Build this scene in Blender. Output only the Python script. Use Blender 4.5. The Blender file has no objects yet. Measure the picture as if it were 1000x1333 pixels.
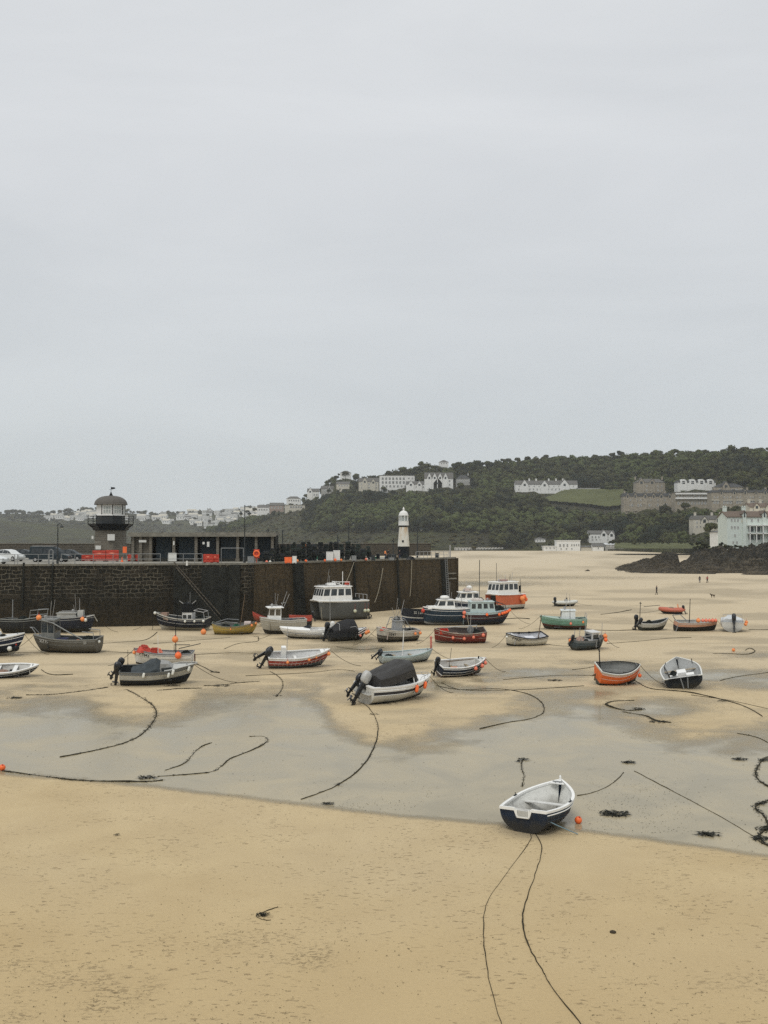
import bpy, bmesh, math, random
import numpy as np
from mathutils import Vector, Matrix, Euler, noise as mnoise
random.seed(7)
R = math.radians
SC = bpy.context.scene
COL = SC.collection
F, H = 1250.0, 11.6                       # focal length in photo pixels, camera height in metres
PITCH = math.atan(33.5 / F)
CP, SP = math.cos(PITCH), math.sin(PITCH)

def ray(u, v):                            # direction with forward (y) component 1
    x, z = (u - 500) / F, (666.5 - v) / F
    y2, z2 = CP - z * SP, SP + z * CP
    return x / y2, z2 / y2
def G(u, v, z=0.0):                       # photo pixel -> point on the level z
    rx, rz = ray(u, v)
    d = (z - H) / rz
    return Vector((rx * d, d, z))
def P(u, v, d):                           # photo pixel -> point at depth d
    rx, rz = ray(u, v)
    return Vector((rx * d, d, H + rz * d))
def px(x, y, z):                          # world arrays -> photo pixels
    zz = z - H
    a = y * CP + zz * SP
    b = -y * SP + zz * CP
    return 500 + F * x / a, 666.5 - F * b / a
def lerp(a, b, t): return a + (b - a) * t
def interp(x, pts): return float(np.interp(x, [p[0] for p in pts], [p[1] for p in pts]))

# ---------------------------------------------------------------- numpy noise
def vnoise(x, y, seed=0):
    xi, yi = np.floor(x).astype(np.int64), np.floor(y).astype(np.int64)
    fx, fy = x - xi, y - yi
    fx, fy = fx * fx * (3 - 2 * fx), fy * fy * (3 - 2 * fy)
    def h(a, b):
        n = (a * 374761393 + b * 668265263 + seed * 974634777) & 0xFFFFFFFF
        n = ((n ^ (n >> 13)) * 1274126177) & 0xFFFFFFFF
        return ((n ^ (n >> 16)) & 0xFFFF) / 65535.0
    return lerp(lerp(h(xi, yi), h(xi + 1, yi), fx), lerp(h(xi, yi + 1), h(xi + 1, yi + 1), fx), fy)
def fbm(x, y, o=4, seed=0):
    s, a, t = 0, 1.0, 0
    for i in range(o):
        s = s + a * vnoise(x * 2 ** i, y * 2 ** i, seed + i); t += a; a *= .5
    return s / t

# ---------------------------------------------------------------- materials
MATS = {}
def newmat(name):
    m = bpy.data.materials.new(name); m.use_nodes = True
    nt = m.node_tree; nt.nodes.clear()
    out = nt.nodes.new('ShaderNodeOutputMaterial')
    b = nt.nodes.new('ShaderNodeBsdfPrincipled')
    nt.links.new(b.outputs[0], out.inputs[0])
    return m, nt, b
def N(nt, t, **k):
    n = nt.nodes.new(t)
    for a, v in k.items():
        if a in n.inputs.keys(): n.inputs[a].default_value = v
        else: setattr(n, a, v)
    return n
def c4(c): return (c[0], c[1], c[2], 1)
def ramp(nt, fac, stops):
    r = nt.nodes.new('ShaderNodeValToRGB')
    e = r.color_ramp.elements
    while len(e) < len(stops): e.new(0.5)
    for i, (p, c) in enumerate(stops):
        e[i].position = p; e[i].color = c4(c) if hasattr(c, '__len__') else (c, c, c, 1)
    nt.links.new(fac, r.inputs[0]); return r.outputs[0]
def mixc(nt, f, a, b, mode='MIX'):
    m = nt.nodes.new('ShaderNodeMix'); m.data_type = 'RGBA'; m.blend_type = mode
    for s, v in ((m.inputs[0], f), (m.inputs[6], a), (m.inputs[7], b)):
        if hasattr(v, 'links'): nt.links.new(v, s)
        elif hasattr(v, '__len__'): s.default_value = c4(v)
        else: s.default_value = v
    return m.outputs[2]
def coords(nt, scale=(1, 1, 1), kind='Object'):
    tc = nt.nodes.new('ShaderNodeTexCoord'); mp = nt.nodes.new('ShaderNodeMapping')
    mp.inputs['Scale'].default_value = scale
    if kind == 'World':
        g = nt.nodes.new('ShaderNodeNewGeometry'); nt.links.new(g.outputs['Position'], mp.inputs[0])
    else: nt.links.new(tc.outputs[kind], mp.inputs[0])
    return mp.outputs[0]
def tex(nt, vec, scale, detail=5, rough=.6, dist=0):
    n = N(nt, 'ShaderNodeTexNoise'); n.inputs['Scale'].default_value = scale
    n.inputs['Detail'].default_value = detail; n.inputs['Roughness'].default_value = rough
    n.inputs['Distortion'].default_value = dist
    nt.links.new(vec, n.inputs['Vector']); return n.outputs['Fac']
def bump(nt, b, h, strength=.3, dist=.02):
    n = N(nt, 'ShaderNodeBump'); n.inputs['Strength'].default_value = strength; n.inputs['Distance'].default_value = dist
    nt.links.new(h, n.inputs['Height']); nt.links.new(n.outputs[0], b.inputs['Normal'])

def paint(c, rough=.42, dirt=.35, metal=0, streak=True):
    key = ('p', tuple(c), rough, dirt, metal)
    if key in MATS: return MATS[key]
    m, nt, b = newmat('paint_%02d' % len(MATS))
    v = coords(nt); vs = coords(nt, (1, 1, .22) if streak else (1, 1, 1))
    n1 = tex(nt, v, 2.3, 6); n2 = tex(nt, vs, 7, 6, .7); n3 = tex(nt, v, 38, 3)
    lum = sum(c) / 3
    dc = tuple(x * .45 + lum * .12 + d for x, d in zip(c, (.035, .030, .020)))
    lc = tuple(min(1, x * 1.15 + .012) for x in c)
    a = mixc(nt, ramp(nt, n1, [(.3, 0.), (.7, 1.)]), c, lc)
    f = N(nt, 'ShaderNodeMath', operation='MULTIPLY'); f.inputs[1].default_value = dirt * (1 if lum < .3 else .65)
    nt.links.new(ramp(nt, n2, [(.45, 0.), (.72, 1.)]), f.inputs[0])
    a = mixc(nt, f.outputs[0], a, dc)
    f2 = N(nt, 'ShaderNodeMath', operation='MULTIPLY'); f2.inputs[1].default_value = dirt * .6
    nt.links.new(ramp(nt, n3, [(.56, 0.), (.68, 1.)]), f2.inputs[0])
    a = mixc(nt, f2.outputs[0], a, dc)
    tc_ = N(nt, 'ShaderNodeTexCoord'); sz_ = N(nt, 'ShaderNodeSeparateXYZ'); nt.links.new(tc_.outputs['Object'], sz_.inputs[0])
    gz = N(nt, 'ShaderNodeMath', operation='MULTIPLY_ADD'); gz.inputs[1].default_value = -1.1; nt.links.new(n1, gz.inputs[0]); nt.links.new(sz_.outputs[2], gz.inputs[2])
    gm = N(nt, 'ShaderNodeMapRange'); gm.inputs[1].default_value = .08; gm.inputs[2].default_value = -.35; gm.inputs[4].default_value = min(.7, dirt * (1.7 if lum < .3 else 1.2)); nt.links.new(gz.outputs[0], gm.inputs[0])
    a = mixc(nt, gm.outputs[0], a, (.050, .042, .024))
    n4 = tex(nt, coords(nt, (1.6, 1.6, .5)), 1.5, 5, .75)
    gs = N(nt, 'ShaderNodeMath', operation='MULTIPLY'); gs.inputs[1].default_value = min(.75, dirt * (1.3 if lum < .3 else .6)); nt.links.new(ramp(nt, n4, [(.52, 0.), (.66, 1.)]), gs.inputs[0])
    a = mixc(nt, gs.outputs[0], a, dc)
    nt.links.new(a, b.inputs['Base Color'])
    b.inputs['Metallic'].default_value = metal; b.inputs['Specular IOR Level'].default_value = .14 if max(c) < .12 else .35
    nt.links.new(ramp(nt, n2, [(.3, rough), (.8, min(1, rough + .3))]), b.inputs['Roughness'])
    bump(nt, b, n1, .12, .02)
    MATS[key] = m; return m
def M(name):
    if name in MATS: return MATS[name]
    MATS[name] = BUILD[name](name); return MATS[name]
def simple(c, rough=.6, noise=.25, scale=6, bumps=.2, bd=.02, stretch=(1, 1, 1), kind='Object', spec=None):
    def f(name):
        m, nt, b = newmat(name)
        v = coords(nt, stretch, kind); n = tex(nt, v, scale, 6, .65)
        lo = tuple(x * (1 - noise) for x in c); hi = tuple(min(1, x * (1 + noise)) for x in c)
        nt.links.new(ramp(nt, n, [(.3, lo), (.7, hi)]), b.inputs['Base Color'])
        b.inputs['Roughness'].default_value = rough
        sp = .16 if spec is None and max(c) < .12 and rough > .35 else spec
        if sp is not None: b.inputs['Specular IOR Level'].default_value = sp
        if bumps: bump(nt, b, n, bumps, bd)
        return m
    return f
def glass(name):
    m, nt, b = newmat(name)
    v = coords(nt); n = tex(nt, v, 1.7, 3)
    nt.links.new(ramp(nt, n, [(.35, (.012, .016, .018)), (.7, (.05, .06, .065))]), b.inputs['Base Color'])
    b.inputs['Roughness'].default_value = .08
    return m
def sandmat(name):
    m, nt, b = newmat(name)
    w = coords(nt, kind='World')
    big = tex(nt, w, .035, 5, .55, .6); mid = tex(nt, w, .33, 6, .6, .3); fine = tex(nt, w, 9, 6, .7); grain = tex(nt, w, 60, 4, .8)
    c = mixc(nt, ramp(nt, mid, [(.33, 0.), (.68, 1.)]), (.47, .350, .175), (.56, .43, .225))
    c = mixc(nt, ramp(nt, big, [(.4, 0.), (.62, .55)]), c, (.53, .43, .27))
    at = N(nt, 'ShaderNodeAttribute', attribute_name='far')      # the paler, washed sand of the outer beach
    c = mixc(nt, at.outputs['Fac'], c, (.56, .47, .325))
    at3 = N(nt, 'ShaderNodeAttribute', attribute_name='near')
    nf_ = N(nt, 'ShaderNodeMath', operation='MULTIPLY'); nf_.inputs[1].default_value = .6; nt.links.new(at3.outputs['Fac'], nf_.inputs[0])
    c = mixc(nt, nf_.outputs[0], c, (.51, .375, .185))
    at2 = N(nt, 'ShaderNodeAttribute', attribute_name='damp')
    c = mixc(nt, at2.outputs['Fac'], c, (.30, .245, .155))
    c = mixc(nt, ramp(nt, fine, [(.35, .13), (.65, 0.)]), c, (.30, .22, .12))
    # footprints and scuffs: short dents lying across the beach, in loose clusters
    ws = coords(nt, (1.3, 3.0, 1), 'World')
    vo = N(nt, 'ShaderNodeTexVoronoi'); vo.inputs['Scale'].default_value = 1.7; dd_ = N(nt, 'ShaderNodeTexNoise'); dd_.inputs['Scale'].default_value = 4.5; dd_.inputs['Detail'].default_value = 3; nt.links.new(w, dd_.inputs['Vector'])
    dv_ = N(nt, 'ShaderNodeVectorMath', operation='MULTIPLY_ADD'); dv_.inputs[1].default_value = (.55, .55, 0); nt.links.new(dd_.outputs['Color'], dv_.inputs[0]); nt.links.new(ws, dv_.inputs[2]); nt.links.new(dv_.outputs[0], vo.inputs['Vector'])
    wsd = coords(nt, (2.2, 5.0, 1), 'World')
    sc = tex(nt, wsd, 1.25, 5, .7, .4)
    cl = tex(nt, w, .22, 6, .72, .8)
    mask = ramp(nt, cl, [(.44, .06), (.56, 1.)])
    d1 = ramp(nt, vo.outputs['Distance'], [(.10, 1.), (.20, 0.)])
    d2 = ramp(nt, sc, [(.61, 0.), (.66, 1.)])
    dd = N(nt, 'ShaderNodeMath', operation='MAXIMUM'); nt.links.new(d1, dd.inputs[0]); nt.links.new(d2, dd.inputs[1])
    at4 = N(nt, 'ShaderNodeAttribute', attribute_name='scuff')
    rough_ = ramp(nt, tex(nt, coords(nt, (1.4, 2.6, 1), 'World'), 3.4, 6, .7, .5), [(.55, 0.), (.60, 1.)])
    sm_ = N(nt, 'ShaderNodeMath', operation='MULTIPLY'); nt.links.new(at4.outputs['Fac'], sm_.inputs[0]); nt.links.new(rough_, sm_.inputs[1])
    mk_ = N(nt, 'ShaderNodeMath', operation='MAXIMUM'); nt.links.new(mask, mk_.inputs[0]); nt.links.new(at4.outputs['Fac'], mk_.inputs[1]); mask = mk_.outputs[0]
    d3_ = N(nt, 'ShaderNodeMath', operation='MAXIMUM'); nt.links.new(dd.outputs[0], d3_.inputs[0]); nt.links.new(sm_.outputs[0], d3_.inputs[1]); dd = d3_
    mm = N(nt, 'ShaderNodeMath', operation='MULTIPLY'); nt.links.new(dd.outputs[0], mm.inputs[0]); nt.links.new(mask, mm.inputs[1])
    mf = N(nt, 'ShaderNodeMath', operation='MULTIPLY'); mf.inputs[1].default_value = .62; nt.links.new(mm.outputs[0], mf.inputs[0])
    c = mixc(nt, mf.outputs[0], c, (.25, .165, .072))
    nt.links.new(c, b.inputs['Base Color'])
    b.inputs['Roughness'].default_value = .78
    h = N(nt, 'ShaderNodeMath', operation='SUBTRACT'); nt.links.new(fine, h.inputs[0]); nt.links.new(mm.outputs[0], h.inputs[1])
    h2 = N(nt, 'ShaderNodeMath', operation='ADD'); nt.links.new(h.outputs[0], h2.inputs[0])
    g2 = N(nt, 'ShaderNodeMath', operation='MULTIPLY'); g2.inputs[1].default_value = .3; nt.links.new(grain, g2.inputs[0]); nt.links.new(g2.outputs[0], h2.inputs[1])
    bump(nt, b, h2.outputs[0], .75, .05)
    return m
def watermat(name):
    m, nt, b = newmat(name)
    out = [n for n in nt.nodes if n.type == 'OUTPUT_MATERIAL'][0]
    w = coords(nt, kind='World')
    mid = tex(nt, w, .22, 6, .62, .8); fine = tex(nt, w, 5, 5, .7); sp = tex(nt, w, 3.2, 6, .75, .3)
    ws = coords(nt, (.5, 2.2, 1), 'World'); rip = tex(nt, ws, 2.4, 5, .65, .5)
    c = mixc(nt, ramp(nt, mid, [(.38, 0.), (.64, 1.)]), (.285, .243, .150), (.395, .335, .215))
    c = mixc(nt, ramp(nt, sp, [(.67, 0.), (.74, .75)]), c, (.13, .105, .065))
    nt.links.new(c, b.inputs['Base Color'])
    b.inputs['IOR'].default_value = 1.34
    nt.links.new(ramp(nt, mid, [(.35, .10), (.7, .36)]), b.inputs['Roughness'])
    s = N(nt, 'ShaderNodeMath', operation='ADD'); nt.links.new(fine, s.inputs[0]); nt.links.new(rip, s.inputs[1])
    bump(nt, b, s.outputs[0], .16, .012)
    at = N(nt, 'ShaderNodeAttribute', attribute_name='wet')
    e = tex(nt, w, .55, 7, .68, .4)
    a = N(nt, 'ShaderNodeMath', operation='MULTIPLY_ADD'); a.inputs[1].default_value = .9; a.inputs[2].default_value = -.45
    nt.links.new(e, a.inputs[0])
    a2 = N(nt, 'ShaderNodeMath', operation='ADD'); nt.links.new(a.outputs[0], a2.inputs[0]); nt.links.new(at.outputs['Fac'], a2.inputs[1])
    al = ramp(nt, a2.outputs[0], [(.15, 0.), (.9, 1.)])
    tr = N(nt, 'ShaderNodeBsdfTransparent'); mx = N(nt, 'ShaderNodeMixShader')
    nt.links.new(al, mx.inputs[0]); nt.links.new(tr.outputs[0], mx.inputs[1]); nt.links.new(b.outputs[0], mx.inputs[2])
    nt.links.new(mx.outputs[0], out.inputs[0])
    return m
def harbourwall(name, rightpart):
    m, nt, b = newmat(name)
    uv = N(nt, 'ShaderNodeTexCoord').outputs['UV']
    def mp(s):
        n = N(nt, 'ShaderNodeMapping'); n.inputs['Scale'].default_value = s; nt.links.new(uv, n.inputs[0]); return n.outputs[0]
    br = N(nt, 'ShaderNodeTexBrick'); br.inputs['Scale'].default_value = 1
    br.inputs['Brick Width'].default_value = .95; br.inputs['Row Height'].default_value = .52
    br.inputs['Mortar Size'].default_value = .045; br.inputs['Mortar Smooth'].default_value = .4
    br.inputs['Color1'].default_value = (0, 0, 0, 1); br.inputs['Color2'].default_value = (1, 1, 1, 1); br.inputs['Mortar'].default_value = (.5, .5, .5, 1)
    dn = N(nt, 'ShaderNodeTexNoise'); dn.inputs['Scale'].default_value = .8; nt.links.new(uv, dn.inputs['Vector'])
    va = N(nt, 'ShaderNodeVectorMath', operation='MULTIPLY_ADD'); va.inputs[1].default_value = (1.0, .7, 0)
    nt.links.new(dn.outputs['Color'], va.inputs[0]); nt.links.new(uv, va.inputs[2]); nt.links.new(va.outputs[0], br.inputs['Vector'])
    n1 = tex(nt, mp((1, 1, 1)), .22, 6, .65, .6); n2 = tex(nt, mp((1.0, .12, 1)), 1.3, 6, .7); n3 = tex(nt, mp((1, 1, 1)), 2.6, 6, .7)
    dark = ((.004, .0065, .007), (.032, .027, .018)); brown = ((.026, .021, .013), (.105, .078, .045))
    st = brown if rightpart else dark
    c = mixc(nt, ramp(nt, n3, [(.3, 0.), (.7, 1.)]), st[0], st[1])
    c = mixc(nt, ramp(nt, br.outputs['Color'], [(0, 0.), (.6, .15), (1, .75)]), c, (.045, .037, .026))
    sx = N(nt, 'ShaderNodeSeparateXYZ'); nt.links.new(uv, sx.inputs[0])
    # big bands: weathered pale mortar high up, green-black weed low down
    ed = N(nt, 'ShaderNodeMath', operation='MULTIPLY_ADD'); ed.inputs[1].default_value = 3.4; nt.links.new(n1, ed.inputs[0]); nt.links.new(sx.outputs['Y'], ed.inputs[2])
    hi = ramp(nt, ed.outputs[0], [(0, 0.), (1, 1.)])
    mr = N(nt, 'ShaderNodeMapRange'); mr.inputs[1].default_value = 4.9; mr.inputs[2].default_value = 6.6; nt.links.new(ed.outputs[0], mr.inputs[0])
    mort = N(nt, 'ShaderNodeMath', operation='MULTIPLY'); nt.links.new(br.outputs['Fac'], mort.inputs[0])
    pt = ramp(nt, n1, [(.36, .15), (.52, 1.)])
    mo2 = N(nt, 'ShaderNodeMath', operation='MULTIPLY'); nt.links.new(mr.outputs[0], mo2.inputs[0]); nt.links.new(pt, mo2.inputs[1])
    nt.links.new(mo2.outputs[0], mort.inputs[1])
    mo3 = N(nt, 'ShaderNodeMath', operation='MULTIPLY'); mo3.inputs[1].default_value = .2 if rightpart else .62; nt.links.new(mort.outputs[0], mo3.inputs[0])
    c = mixc(nt, mo3.outputs[0], c, (.21, .19, .145))
    lo = N(nt, 'ShaderNodeMapRange'); lo.inputs[1].default_value = 5.6; lo.inputs[2].default_value = 2.6; nt.links.new(ed.outputs[0], lo.inputs[0])
    lof = N(nt, 'ShaderNodeMath', operation='MULTIPLY'); lof.inputs[1].default_value = .75; nt.links.new(lo.outputs[0], lof.inputs[0])
    lc = mixc(nt, ramp(nt, n3, [(.35, 0.), (.7, 1.)]), (.018, .015, .010), (.060, .045, .025))
    c = mixc(nt, lof.outputs[0], c, lc)
    sf = N(nt, 'ShaderNodeMath', operation='MULTIPLY'); sf.inputs[1].default_value = .5 if rightpart else .55
    nt.links.new(ramp(nt, n2, [(.5, 0.), (.62, 1.)]), sf.inputs[0])
    c = mixc(nt, sf.outputs[0], c, (.012, .011, .008))
    if rightpart:
        n4 = tex(nt, mp((1.2, .1, 1)), 2.1, 5, .7)
        c = mixc(nt, ramp(nt, n4, [(.6, 0.), (.7, .55)]), c, (.15, .115, .065))
    nt.links.new(c, b.inputs['Base Color']); b.inputs['Roughness'].default_value = .8
    b.inputs['Specular IOR Level'].default_value = .1
    hh = N(nt, 'ShaderNodeMath', operation='SUBTRACT'); nt.links.new(n3, hh.inputs[0]); nt.links.new(br.outputs['Fac'], hh.inputs[1])
    bump(nt, b, hh.outputs[0], .7, .08)
    return m
def stonewall(base, mortar, bw=.6, bh=.3):
    def f(name):
        m, nt, b = newmat(name)
        v = coords(nt); n = tex(nt, v, 3, 6, .7)
        tc = N(nt, 'ShaderNodeTexCoord'); sx = N(nt, 'ShaderNodeSeparateXYZ'); nt.links.new(tc.outputs['Object'], sx.inputs[0])
        ad = N(nt, 'ShaderNodeMath', operation='ADD'); nt.links.new(sx.outputs[0], ad.inputs[0]); nt.links.new(sx.outputs[1], ad.inputs[1])
        cx = N(nt, 'ShaderNodeCombineXYZ'); nt.links.new(ad.outputs[0], cx.inputs[0]); nt.links.new(sx.outputs[2], cx.inputs[1])
        br = N(nt, 'ShaderNodeTexBrick'); br.inputs['Scale'].default_value = 1; br.inputs['Brick Width'].default_value = bw; br.inputs['Row Height'].default_value = bh
        br.inputs['Mortar Size'].default_value = .03
        br.inputs['Color1'].default_value = c4([x * .75 for x in base]); br.inputs['Color2'].default_value = c4([x * 1.2 for x in base]); br.inputs['Mortar'].default_value = c4(mortar)
        nt.links.new(cx.outputs[0], br.inputs['Vector'])
        c = mixc(nt, ramp(nt, n, [(.4, 0.), (.7, .5)]), br.outputs['Color'], [x * .6 for x in base])
        nt.links.new(c, b.inputs['Base Color']); b.inputs['Roughness'].default_value = .85
        bump(nt, b, br.outputs['Fac'], .4, -.02)
        return m
    return f
def foliage(dark, light, usetint=True):
    def f(name):
        m, nt, b = newmat(name)
        v = coords(nt, kind='World'); n = tex(nt, v, .12, 4, .6); n2 = tex(nt, v, .9, 4, .7)
        if usetint: at = N(nt, 'ShaderNodeAttribute', attribute_name='tint').outputs['Fac']
        else: at = N(nt, 'ShaderNodeObjectInfo').outputs['Random']
        a = N(nt, 'ShaderNodeMath', operation='MULTIPLY_ADD'); a.inputs[1].default_value = .5; nt.links.new(n, a.inputs[0])
        s = N(nt, 'ShaderNodeMath', operation='MULTIPLY'); s.inputs[1].default_value = .5; nt.links.new(at, s.inputs[0]); nt.links.new(s.outputs[0], a.inputs[2])
        mid = tuple((x + y) / 2 * k for x, y, k in zip(dark, light, (1.25, .95, .9)))
        c = ramp(nt, a.outputs[0], [(.2, dark), (.5, mid), (.8, light)])
        c = mixc(nt, ramp(nt, n2, [(.35, .45), (.65, 0.)]), c, [x * .55 for x in dark])
        nt.links.new(c, b.inputs['Base Color']); b.inputs['Roughness'].default_value = .75; b.inputs['Specular IOR Level'].default_value = .15
        return m
    return f
def hillmat(name):
    m, nt, b = newmat(name)
    v = coords(nt, kind='World'); n = tex(nt, v, .018, 6, .6, .5); n2 = tex(nt, v, .22, 6, .75); n3 = tex(nt, v, .05, 5, .7)
    c = mixc(nt, ramp(nt, n, [(.42, 0.), (.6, 1.)]), (.045, .042, .026), (.070, .074, .030))
    c = mixc(nt, ramp(nt, n3, [(.5, 0.), (.65, .7)]), c, (.028, .032, .017))
    c = mixc(nt, ramp(nt, n2, [(.4, .7), (.6, 0.)]), c, (.020, .020, .012))
    nt.links.new(c, b.inputs['Base Color']); b.inputs['Roughness'].default_value = .9; b.inputs['Specular IOR Level'].default_value = .1
    bump(nt, b, n2, .9, 1.5)
    return m
def rockmat(name):
    m, nt, b = newmat(name)
    v = coords(nt, (1, 1, 2.2), 'World'); n = tex(nt, v, .28, 8, .75, .5); n2 = tex(nt, v, 1.3, 6, .7)
    c = ramp(nt, n, [(.35, (.012, .012, .010)), (.5, (.050, .044, .032)), (.62, (.15, .125, .085))])
    sx = N(nt, 'ShaderNodeSeparateXYZ'); nt.links.new(coords(nt, kind='World'), sx.inputs[0])
    zz = N(nt, 'ShaderNodeMath', operation='MULTIPLY_ADD'); zz.inputs[1].default_value = 5.5; nt.links.new(n, zz.inputs[0]); nt.links.new(sx.outputs[2], zz.inputs[2])
    lo = N(nt, 'ShaderNodeMapRange'); lo.inputs[1].default_value = 7.4; lo.inputs[2].default_value = 4.6; nt.links.new(zz.outputs[0], lo.inputs[0])
    n5 = tex(nt, coords(nt, (.35, 1, 2.5), 'World'), .55, 6, .75, .6)
    c = mixc(nt, lo.outputs[0], c, ramp(nt, n5, [(.38, (.030, .024, .016)), (.5, (.095, .075, .048)), (.64, (.20, .165, .11))]))
    c = mixc(nt, ramp(nt, n2, [(.4, .7), (.6, 0.)]), c, (.008, .009, .008))
    nt.links.new(c, b.inputs['Base Color']); b.inputs['Roughness'].default_value = .8; b.inputs['Specular IOR Level'].default_value = .1
    bump(nt, b, n2, 1, .9)
    return m
def ribbed(c, scale):
    def f(name):
        m, nt, b = newmat(name)
        v = coords(nt); n = tex(nt, v, 5, 6, .7)
        wv = N(nt, 'ShaderNodeTexWave'); wv.inputs['Scale'].default_value = scale; wv.inputs['Distortion'].default_value = .4; nt.links.new(v, wv.inputs['Vector'])
        cc = mixc(nt, wv.outputs['Fac'], [x * .6 for x in c], c)
        cc = mixc(nt, ramp(nt, n, [(.45, 0.), (.7, .5)]), cc, [x * .5 for x in c])
        nt.links.new(cc, b.inputs['Base Color']); b.inputs['Roughness'].default_value = .8
        return m
    return f
BUILD = {
 'sand': sandmat, 'water': watermat, 'glass': glass,
 'wall_left': lambda n: harbourwall(n, False), 'wall_right': lambda n: harbourwall(n, True),
 'coping': simple((.17, .16, .13), .85, .35, 1.6), 'quay': simple((.26, .245, .205), .85, .22, .8, kind='World'),
 'parapet': stonewall((.06, .05, .036), (.13, .12, .095), .8, .4),
 'dark_stone': simple((.018, .019, .016), .8, .6, 1.2, .6, .08),
 'tower_stone': stonewall((.125, .110, .085), (.20, .185, .15), .55, .3),
 'hill': hillmat, 'rock': rockmat,
 'field': simple((.085, .092, .036), .9, .22, .05, .3, .2, kind='World'),
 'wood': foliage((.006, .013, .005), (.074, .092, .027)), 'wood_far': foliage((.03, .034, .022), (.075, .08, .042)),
 'tree': foliage((.012, .019, .008), (.070, .082, .028), False), 'bark': simple((.05, .04, .03), .9, .3, 3),
 'scrub': foliage((.045, .048, .02), (.10, .10, .042), True),
 'black': simple((.008, .010, .012), .38, .3), 'rubber': simple((.010, .010, .011), .6, .3),
 'motor_black': simple((.010, .012, .014), .28, .2, 5, 0), 'motor_silver': simple((.42, .42, .40), .35, .12, 5, 0), 'motor_white': simple((.68, .68, .64), .4, .1, 5, 0),
 'steel': simple((.33, .33, .32), .4, .25, 8, 0), 'galv': simple((.20, .21, .21), .5, .25, 8, 0),
 'dark_steel': simple((.035, .04, .042), .5, .3, 8, 0),
 'canvas_black': simple((.022, .022, .023), .62, .25, 3, .5, .04), 'canvas_grey': simple((.055, .065, .070), .8, .25, 3, .5, .04),
 'canvas_white': simple((.55, .57, .57), .7, .12, 3, .5, .04),
 'rope': simple((.035, .030, .018), .9, .4, 20), 'rope_pale': simple((.30, .27, .20), .9, .2, 20), 'rope_blue': simple((.16, .24, .28), .9, .2, 20),
 'weed': simple((.014, .014, .007), .55, .6, 6), 'weed_brown': simple((.05, .035, .014), .6, .5, 6),
 'net': simple((.018, .022, .020), .95, .6, 9, .9, .05), 'net_pink': simple((.38, .26, .20), .95, .35, 9, .9, .05), 'net_green': simple((.02, .10, .06), .95, .4, 9, .9, .05),
 'orange': simple((.85, .155, .035), .5, .13, 3, .05), 'orange_light': simple((.80, .26, .075), .55, .16, 3, .05), 'pinkish': simple((.74, .20, .12), .55, .16, 3, .05), 'red': simple((.48, .045, .022), .5, .25, 3, .05),
 'ballwhite': simple((.66, .66, .60), .5, .12, 3, .05), 'cream_float': simple((.50, .52, .38), .5, .15, 3, .05),
 'wood_brown': simple((.13, .085, .045), .7, .35, 4, .2, .01, (1, 6, 6)), 'wood_pale': simple((.30, .25, .17), .7, .3, 4, .2, .01, (1, 6, 6)),
 'white_render': simple((.70, .70, .67), .8, .08, .5), 'cream_render': simple((.50, .47, .39), .8, .10, .5), 'grey_render': simple((.30, .30, .28), .8, .12, .5), 'green_render': simple((.55, .61, .565), .8, .06, .4),
 'brown_stone': stonewall((.32, .28, .215), (.33, .30, .24), 1.6, .8), 'pink_brick': simple((.28, .21, .17), .85, .18, .6),
 'slate': ribbed((.13, .125, .115), 1.2), 'brown_roof': ribbed((.16, .115, .085), 1.2), 'dark_slate': ribbed((.05, .052, .054), 1.2),
 'skin': simple((.45, .27, .19), .6, .1), 'cloth_dark': simple((.016, .018, .022), .9, .2), 'cloth_blue': simple((.03, .05, .09), .9, .2), 'cloth_red': simple((.30, .05, .04), .9, .2), 'hair': simple((.03, .02, .012), .8, .2),
 'dog': simple((.05, .035, .022), .9, .4), 'lead_dome': ribbed((.13, .12, .105), 2.2), 'sign_white': simple((.62, .62, .58), .6, .08), 'lens': simple((.35, .38, .36), .2, .1),
 'lighthouse_white': None,
}
def lighthousemat(name):
    m, nt, b = newmat(name)
    v = coords(nt, (1, 1, .12)); n = tex(nt, v, 3.2, 6, .7); n1 = tex(nt, coords(nt), 1.5, 5)
    tc = N(nt, 'ShaderNodeTexCoord'); sx = N(nt, 'ShaderNodeSeparateXYZ'); nt.links.new(tc.outputs['Object'], sx.inputs[0])
    mr = N(nt, 'ShaderNodeMapRange'); mr.inputs[1].default_value = 1.8; mr.inputs[2].default_value = 5.6; nt.links.new(sx.outputs[2], mr.inputs[0])
    f = N(nt, 'ShaderNodeMath', operation='MULTIPLY'); nt.links.new(ramp(nt, n, [(.47, 0.), (.6, .9)]), f.inputs[0]); nt.links.new(mr.outputs[0], f.inputs[1])
    c = mixc(nt, ramp(nt, n1, [(.4, 0.), (.7, 1.)]), (.62, .60, .52), (.70, .69, .62))
    c = mixc(nt, f.outputs[0], c, (.46, .27, .10))
    nt.links.new(c, b.inputs['Base Color']); b.inputs['Roughness'].default_value = .7
    return m
BUILD['lighthouse_white'] = lighthousemat

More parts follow.
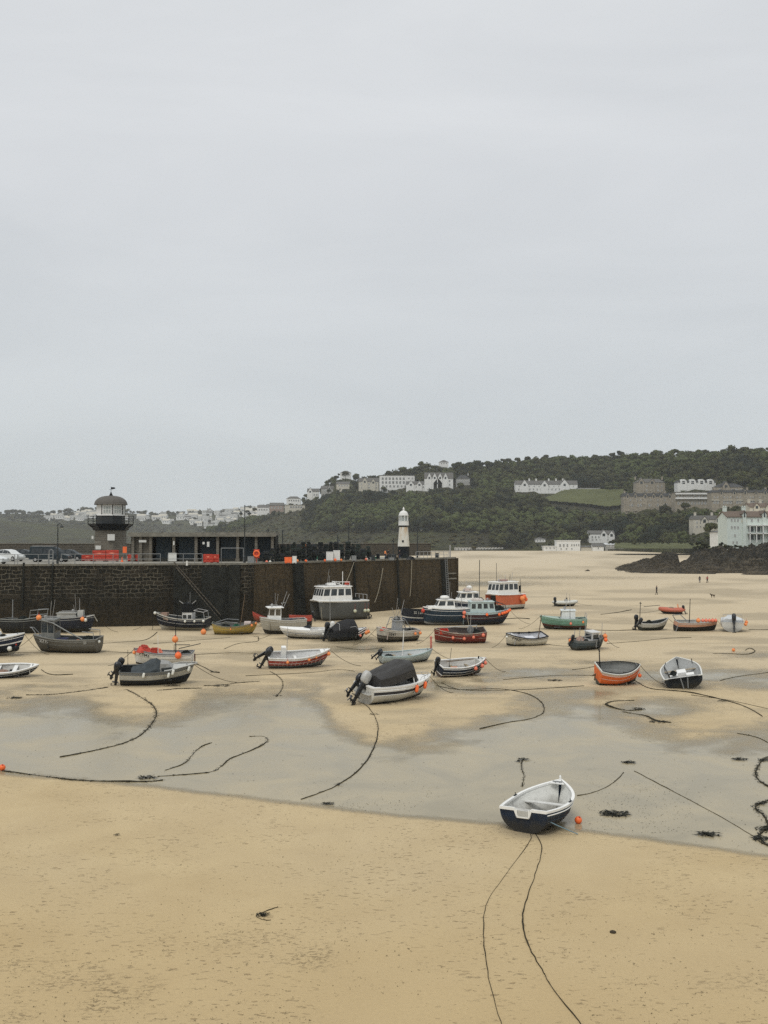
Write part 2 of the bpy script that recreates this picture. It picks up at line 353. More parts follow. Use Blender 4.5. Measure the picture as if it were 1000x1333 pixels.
# ---------------------------------------------------------------- mesh builder
class MB:
    def __init__(s): s.v, s.f, s.m, s.uv = [], [], [], {}
    def face(s, pts, m=0, uv=None):
        n = len(s.v); s.v += [tuple(p) for p in pts]; s.f.append(tuple(range(n, n + len(pts)))); s.m.append(m)
        if uv: s.uv[len(s.f) - 1] = uv
    def add(s, vs, fs, m=0):
        n = len(s.v); s.v += [tuple(p) for p in vs]
        for f in fs: s.f.append(tuple(i + n for i in f)); s.m.append(m)
    def hexa(s, b, t, m=0):               # bottom 4, top 4 (ccw seen from above)
        s.add(list(b) + list(t), [(3, 2, 1, 0), (4, 5, 6, 7), (0, 1, 5, 4), (1, 2, 6, 5), (2, 3, 7, 6), (3, 0, 4, 7)], m)
    def box(s, c, d, m=0, rot=None, taper=1.0):
        x, y, z = d[0] / 2, d[1] / 2, d[2] / 2
        b = [Vector((-x, -y, -z)), Vector((x, -y, -z)), Vector((x, y, -z)), Vector((-x, y, -z))]
        t = [Vector((p.x * taper, p.y * taper, z)) for p in b]
        mt = Euler(rot).to_matrix() if rot else Matrix.Identity(3)
        c = Vector(c)
        s.hexa([mt @ p + c for p in b], [mt @ p + c for p in t], m)
    def bar(s, a, b, w, h=None, m=0, up=(0, 0, 1)):
        a, b = Vector(a), Vector(b); h = h or w
        d = (b - a).normalized(); u = Vector(up)
        if abs(d.dot(u)) > .95: u = Vector((1, 0, 0))
        x = d.cross(u).normalized() * w / 2; y = x.cross(d).normalized() * h / 2
        s.hexa([a - x - y, a + x - y, b + x - y, b - x - y], [a - x + y, a + x + y, b + x + y, b - x + y], m)
    def tube(s, pts, r, m=0, n=6, cap=True, closed=False):
        pts = [Vector(p) for p in pts]; k = len(pts)
        rs = r if hasattr(r, '__len__') else [r] * k
        base = len(s.v); prev = None
        for i, p in enumerate(pts):
            a = pts[i - 1] if (i > 0 or closed) else p
            c = pts[(i + 1) % k] if (i < k - 1 or closed) else p
            d = (c - a)
            if d.length < 1e-9: d = Vector((0, 0, 1))
            d.normalize()
            if prev is None:
                up = Vector((0, 0, 1)) if abs(d.z) < .9 else Vector((1, 0, 0))
                x = d.cross(up).normalized()
            else:
                x = (prev - d * prev.dot(d)).normalized()
            prev = x; y = d.cross(x)
            for j in range(n):
                an = 2 * math.pi * j / n
                s.v.append(tuple(p + (x * math.cos(an) + y * math.sin(an)) * rs[i]))
        for i in range(k if closed else k - 1):
            i2 = (i + 1) % k
            for j in range(n):
                s.f.append((base + i * n + j, base + i * n + (j + 1) % n, base + i2 * n + (j + 1) % n, base + i2 * n + j)); s.m.append(m)
        if cap and not closed:
            s.f.append(tuple(base + j for j in range(n))[::-1]); s.m.append(m)
            s.f.append(tuple(base + (k - 1) * n + j for j in range(n))); s.m.append(m)
    def lathe(s, prof, n=16, c=(0, 0, 0), m=0, mt=None, rot0=0):
        base = len(s.v); c = Vector(c)
        for r, z in prof:
            for j in range(n):
                a = 2 * math.pi * j / n + rot0; p = Vector((r * math.cos(a), r * math.sin(a), z))
                if mt: p = mt @ p
                s.v.append(tuple(p + c))
        for i in range(len(prof) - 1):
            for j in range(n):
                s.f.append((base + i * n + j, base + i * n + (j + 1) % n, base + (i + 1) * n + (j + 1) % n, base + (i + 1) * n + j)); s.m.append(m)
        s.f.append(tuple(base + j for j in range(n))[::-1]); s.m.append(m)
        s.f.append(tuple(base + (len(prof) - 1) * n + j for j in range(n))); s.m.append(m)
    def ball(s, c, r, m=0, n=14, sq=1.0):
        s.lathe([(max(r * math.sin(a), .001), -r * math.cos(a) * sq) for a in [math.pi * i / (n // 2) for i in range(n // 2 + 1)]], n, c, m)
    def grid(s, rows, m=0, flip=False):
        k = len(rows[0]); base = len(s.v)
        for r in rows: s.v += [tuple(p) for p in r]
        for i in range(len(rows) - 1):
            for j in range(k - 1):
                f = (base + i * k + j, base + i * k + j + 1, base + (i + 1) * k + j + 1, base + (i + 1) * k + j)
                s.f.append(f[::-1] if flip else f); s.m.append(m[i][j] if hasattr(m, '__len__') else m)
    def build(s, name, mats, parent=None, smooth=False, loc=None, rot=None):
        me = bpy.data.meshes.new(name); me.from_pydata(s.v, [], s.f)
        if not isinstance(mats, (list, tuple)): mats = [mats]
        for x in mats: me.materials.append(M(x) if isinstance(x, str) else x)
        if len(mats) > 1: me.polygons.foreach_set('material_index', s.m)
        if s.uv:
            l = me.uv_layers.new(name='UVMap')
            for pi, u in s.uv.items():
                for k, li in enumerate(me.polygons[pi].loop_indices): l.data[li].uv = u[k]
        if smooth: me.polygons.foreach_set('use_smooth', [True] * len(me.polygons))
        me.update()
        o = bpy.data.objects.new(name, me); COL.objects.link(o)
        if parent: o.parent = parent
        if loc is not None: o.location = loc
        if rot is not None: o.rotation_euler = rot
        return o
def tag(o, label=None, cat=None, group=None, kind=None):
    if label and not 4 <= len(label.split()) <= 16: print('LABEL', len(label.split()), label)
    if label: o['label'] = label
    if cat: o['category'] = cat
    if group: o['group'] = group
    if kind: o['kind'] = kind
    return o
def empty(name, loc=(0, 0, 0), rot=(0, 0, 0)):
    o = bpy.data.objects.new(name, None); COL.objects.link(o); o.location = loc; o.rotation_euler = rot
    o.empty_display_size = .2
    return o
def copy_tree(o, parent=None):
    c = o.copy(); COL.objects.link(c); c.parent = parent
    for ch in o.children: copy_tree(ch, c)
    return c
def textmesh(s, size):
    cu = bpy.data.curves.new('lettering', 'FONT'); cu.body = s; cu.size = size; cu.offset = size * .012; cu.resolution_u = 2
    o = bpy.data.objects.new('lettering', cu); COL.objects.link(o)
    dg = bpy.context.evaluated_depsgraph_get()
    me = bpy.data.meshes.new_from_object(o.evaluated_get(dg))
    vs = [tuple(v.co) for v in me.vertices]; fs = [tuple(p.vertices) for p in me.polygons]
    bpy.data.objects.remove(o); bpy.data.curves.remove(cu); bpy.data.meshes.remove(me)
    return vs, fs
# ================================================================ camera, light, air
cam = bpy.data.cameras.new('camera'); cam.sensor_fit = 'VERTICAL'; cam.sensor_height = 36; cam.lens = 36 * F / 1333
cam.clip_end = 9000; cam.clip_start = .1
co = bpy.data.objects.new('camera', cam); COL.objects.link(co); co.location = (0, 0, H); co.rotation_euler = (R(90) + PITCH, 0, 0)
SC.camera = co
SC.view_settings.view_transform = 'Standard'; SC.view_settings.look = 'None'; SC.view_settings.gamma = 1; SC.view_settings.exposure = .08
SC.cycles.max_bounces = 6; SC.cycles.volume_bounces = 1; SC.cycles.transparent_max_bounces = 8
SC.cycles.use_denoising = False
SUN_EL, SUN_AZ = 58, 200
sun = bpy.data.lights.new('sun', 'SUN'); sun.energy = 1.5; sun.angle = R(25); sun.color = (1, .97, .92)
so = bpy.data.objects.new('sun', sun); COL.objects.link(so)
az = R(SUN_AZ); sd = Vector((math.sin(az) * math.cos(R(SUN_EL)), math.cos(az) * math.cos(R(SUN_EL)), math.sin(R(SUN_EL))))
so.rotation_euler = sd.to_track_quat('Z', 'Y').to_euler()
wd = bpy.data.worlds.new('World'); SC.world = wd; wd.use_nodes = True
nt = wd.node_tree; nt.nodes.clear()
wo = nt.nodes.new('ShaderNodeOutputWorld'); bg = nt.nodes.new('ShaderNodeBackground'); nt.links.new(bg.outputs[0], wo.inputs[0]); bg.inputs[1].default_value = .1
sk = nt.nodes.new('ShaderNodeTexSky'); sk.sky_type = 'NISHITA'; sk.sun_disc = False; sk.sun_elevation = R(SUN_EL); sk.sun_rotation = R(SUN_AZ)
tc = nt.nodes.new('ShaderNodeTexCoord')
mpn = nt.nodes.new('ShaderNodeMapping'); mpn.inputs['Scale'].default_value = (1.2, 1.2, 4.5); nt.links.new(tc.outputs['Generated'], mpn.inputs[0])
cl = tex(nt, mpn.outputs[0], 1.6, 5, .55, .5)
sxyz = nt.nodes.new('ShaderNodeSeparateXYZ'); nt.links.new(tc.outputs['Generated'], sxyz.inputs[0])
cloud = mixc(nt, ramp(nt, cl, [(.35, 0.), (.68, 1.)]), (6.05, 6.30, 6.50), (6.75, 6.98, 7.15))
band = ramp(nt, sxyz.outputs['Z'], [(.0, (.895, .925, .935)), (.10, (.905, .925, .93)), (.34, (1.04, 1.035, 1.04)), (.6, (1.09, 1.08, 1.08))])
cloud = mixc(nt, 1.0, cloud, band, 'MULTIPLY')
nt.links.new(mixc(nt, .95, sk.outputs[0], cloud), bg.inputs[0])
hz = MB(); hz.box((-250, 1500, 93), (3700, 3160, 190))
hm = bpy.data.materials.new('haze_air'); hm.use_nodes = True; hn = hm.node_tree; hn.nodes.clear()
ho = hn.nodes.new('ShaderNodeOutputMaterial'); pv = hn.nodes.new('ShaderNodeVolumePrincipled')
pv.inputs['Color'].default_value = (.80, .85, .88, 1); pv.inputs['Density'].default_value = .00010; pv.inputs['Anisotropy'].default_value = .0
hn.links.new(pv.outputs[0], ho.inputs['Volume'])
MATS['haze'] = hm
tag(hz.build('haze', 'haze'), kind='stuff')

# ================================================================ sand and standing water
EDGE = [(-300, 985), (0, 1007), (100, 1015), (200, 1024), (300, 1036), (400, 1048), (520, 1062), (650, 1073), (760, 1082), (850, 1093), (930, 1105), (1000, 1115), (1300, 1170)]
UPPER = [(-300, 900), (0, 903), (60, 905), (110, 907), (150, 925), (190, 930), (225, 925), (260, 903), (330, 893), (380, 890), (415, 903), (440, 935), (480, 957), (540, 958), (590, 948), (640, 928), (680, 915), (715, 905), (760, 903), (800, 920), (840, 943), (900, 956), (960, 955), (1000, 948), (1300, 940)]
PUDDLES = [(700, 877, 85, 7, .85), (905, 880, 120, 9, .9), (1000, 889, 70, 8, .9), (850, 923, 60, 13, .8), (760, 905, 45, 8, .7), (610, 898, 50, 6, .6), (572, 893, 28, 8, .9), 
           (470, 845, 50, 5, .75), (620, 760, 120, 4, .65), (455, 833, 40, 5, .8), (780, 862, 60, 4, .5), (985, 852, 50, 5, .5), (60, 893, 60, 3, .5), (460, 878, 40, 5, .5), (520, 870, 60, 5, .35), (640, 885, 60, 5, .5), (710, 752, 200, 3, .35), (330, 850, 60, 3, .4)]
def wetness(u, v):
    e = np.interp(u, *zip(*EDGE)); up = np.interp(u, *zip(*UPPER))
    n = fbm(u / 70, v / 11, 5, 3)
    a = np.clip((e - v) / 9 + .5, 0, 1) * np.clip((v - up + (n - .5) * 46) / 48 + .30, 0, 1)
    p = np.zeros_like(u)
    for (cu, cv, ru, rv, k) in PUDDLES:
        q = ((u - cu) / ru) ** 2 + ((v - cv) / rv) ** 2
        p = np.maximum(p, k * np.exp(-q * .9))
    a = np.maximum(a, p * np.clip(.35 + n * 1.3, 0, 1.1))
    # sandy islands inside the pool
    for (cu, cv, ru, rv, k) in [(500, 935, 60, 22, .5), (155, 905, 45, 6, .6), (590, 925, 50, 14, .3)]:
        a = a - k * np.exp(-(((u - cu) / ru) ** 2 + ((v - cv) / rv) ** 2))
    return np.clip(a, 0, 1)
us = np.linspace(-260, 1260, 609)
vs = np.concatenate([np.linspace(1420, 900, 180), np.linspace(899, 760, 190), np.linspace(758, 716, 28), [713, 710, 706.5]])
rows = []
for v in vs:
    q = G(500, v); rows.append(q.y)
rows = np.array(rows)
U, Y = np.meshgrid(us, rows)
X = (U - 500) / F * Y / (CP)
UU, VV = px(X, Y, np.zeros_like(X))
wet = wetness(UU, VV)
def gridmesh(name, X, Y, Z, mat, attrs, keep=None):
    r, c = X.shape; idx = np.arange(r * c).reshape(r, c)
    f = np.stack([idx[:-1, :-1], idx[:-1, 1:], idx[1:, 1:], idx[1:, :-1]], -1).reshape(-1, 4)
    if keep is not None: f = f[keep[f].any(1)]
    used = np.unique(f); rm = np.full(r * c, -1); rm[used] = np.arange(len(used)); f = rm[f]
    co_ = np.stack([X.ravel(), Y.ravel(), Z.ravel()], -1)[used]
    me = bpy.data.meshes.new(name); me.from_pydata(co_.tolist(), [], f.tolist())
    for k, a in attrs.items():
        at = me.attributes.new(k, 'FLOAT', 'POINT'); at.data.foreach_set('value', a.ravel()[used].astype(np.float32))
    me.materials.append(M(mat)); me.polygons.foreach_set('use_smooth', [True] * len(me.polygons)); me.update()
    o = bpy.data.objects.new(name, me); COL.objects.link(o); return o
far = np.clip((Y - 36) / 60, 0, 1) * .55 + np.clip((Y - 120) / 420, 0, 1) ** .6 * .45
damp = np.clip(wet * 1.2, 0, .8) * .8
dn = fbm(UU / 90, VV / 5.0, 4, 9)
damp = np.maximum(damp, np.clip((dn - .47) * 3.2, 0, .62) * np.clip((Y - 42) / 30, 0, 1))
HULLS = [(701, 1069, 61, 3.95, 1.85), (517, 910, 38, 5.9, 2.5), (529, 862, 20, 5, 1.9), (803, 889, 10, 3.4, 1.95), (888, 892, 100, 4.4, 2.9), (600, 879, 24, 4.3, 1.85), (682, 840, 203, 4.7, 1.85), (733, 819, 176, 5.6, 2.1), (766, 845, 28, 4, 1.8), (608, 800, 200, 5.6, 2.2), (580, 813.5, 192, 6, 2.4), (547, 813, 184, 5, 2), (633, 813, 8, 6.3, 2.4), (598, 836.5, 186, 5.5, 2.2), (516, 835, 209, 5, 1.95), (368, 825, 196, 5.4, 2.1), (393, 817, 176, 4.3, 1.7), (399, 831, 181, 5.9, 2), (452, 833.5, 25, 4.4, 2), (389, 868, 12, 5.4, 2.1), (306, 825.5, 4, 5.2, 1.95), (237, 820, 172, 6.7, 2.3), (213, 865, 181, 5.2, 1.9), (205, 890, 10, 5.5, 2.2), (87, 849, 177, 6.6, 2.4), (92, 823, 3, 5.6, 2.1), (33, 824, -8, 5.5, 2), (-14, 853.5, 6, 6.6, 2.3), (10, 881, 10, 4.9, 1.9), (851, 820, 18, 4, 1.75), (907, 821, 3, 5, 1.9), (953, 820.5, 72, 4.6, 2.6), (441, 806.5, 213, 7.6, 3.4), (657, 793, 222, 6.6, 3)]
for (hu, hv, hh, hl, hb) in HULLS:          # damp scoured sand round each hull, its darkening also painted contact shade
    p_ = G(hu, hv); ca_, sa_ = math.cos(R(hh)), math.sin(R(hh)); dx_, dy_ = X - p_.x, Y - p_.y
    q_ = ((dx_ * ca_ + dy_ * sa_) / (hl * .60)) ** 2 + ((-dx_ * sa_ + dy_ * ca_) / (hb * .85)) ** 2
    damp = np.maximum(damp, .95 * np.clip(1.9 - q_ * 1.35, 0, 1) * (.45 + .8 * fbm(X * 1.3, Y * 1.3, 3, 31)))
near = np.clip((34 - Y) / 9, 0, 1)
scuff = np.zeros_like(X)
for (cu, cv, ru, rv, k) in [(405, 1245, 55, 22, .9), (110, 1290, 110, 38, 1.0), (45, 1262, 60, 22, .8), (330, 1225, 120, 16, .5), (170, 1215, 90, 12, .4), (20, 1325, 60, 14, .9), (60, 1150, 40, 8, .3), (840, 1170, 60, 10, .4), (530, 1155, 30, 8, .5), (950, 1280, 70, 16, .4), (15, 1075, 26, 18, .35)]:
    scuff = np.maximum(scuff, k * np.clip(1.25 - ((UU - cu) / ru) ** 2 - ((VV - cv) / rv) ** 2, 0, 1))
scuff = scuff * np.clip(fbm(X * 1.8, Y * 1.1, 5, 55) * 3.2 - 1.05, 0, 1)
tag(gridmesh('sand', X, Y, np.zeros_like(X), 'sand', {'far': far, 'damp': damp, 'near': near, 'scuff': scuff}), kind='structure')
tag(gridmesh('shallow_water', X, Y, np.full_like(X, .006), 'water', {'wet': wet}, (wet.ravel() > .02)), kind='structure')
# ground beside and behind the camera and beyond the hills
g = MB(); g.box((0, 0, -3.2), (5200, 900, 6)); g.v = [(x, y, min(z, -.25)) for x, y, z in g.v]
tag(g.build('ground', 'sand'), kind='structure')

# ================================================================ hills
RIDGE = [(-400, 676), (0, 678), (120, 684), (200, 697), (240, 698), (262, 694), (300, 683), (340, 672), (380, 658), (405, 648), (425, 634), (445, 622), (470, 628), (500, 624), (540, 615), (580, 610), (620, 608), (700, 602), (760, 600), (830, 597), (900, 595), (960, 593), (1000, 591), (1150, 588), (1400, 590)]
BASED = [(-400, 1500), (200, 1450), (420, 1000), (560, 860), (800, 850), (880, 720), (960, 640), (1400, 600)]
BASEV = [(-400, 714), (560, 714), (590, 715.5), (800, 715), (880, 713), (960, 712), (1400, 713)]
def hill_g(s): return s ** .9
def hill_at(u, s):
    d = interp(u, BASED) + 420 * s
    vb, vr = interp(u, BASEV), interp(u, RIDGE)
    return P(u, vb + (vr - vb) * hill_g(s), d)
def hill_inv(u, v):
    vb, vr = interp(u, BASEV), interp(u, RIDGE)
    k = max(0, min(1, (v - vb) / (vr - vb)))
    return interp(u, BASED) + 420 * k ** (1 / .9)
uu = np.arange(-400, 1401, 8.0); ss = np.linspace(0, 1, 56)
hx, hy, hz_ = [], [], []
for s in [-1] + list(ss) + [1.25, 1.7]:
    for u in uu:
        if s == -1: p = hill_at(u, 0); p.z = -1
        elif s > 1: p = hill_at(u, 1); p = Vector((p.x * (1 + (s - 1) * .3), p.y * (1 + (s - 1) * .3), p.z - (s - 1) * 110))
        else:
            p = hill_at(u, s); p.z += (vn_ := 0)
        hx.append(p.x); hy.append(p.y); hz_.append(p.z)
sh = (len(ss) + 3, len(uu))
hx, hy, hz_ = [np.array(a).reshape(sh) for a in (hx, hy, hz_)]
nz = (fbm(hx / 45, hy / 45, 4, 5) - .5) * 7
nz[0] = 0; nz[1] *= .2
HZ = hz_ + nz * np.linspace(.3, 1, sh[0])[:, None]
FRIDGE = [(-400, 668), (0, 669), (20, 668), (60, 670), (90, 666), (130, 663), (170, 668), (200, 671), (250, 669), (272, 668), (300, 667), (320, 663), (350, 660), (400, 660), (470, 665)]
def far_at(u, s):
    return P(u, 712 + (interp(u, FRIDGE) - 712) * s, 2150 + 500 * s)
uu2 = np.arange(-300, 471, 10.0); fx, fy, fz = [], [], []
for s in [-1] + list(np.linspace(0, 1, 26)) + [1.5]:
    for u in uu2:
        if s == -1: p = far_at(u, 0); p.z = -1
        elif s > 1: p = far_at(u, 1); p = Vector((p.x * 1.12, p.y * 1.12, p.z - 40))
        else: p = far_at(u, s)
        fx.append(p.x); fy.append(p.y); fz.append(p.z)
fx, fy, fz = [np.array(a).reshape(28, len(uu2)) for a in (fx, fy, fz)]
tag(gridmesh('distant_hill', fx, fy, fz + (fbm(fx / 90, fy / 90, 3, 8) - .5) * 6, 'hill', {}), kind='structure')

# ================================================================ buildings on the hill
WINBOX = []                                # photo rectangles that trees must not cover: u0, u1, vtop, vbase, depth
def tri_prism(mb, a, b, c, th, m=0):       # triangle a,b,c facing -y with thickness th towards +y
    o = Vector((0, th, 0)); a, b, c = Vector(a), Vector(b), Vector(c)
    mb.add([a, b, c, a + o, b + o, c + o], [(0, 1, 2), (5, 4, 3), (0, 3, 4, 1), (1, 4, 5, 2), (2, 5, 3, 0)], m)
def winbox(root, c, d):
    wm = MB(); wm.box(c, d); o = wm.build('window', 'glass', root); f = MB(); t = max(.08, min(.30, d[0] * .16)); y = c[1] - d[1] / 2 - .03
    for sx in (-1, 0, 1): f.box((c[0] + sx * (d[0] / 2), y, c[2]), (t if sx else t * .6, .10, d[2] + t))
    for sz in (-1, 0, 1): f.box((c[0], y - .004 * (sz + 2), c[2] + sz * d[2] / 2), (d[0] + t, .10, t if sz else t * .6))
    f.build('window_frame', 'white_render', o)
def building(name, label, cat, u0, u1, vb, ve, roof='gable', rh=6, wall='white_render', roofm='slate', rows=(), gables=(), chim=(), depth=11, d=None, sub=6, yaw=0, group=None, extra=None):
    uc = (u0 + u1) / 2; d = d or hill_inv(uc, vb)
    o = P(uc, vb, d); sc = d / F
    W, h, r = (u1 - u0) * sc, (vb - ve) * sc, rh * sc
    root = empty(name, o, (0, 0, R(yaw))); tag(root, label, cat, group)
    D = depth
    w = MB(); w.box((0, D / 2, h / 2 - sub / 2), (W, D, h + sub))
    if roof == 'gable':
        for sx in (-1, 1):
            x = sx * W / 2
            w.add([(x, 0, h), (x, D, h), (x, D / 2, h + r), (x - sx * .4, 0, h), (x - sx * .4, D, h), (x - sx * .4, D / 2, h + r)],
                  [(0, 1, 2), (5, 4, 3), (0, 3, 4, 1), (1, 4, 5, 2), (2, 5, 3, 0)])
    w.build('wall', wall, root)
    rf = MB(); e = .4
    if roof == 'gable':
        for sy in (0, 1):
            y0 = -e if sy == 0 else D + e
            a, b = Vector((-W / 2 - e, y0, h - .15)), Vector((W / 2 + e, y0, h - .15)); c, dd = Vector((W / 2 + e, D / 2, h + r)), Vector((-W / 2 - e, D / 2, h + r))
            z = Vector((0, 0, .35)); rf.hexa([a, b, c, dd], [a + z, b + z, c + z, dd + z])
    elif roof == 'hip':
        k = min(W / 2 * .8, D / 2); b = [(-W / 2 - e, -e, h), (W / 2 + e, -e, h), (W / 2 + e, D + e, h), (-W / 2 - e, D + e, h)]
        t = [(-W / 2 + k, D / 2 - .2, h + r), (W / 2 - k, D / 2 - .2, h + r), (W / 2 - k, D / 2 + .2, h + r), (-W / 2 + k, D / 2 + .2, h + r)]
        rf.hexa(b, t)
    elif roof == 'mansard':
        b = [(-W / 2 - e, -e, h), (W / 2 + e, -e, h), (W / 2 + e, D + e, h), (-W / 2 - e, D + e, h)]
        t = [(-W / 2 + 1, 1.6, h + r), (W / 2 - 1, 1.6, h + r), (W / 2 - 1, D - 1.6, h + r), (-W / 2 + 1, D - 1.6, h + r)]
        rf.hexa(b, t)
    else: rf.box((0, D / 2, h + .25), (W + .8, D + .8, .5))
    ro = rf.build('roof', roofm, root)
    for (cu) in chim:
        cm = MB(); x = (cu - uc) * sc; cm.box((x, D / 2, h + r + .6), (1.6, 1.2, 3.0)); cm.box((x, D / 2, h + r + 2.25), (1.8, 1.4, .3))
        for q in (-.45, .45): cm.lathe([(.17, 0), (.14, .5)], 8, (x + q, D / 2, h + r + 2.4))
        cm.build('chimney', wall, ro)
    for (gu, gw, vt, vbs) in gables:        # centre u, width px, apex v, eaves v
        gm = MB(); x = (gu - uc) * sc; hw = gw * sc / 2; zt = (vb - vt) * sc; z0 = (vb - vbs) * sc
        gm.box((x, -.35 + .4, (z0 - sub / 2) / 2), (hw * 2, 1.5, z0 + sub / 2)); tri_prism(gm, (x - hw, -.7, z0), (x + hw, -.7, z0), (x, -.7, zt), D / 2)
        go = gm.build('gable', wall, root)
        rm = MB()
        for sx in (-1, 1):
            a = Vector((x + sx * (hw + .3), -1.0, z0 - .25)); b = Vector((x, -1.0, zt + .1)); q = Vector((0, D / 2 + 1, 0)); z = Vector((0, 0, .32))
            pts = [a, b, b + q, a + q] if sx < 0 else [b, a, a + q, b + q]
            rm.hexa(pts, [p + z for p in pts])
        rm.build('gable_roof', roofm, go)
        wm = MB(); ww = min(hw * .8, 2.6); wm.box((x, -.72, z0 - .2), (ww, .14, min(2.6, z0 * .45))); wm.build('window', 'glass', go)
    for (vr, ua, ub, n, wp, hp) in rows:
        for i in range(n):
            x = (lerp(ua, ub, (i + .5) / n) - uc) * sc; z = (vb - vr) * sc
            winbox(root, (x, -.02, z), (wp * sc, .16, hp * sc))
    if extra: extra(root, sc, uc, vb, W, h, D)
    WINBOX.append((u0 - 1, u1 + 1, ve - rh - 1, vb + .5, d))
    return root
B = building
B('white_terrace', 'long white gabled terrace with chimneys above the sloping green field', 'house', 671, 752, 640, 630.5, 'gable', 5, 'white_render', 'slate',
  rows=[(637, 673, 750, 16, 1.6, 2.2), (633, 673, 750, 12, 1.2, 1.6)], gables=[(683, 9, 624.5, 631), (709, 10, 625.5, 631.5), (735, 12, 624, 631)], chim=(690, 699, 715.5, 725, 734))
B('annexe', 'low white annexe at the right end of the long white gabled terrace', 'house', 752.5, 782, 640, 635.5, 'flat', 1, 'white_render', 'slate', rows=[(637.5, 754, 780, 7, 1.6, 2)])
def arches(root, sc, uc, vb, W, h, D):
    for i in range(4):
        x = (lerp(884, 931, (i + .5) / 4) - uc) * sc; m = MB(); hw = 4.3 * sc
        pr = [(x - hw, -.6, -2)] + [(x - hw * math.cos(a), -.6, h + 4.5 * sc * math.sin(a)) for a in np.linspace(0, math.pi, 9)] + [(x + hw, -.6, -2)]
        n = len(pr); q = [(p[0], D * .6, p[2]) for p in pr]
        m.add(pr + q, [tuple(range(n))[::-1], tuple(range(n, 2 * n))] + [(i_, (i_ + 1) % n, n + (i_ + 1) % n, n + i_) for i_ in range(n)])
        g_ = m.build('gable', 'white_render', root)
        for zz in (1.2, 3.4):
            wm = MB(); wm.box((x, -.65, h - (zz - 2.2) * sc), (3.6 * sc, .14, 1.5 * sc)); wm.build('window', 'glass', g_)
B('arched_house', 'white terrace of four round arched gables above the brown stone terrace', 'house', 882, 932, 636, 628, 'mansard', 3, 'white_render', 'dark_slate', rows=[(634.5, 884, 931, 8, 2, 1.6)], extra=arches)
B('hotel', 'tall brown stone house rising behind the left end of the stone terrace', 'house', 828, 866, 643, 628, 'hip', 5, 'brown_stone', 'slate', rows=[(633, 830, 864, 7, 1.5, 2.2), (638.5, 830, 864, 7, 1.5, 2.2)], gables=[(835, 8, 622, 628), (849, 8, 623, 628)], chim=(829, 864))
B('stone_terrace', 'brown stone terrace with bay windows beside the green field', 'house', 812, 878, 661.5, 646, 'mansard', 4, 'brown_stone', 'dark_slate', rows=[(657.5, 814, 877, 17, 1.8, 3), (651, 814, 877, 14, 1.4, 2.2)], gables=[(817, 5, 641.5, 646), (827, 5, 641, 646), (840, 6, 641.5, 646), (851, 5, 641.5, 646), (861, 6, 641.5, 646), (872, 5, 641.5, 646)], chim=(815, 832, 850, 868))
B('stone_terrace', 'brown stone block with white balconies under the arched white terrace', 'house', 879, 926, 660, 641, 'flat', 1, 'brown_stone', 'slate', rows=[(655, 881, 925, 10, 2, 3), (646.5, 881, 925, 10, 2.4, 2)],
  extra=lambda r, sc, uc, vb, W, h, D: [(lambda m: (m.box((0, -.8, (vb - vv) * sc), (W, 1.8, .25)), m.box((0, -1.65, (vb - vv + 1) * sc), (W, .1, 1.1)), m.build('balcony', 'white_render', r)))(MB()) for vv in (643.5, 649.5)])
B('stone_terrace', 'long brown stone terrace with a pale band running out of the picture', 'house', 926.5, 1040, 657, 641, 'mansard', 3, 'brown_stone', 'dark_slate', rows=[(654, 928, 1038, 26, 2.2, 2.8), (647.5, 928, 1038, 26, 1.4, 2)], chim=(933, 950, 965, 976, 1000), gables=[(939, 4, 637.5, 641), (956, 4, 637.5, 641), (970, 5, 637, 641), (984, 4, 637.5, 641), (996, 5, 637, 641)],
  extra=lambda r, sc, uc, vb, W, h, D: (lambda m: (m.box((0, -.3, (vb - 651.2) * sc), (W, .7, .7)), m.build('cornice', 'cream_render', r)))(MB()))
B('stone_house', 'grey stone house with white framed dormer right of the arched terrace', 'house', 932.5, 968, 641, 634, 'hip', 5, 'brown_stone', 'dark_slate', rows=[(637.5, 934, 967, 6, 2, 2)], gables=[(945, 9, 626.5, 633)])
B('victorian_villa', 'cream villa with gabled bay half hidden by dark trees', 'house', 903, 944, 690, 676, 'mansard', 5, 'cream_render', 'slate', rows=[(680, 905, 943, 8, 1.8, 2.4), (685.5, 905, 943, 8, 1.8, 2.4)], gables=[(917, 9, 672, 678), (934, 6, 672.5, 677)], chim=(908, 930, 941))
B('stone_house', 'brown roofed house between the stone terrace and the pale green hotel', 'house', 976, 1040, 668, 660, 'gable', 5, 'cream_render', 'brown_roof', d=640, rows=[(663.5, 978, 1038, 9, 2.2, 2.6)], gables=[(985, 8, 655, 660), (1001, 8, 655, 660)], chim=(979, 994))
def hotelx(root, sc, uc, vb, W, h, D):
    m = MB(); x0, x1 = (973 - uc) * sc, (1062 - uc) * sc
    for vv in (684, 694.5): m.box(((x0 + x1) / 2, -1.3, (vb - vv) * sc), (x1 - x0, 2.6, .35))
    for u in (974, 982.5, 991, 999.5, 1008, 1017): m.box(((u - uc) * sc, -2.45, (vb - 695) * sc), (.35, .3, 22 * sc))
    m.build('balcony', 'white_render', root)
    for vv in (689, 699.5):
        for u in (978, 986.5, 995, 1003.5): wm = MB(); wm.box(((u - uc) * sc, -.02, (vb - vv) * sc), (6.2 * sc, .2, 6.2 * sc)); wm.build('window', 'glass', root)
    sg = MB(); sg.box(((969 - uc) * sc, -.03, (vb - 678) * sc), (7 * sc, .12, 4.5 * sc)); sg.build('wall_panel', 'cream_render', root)
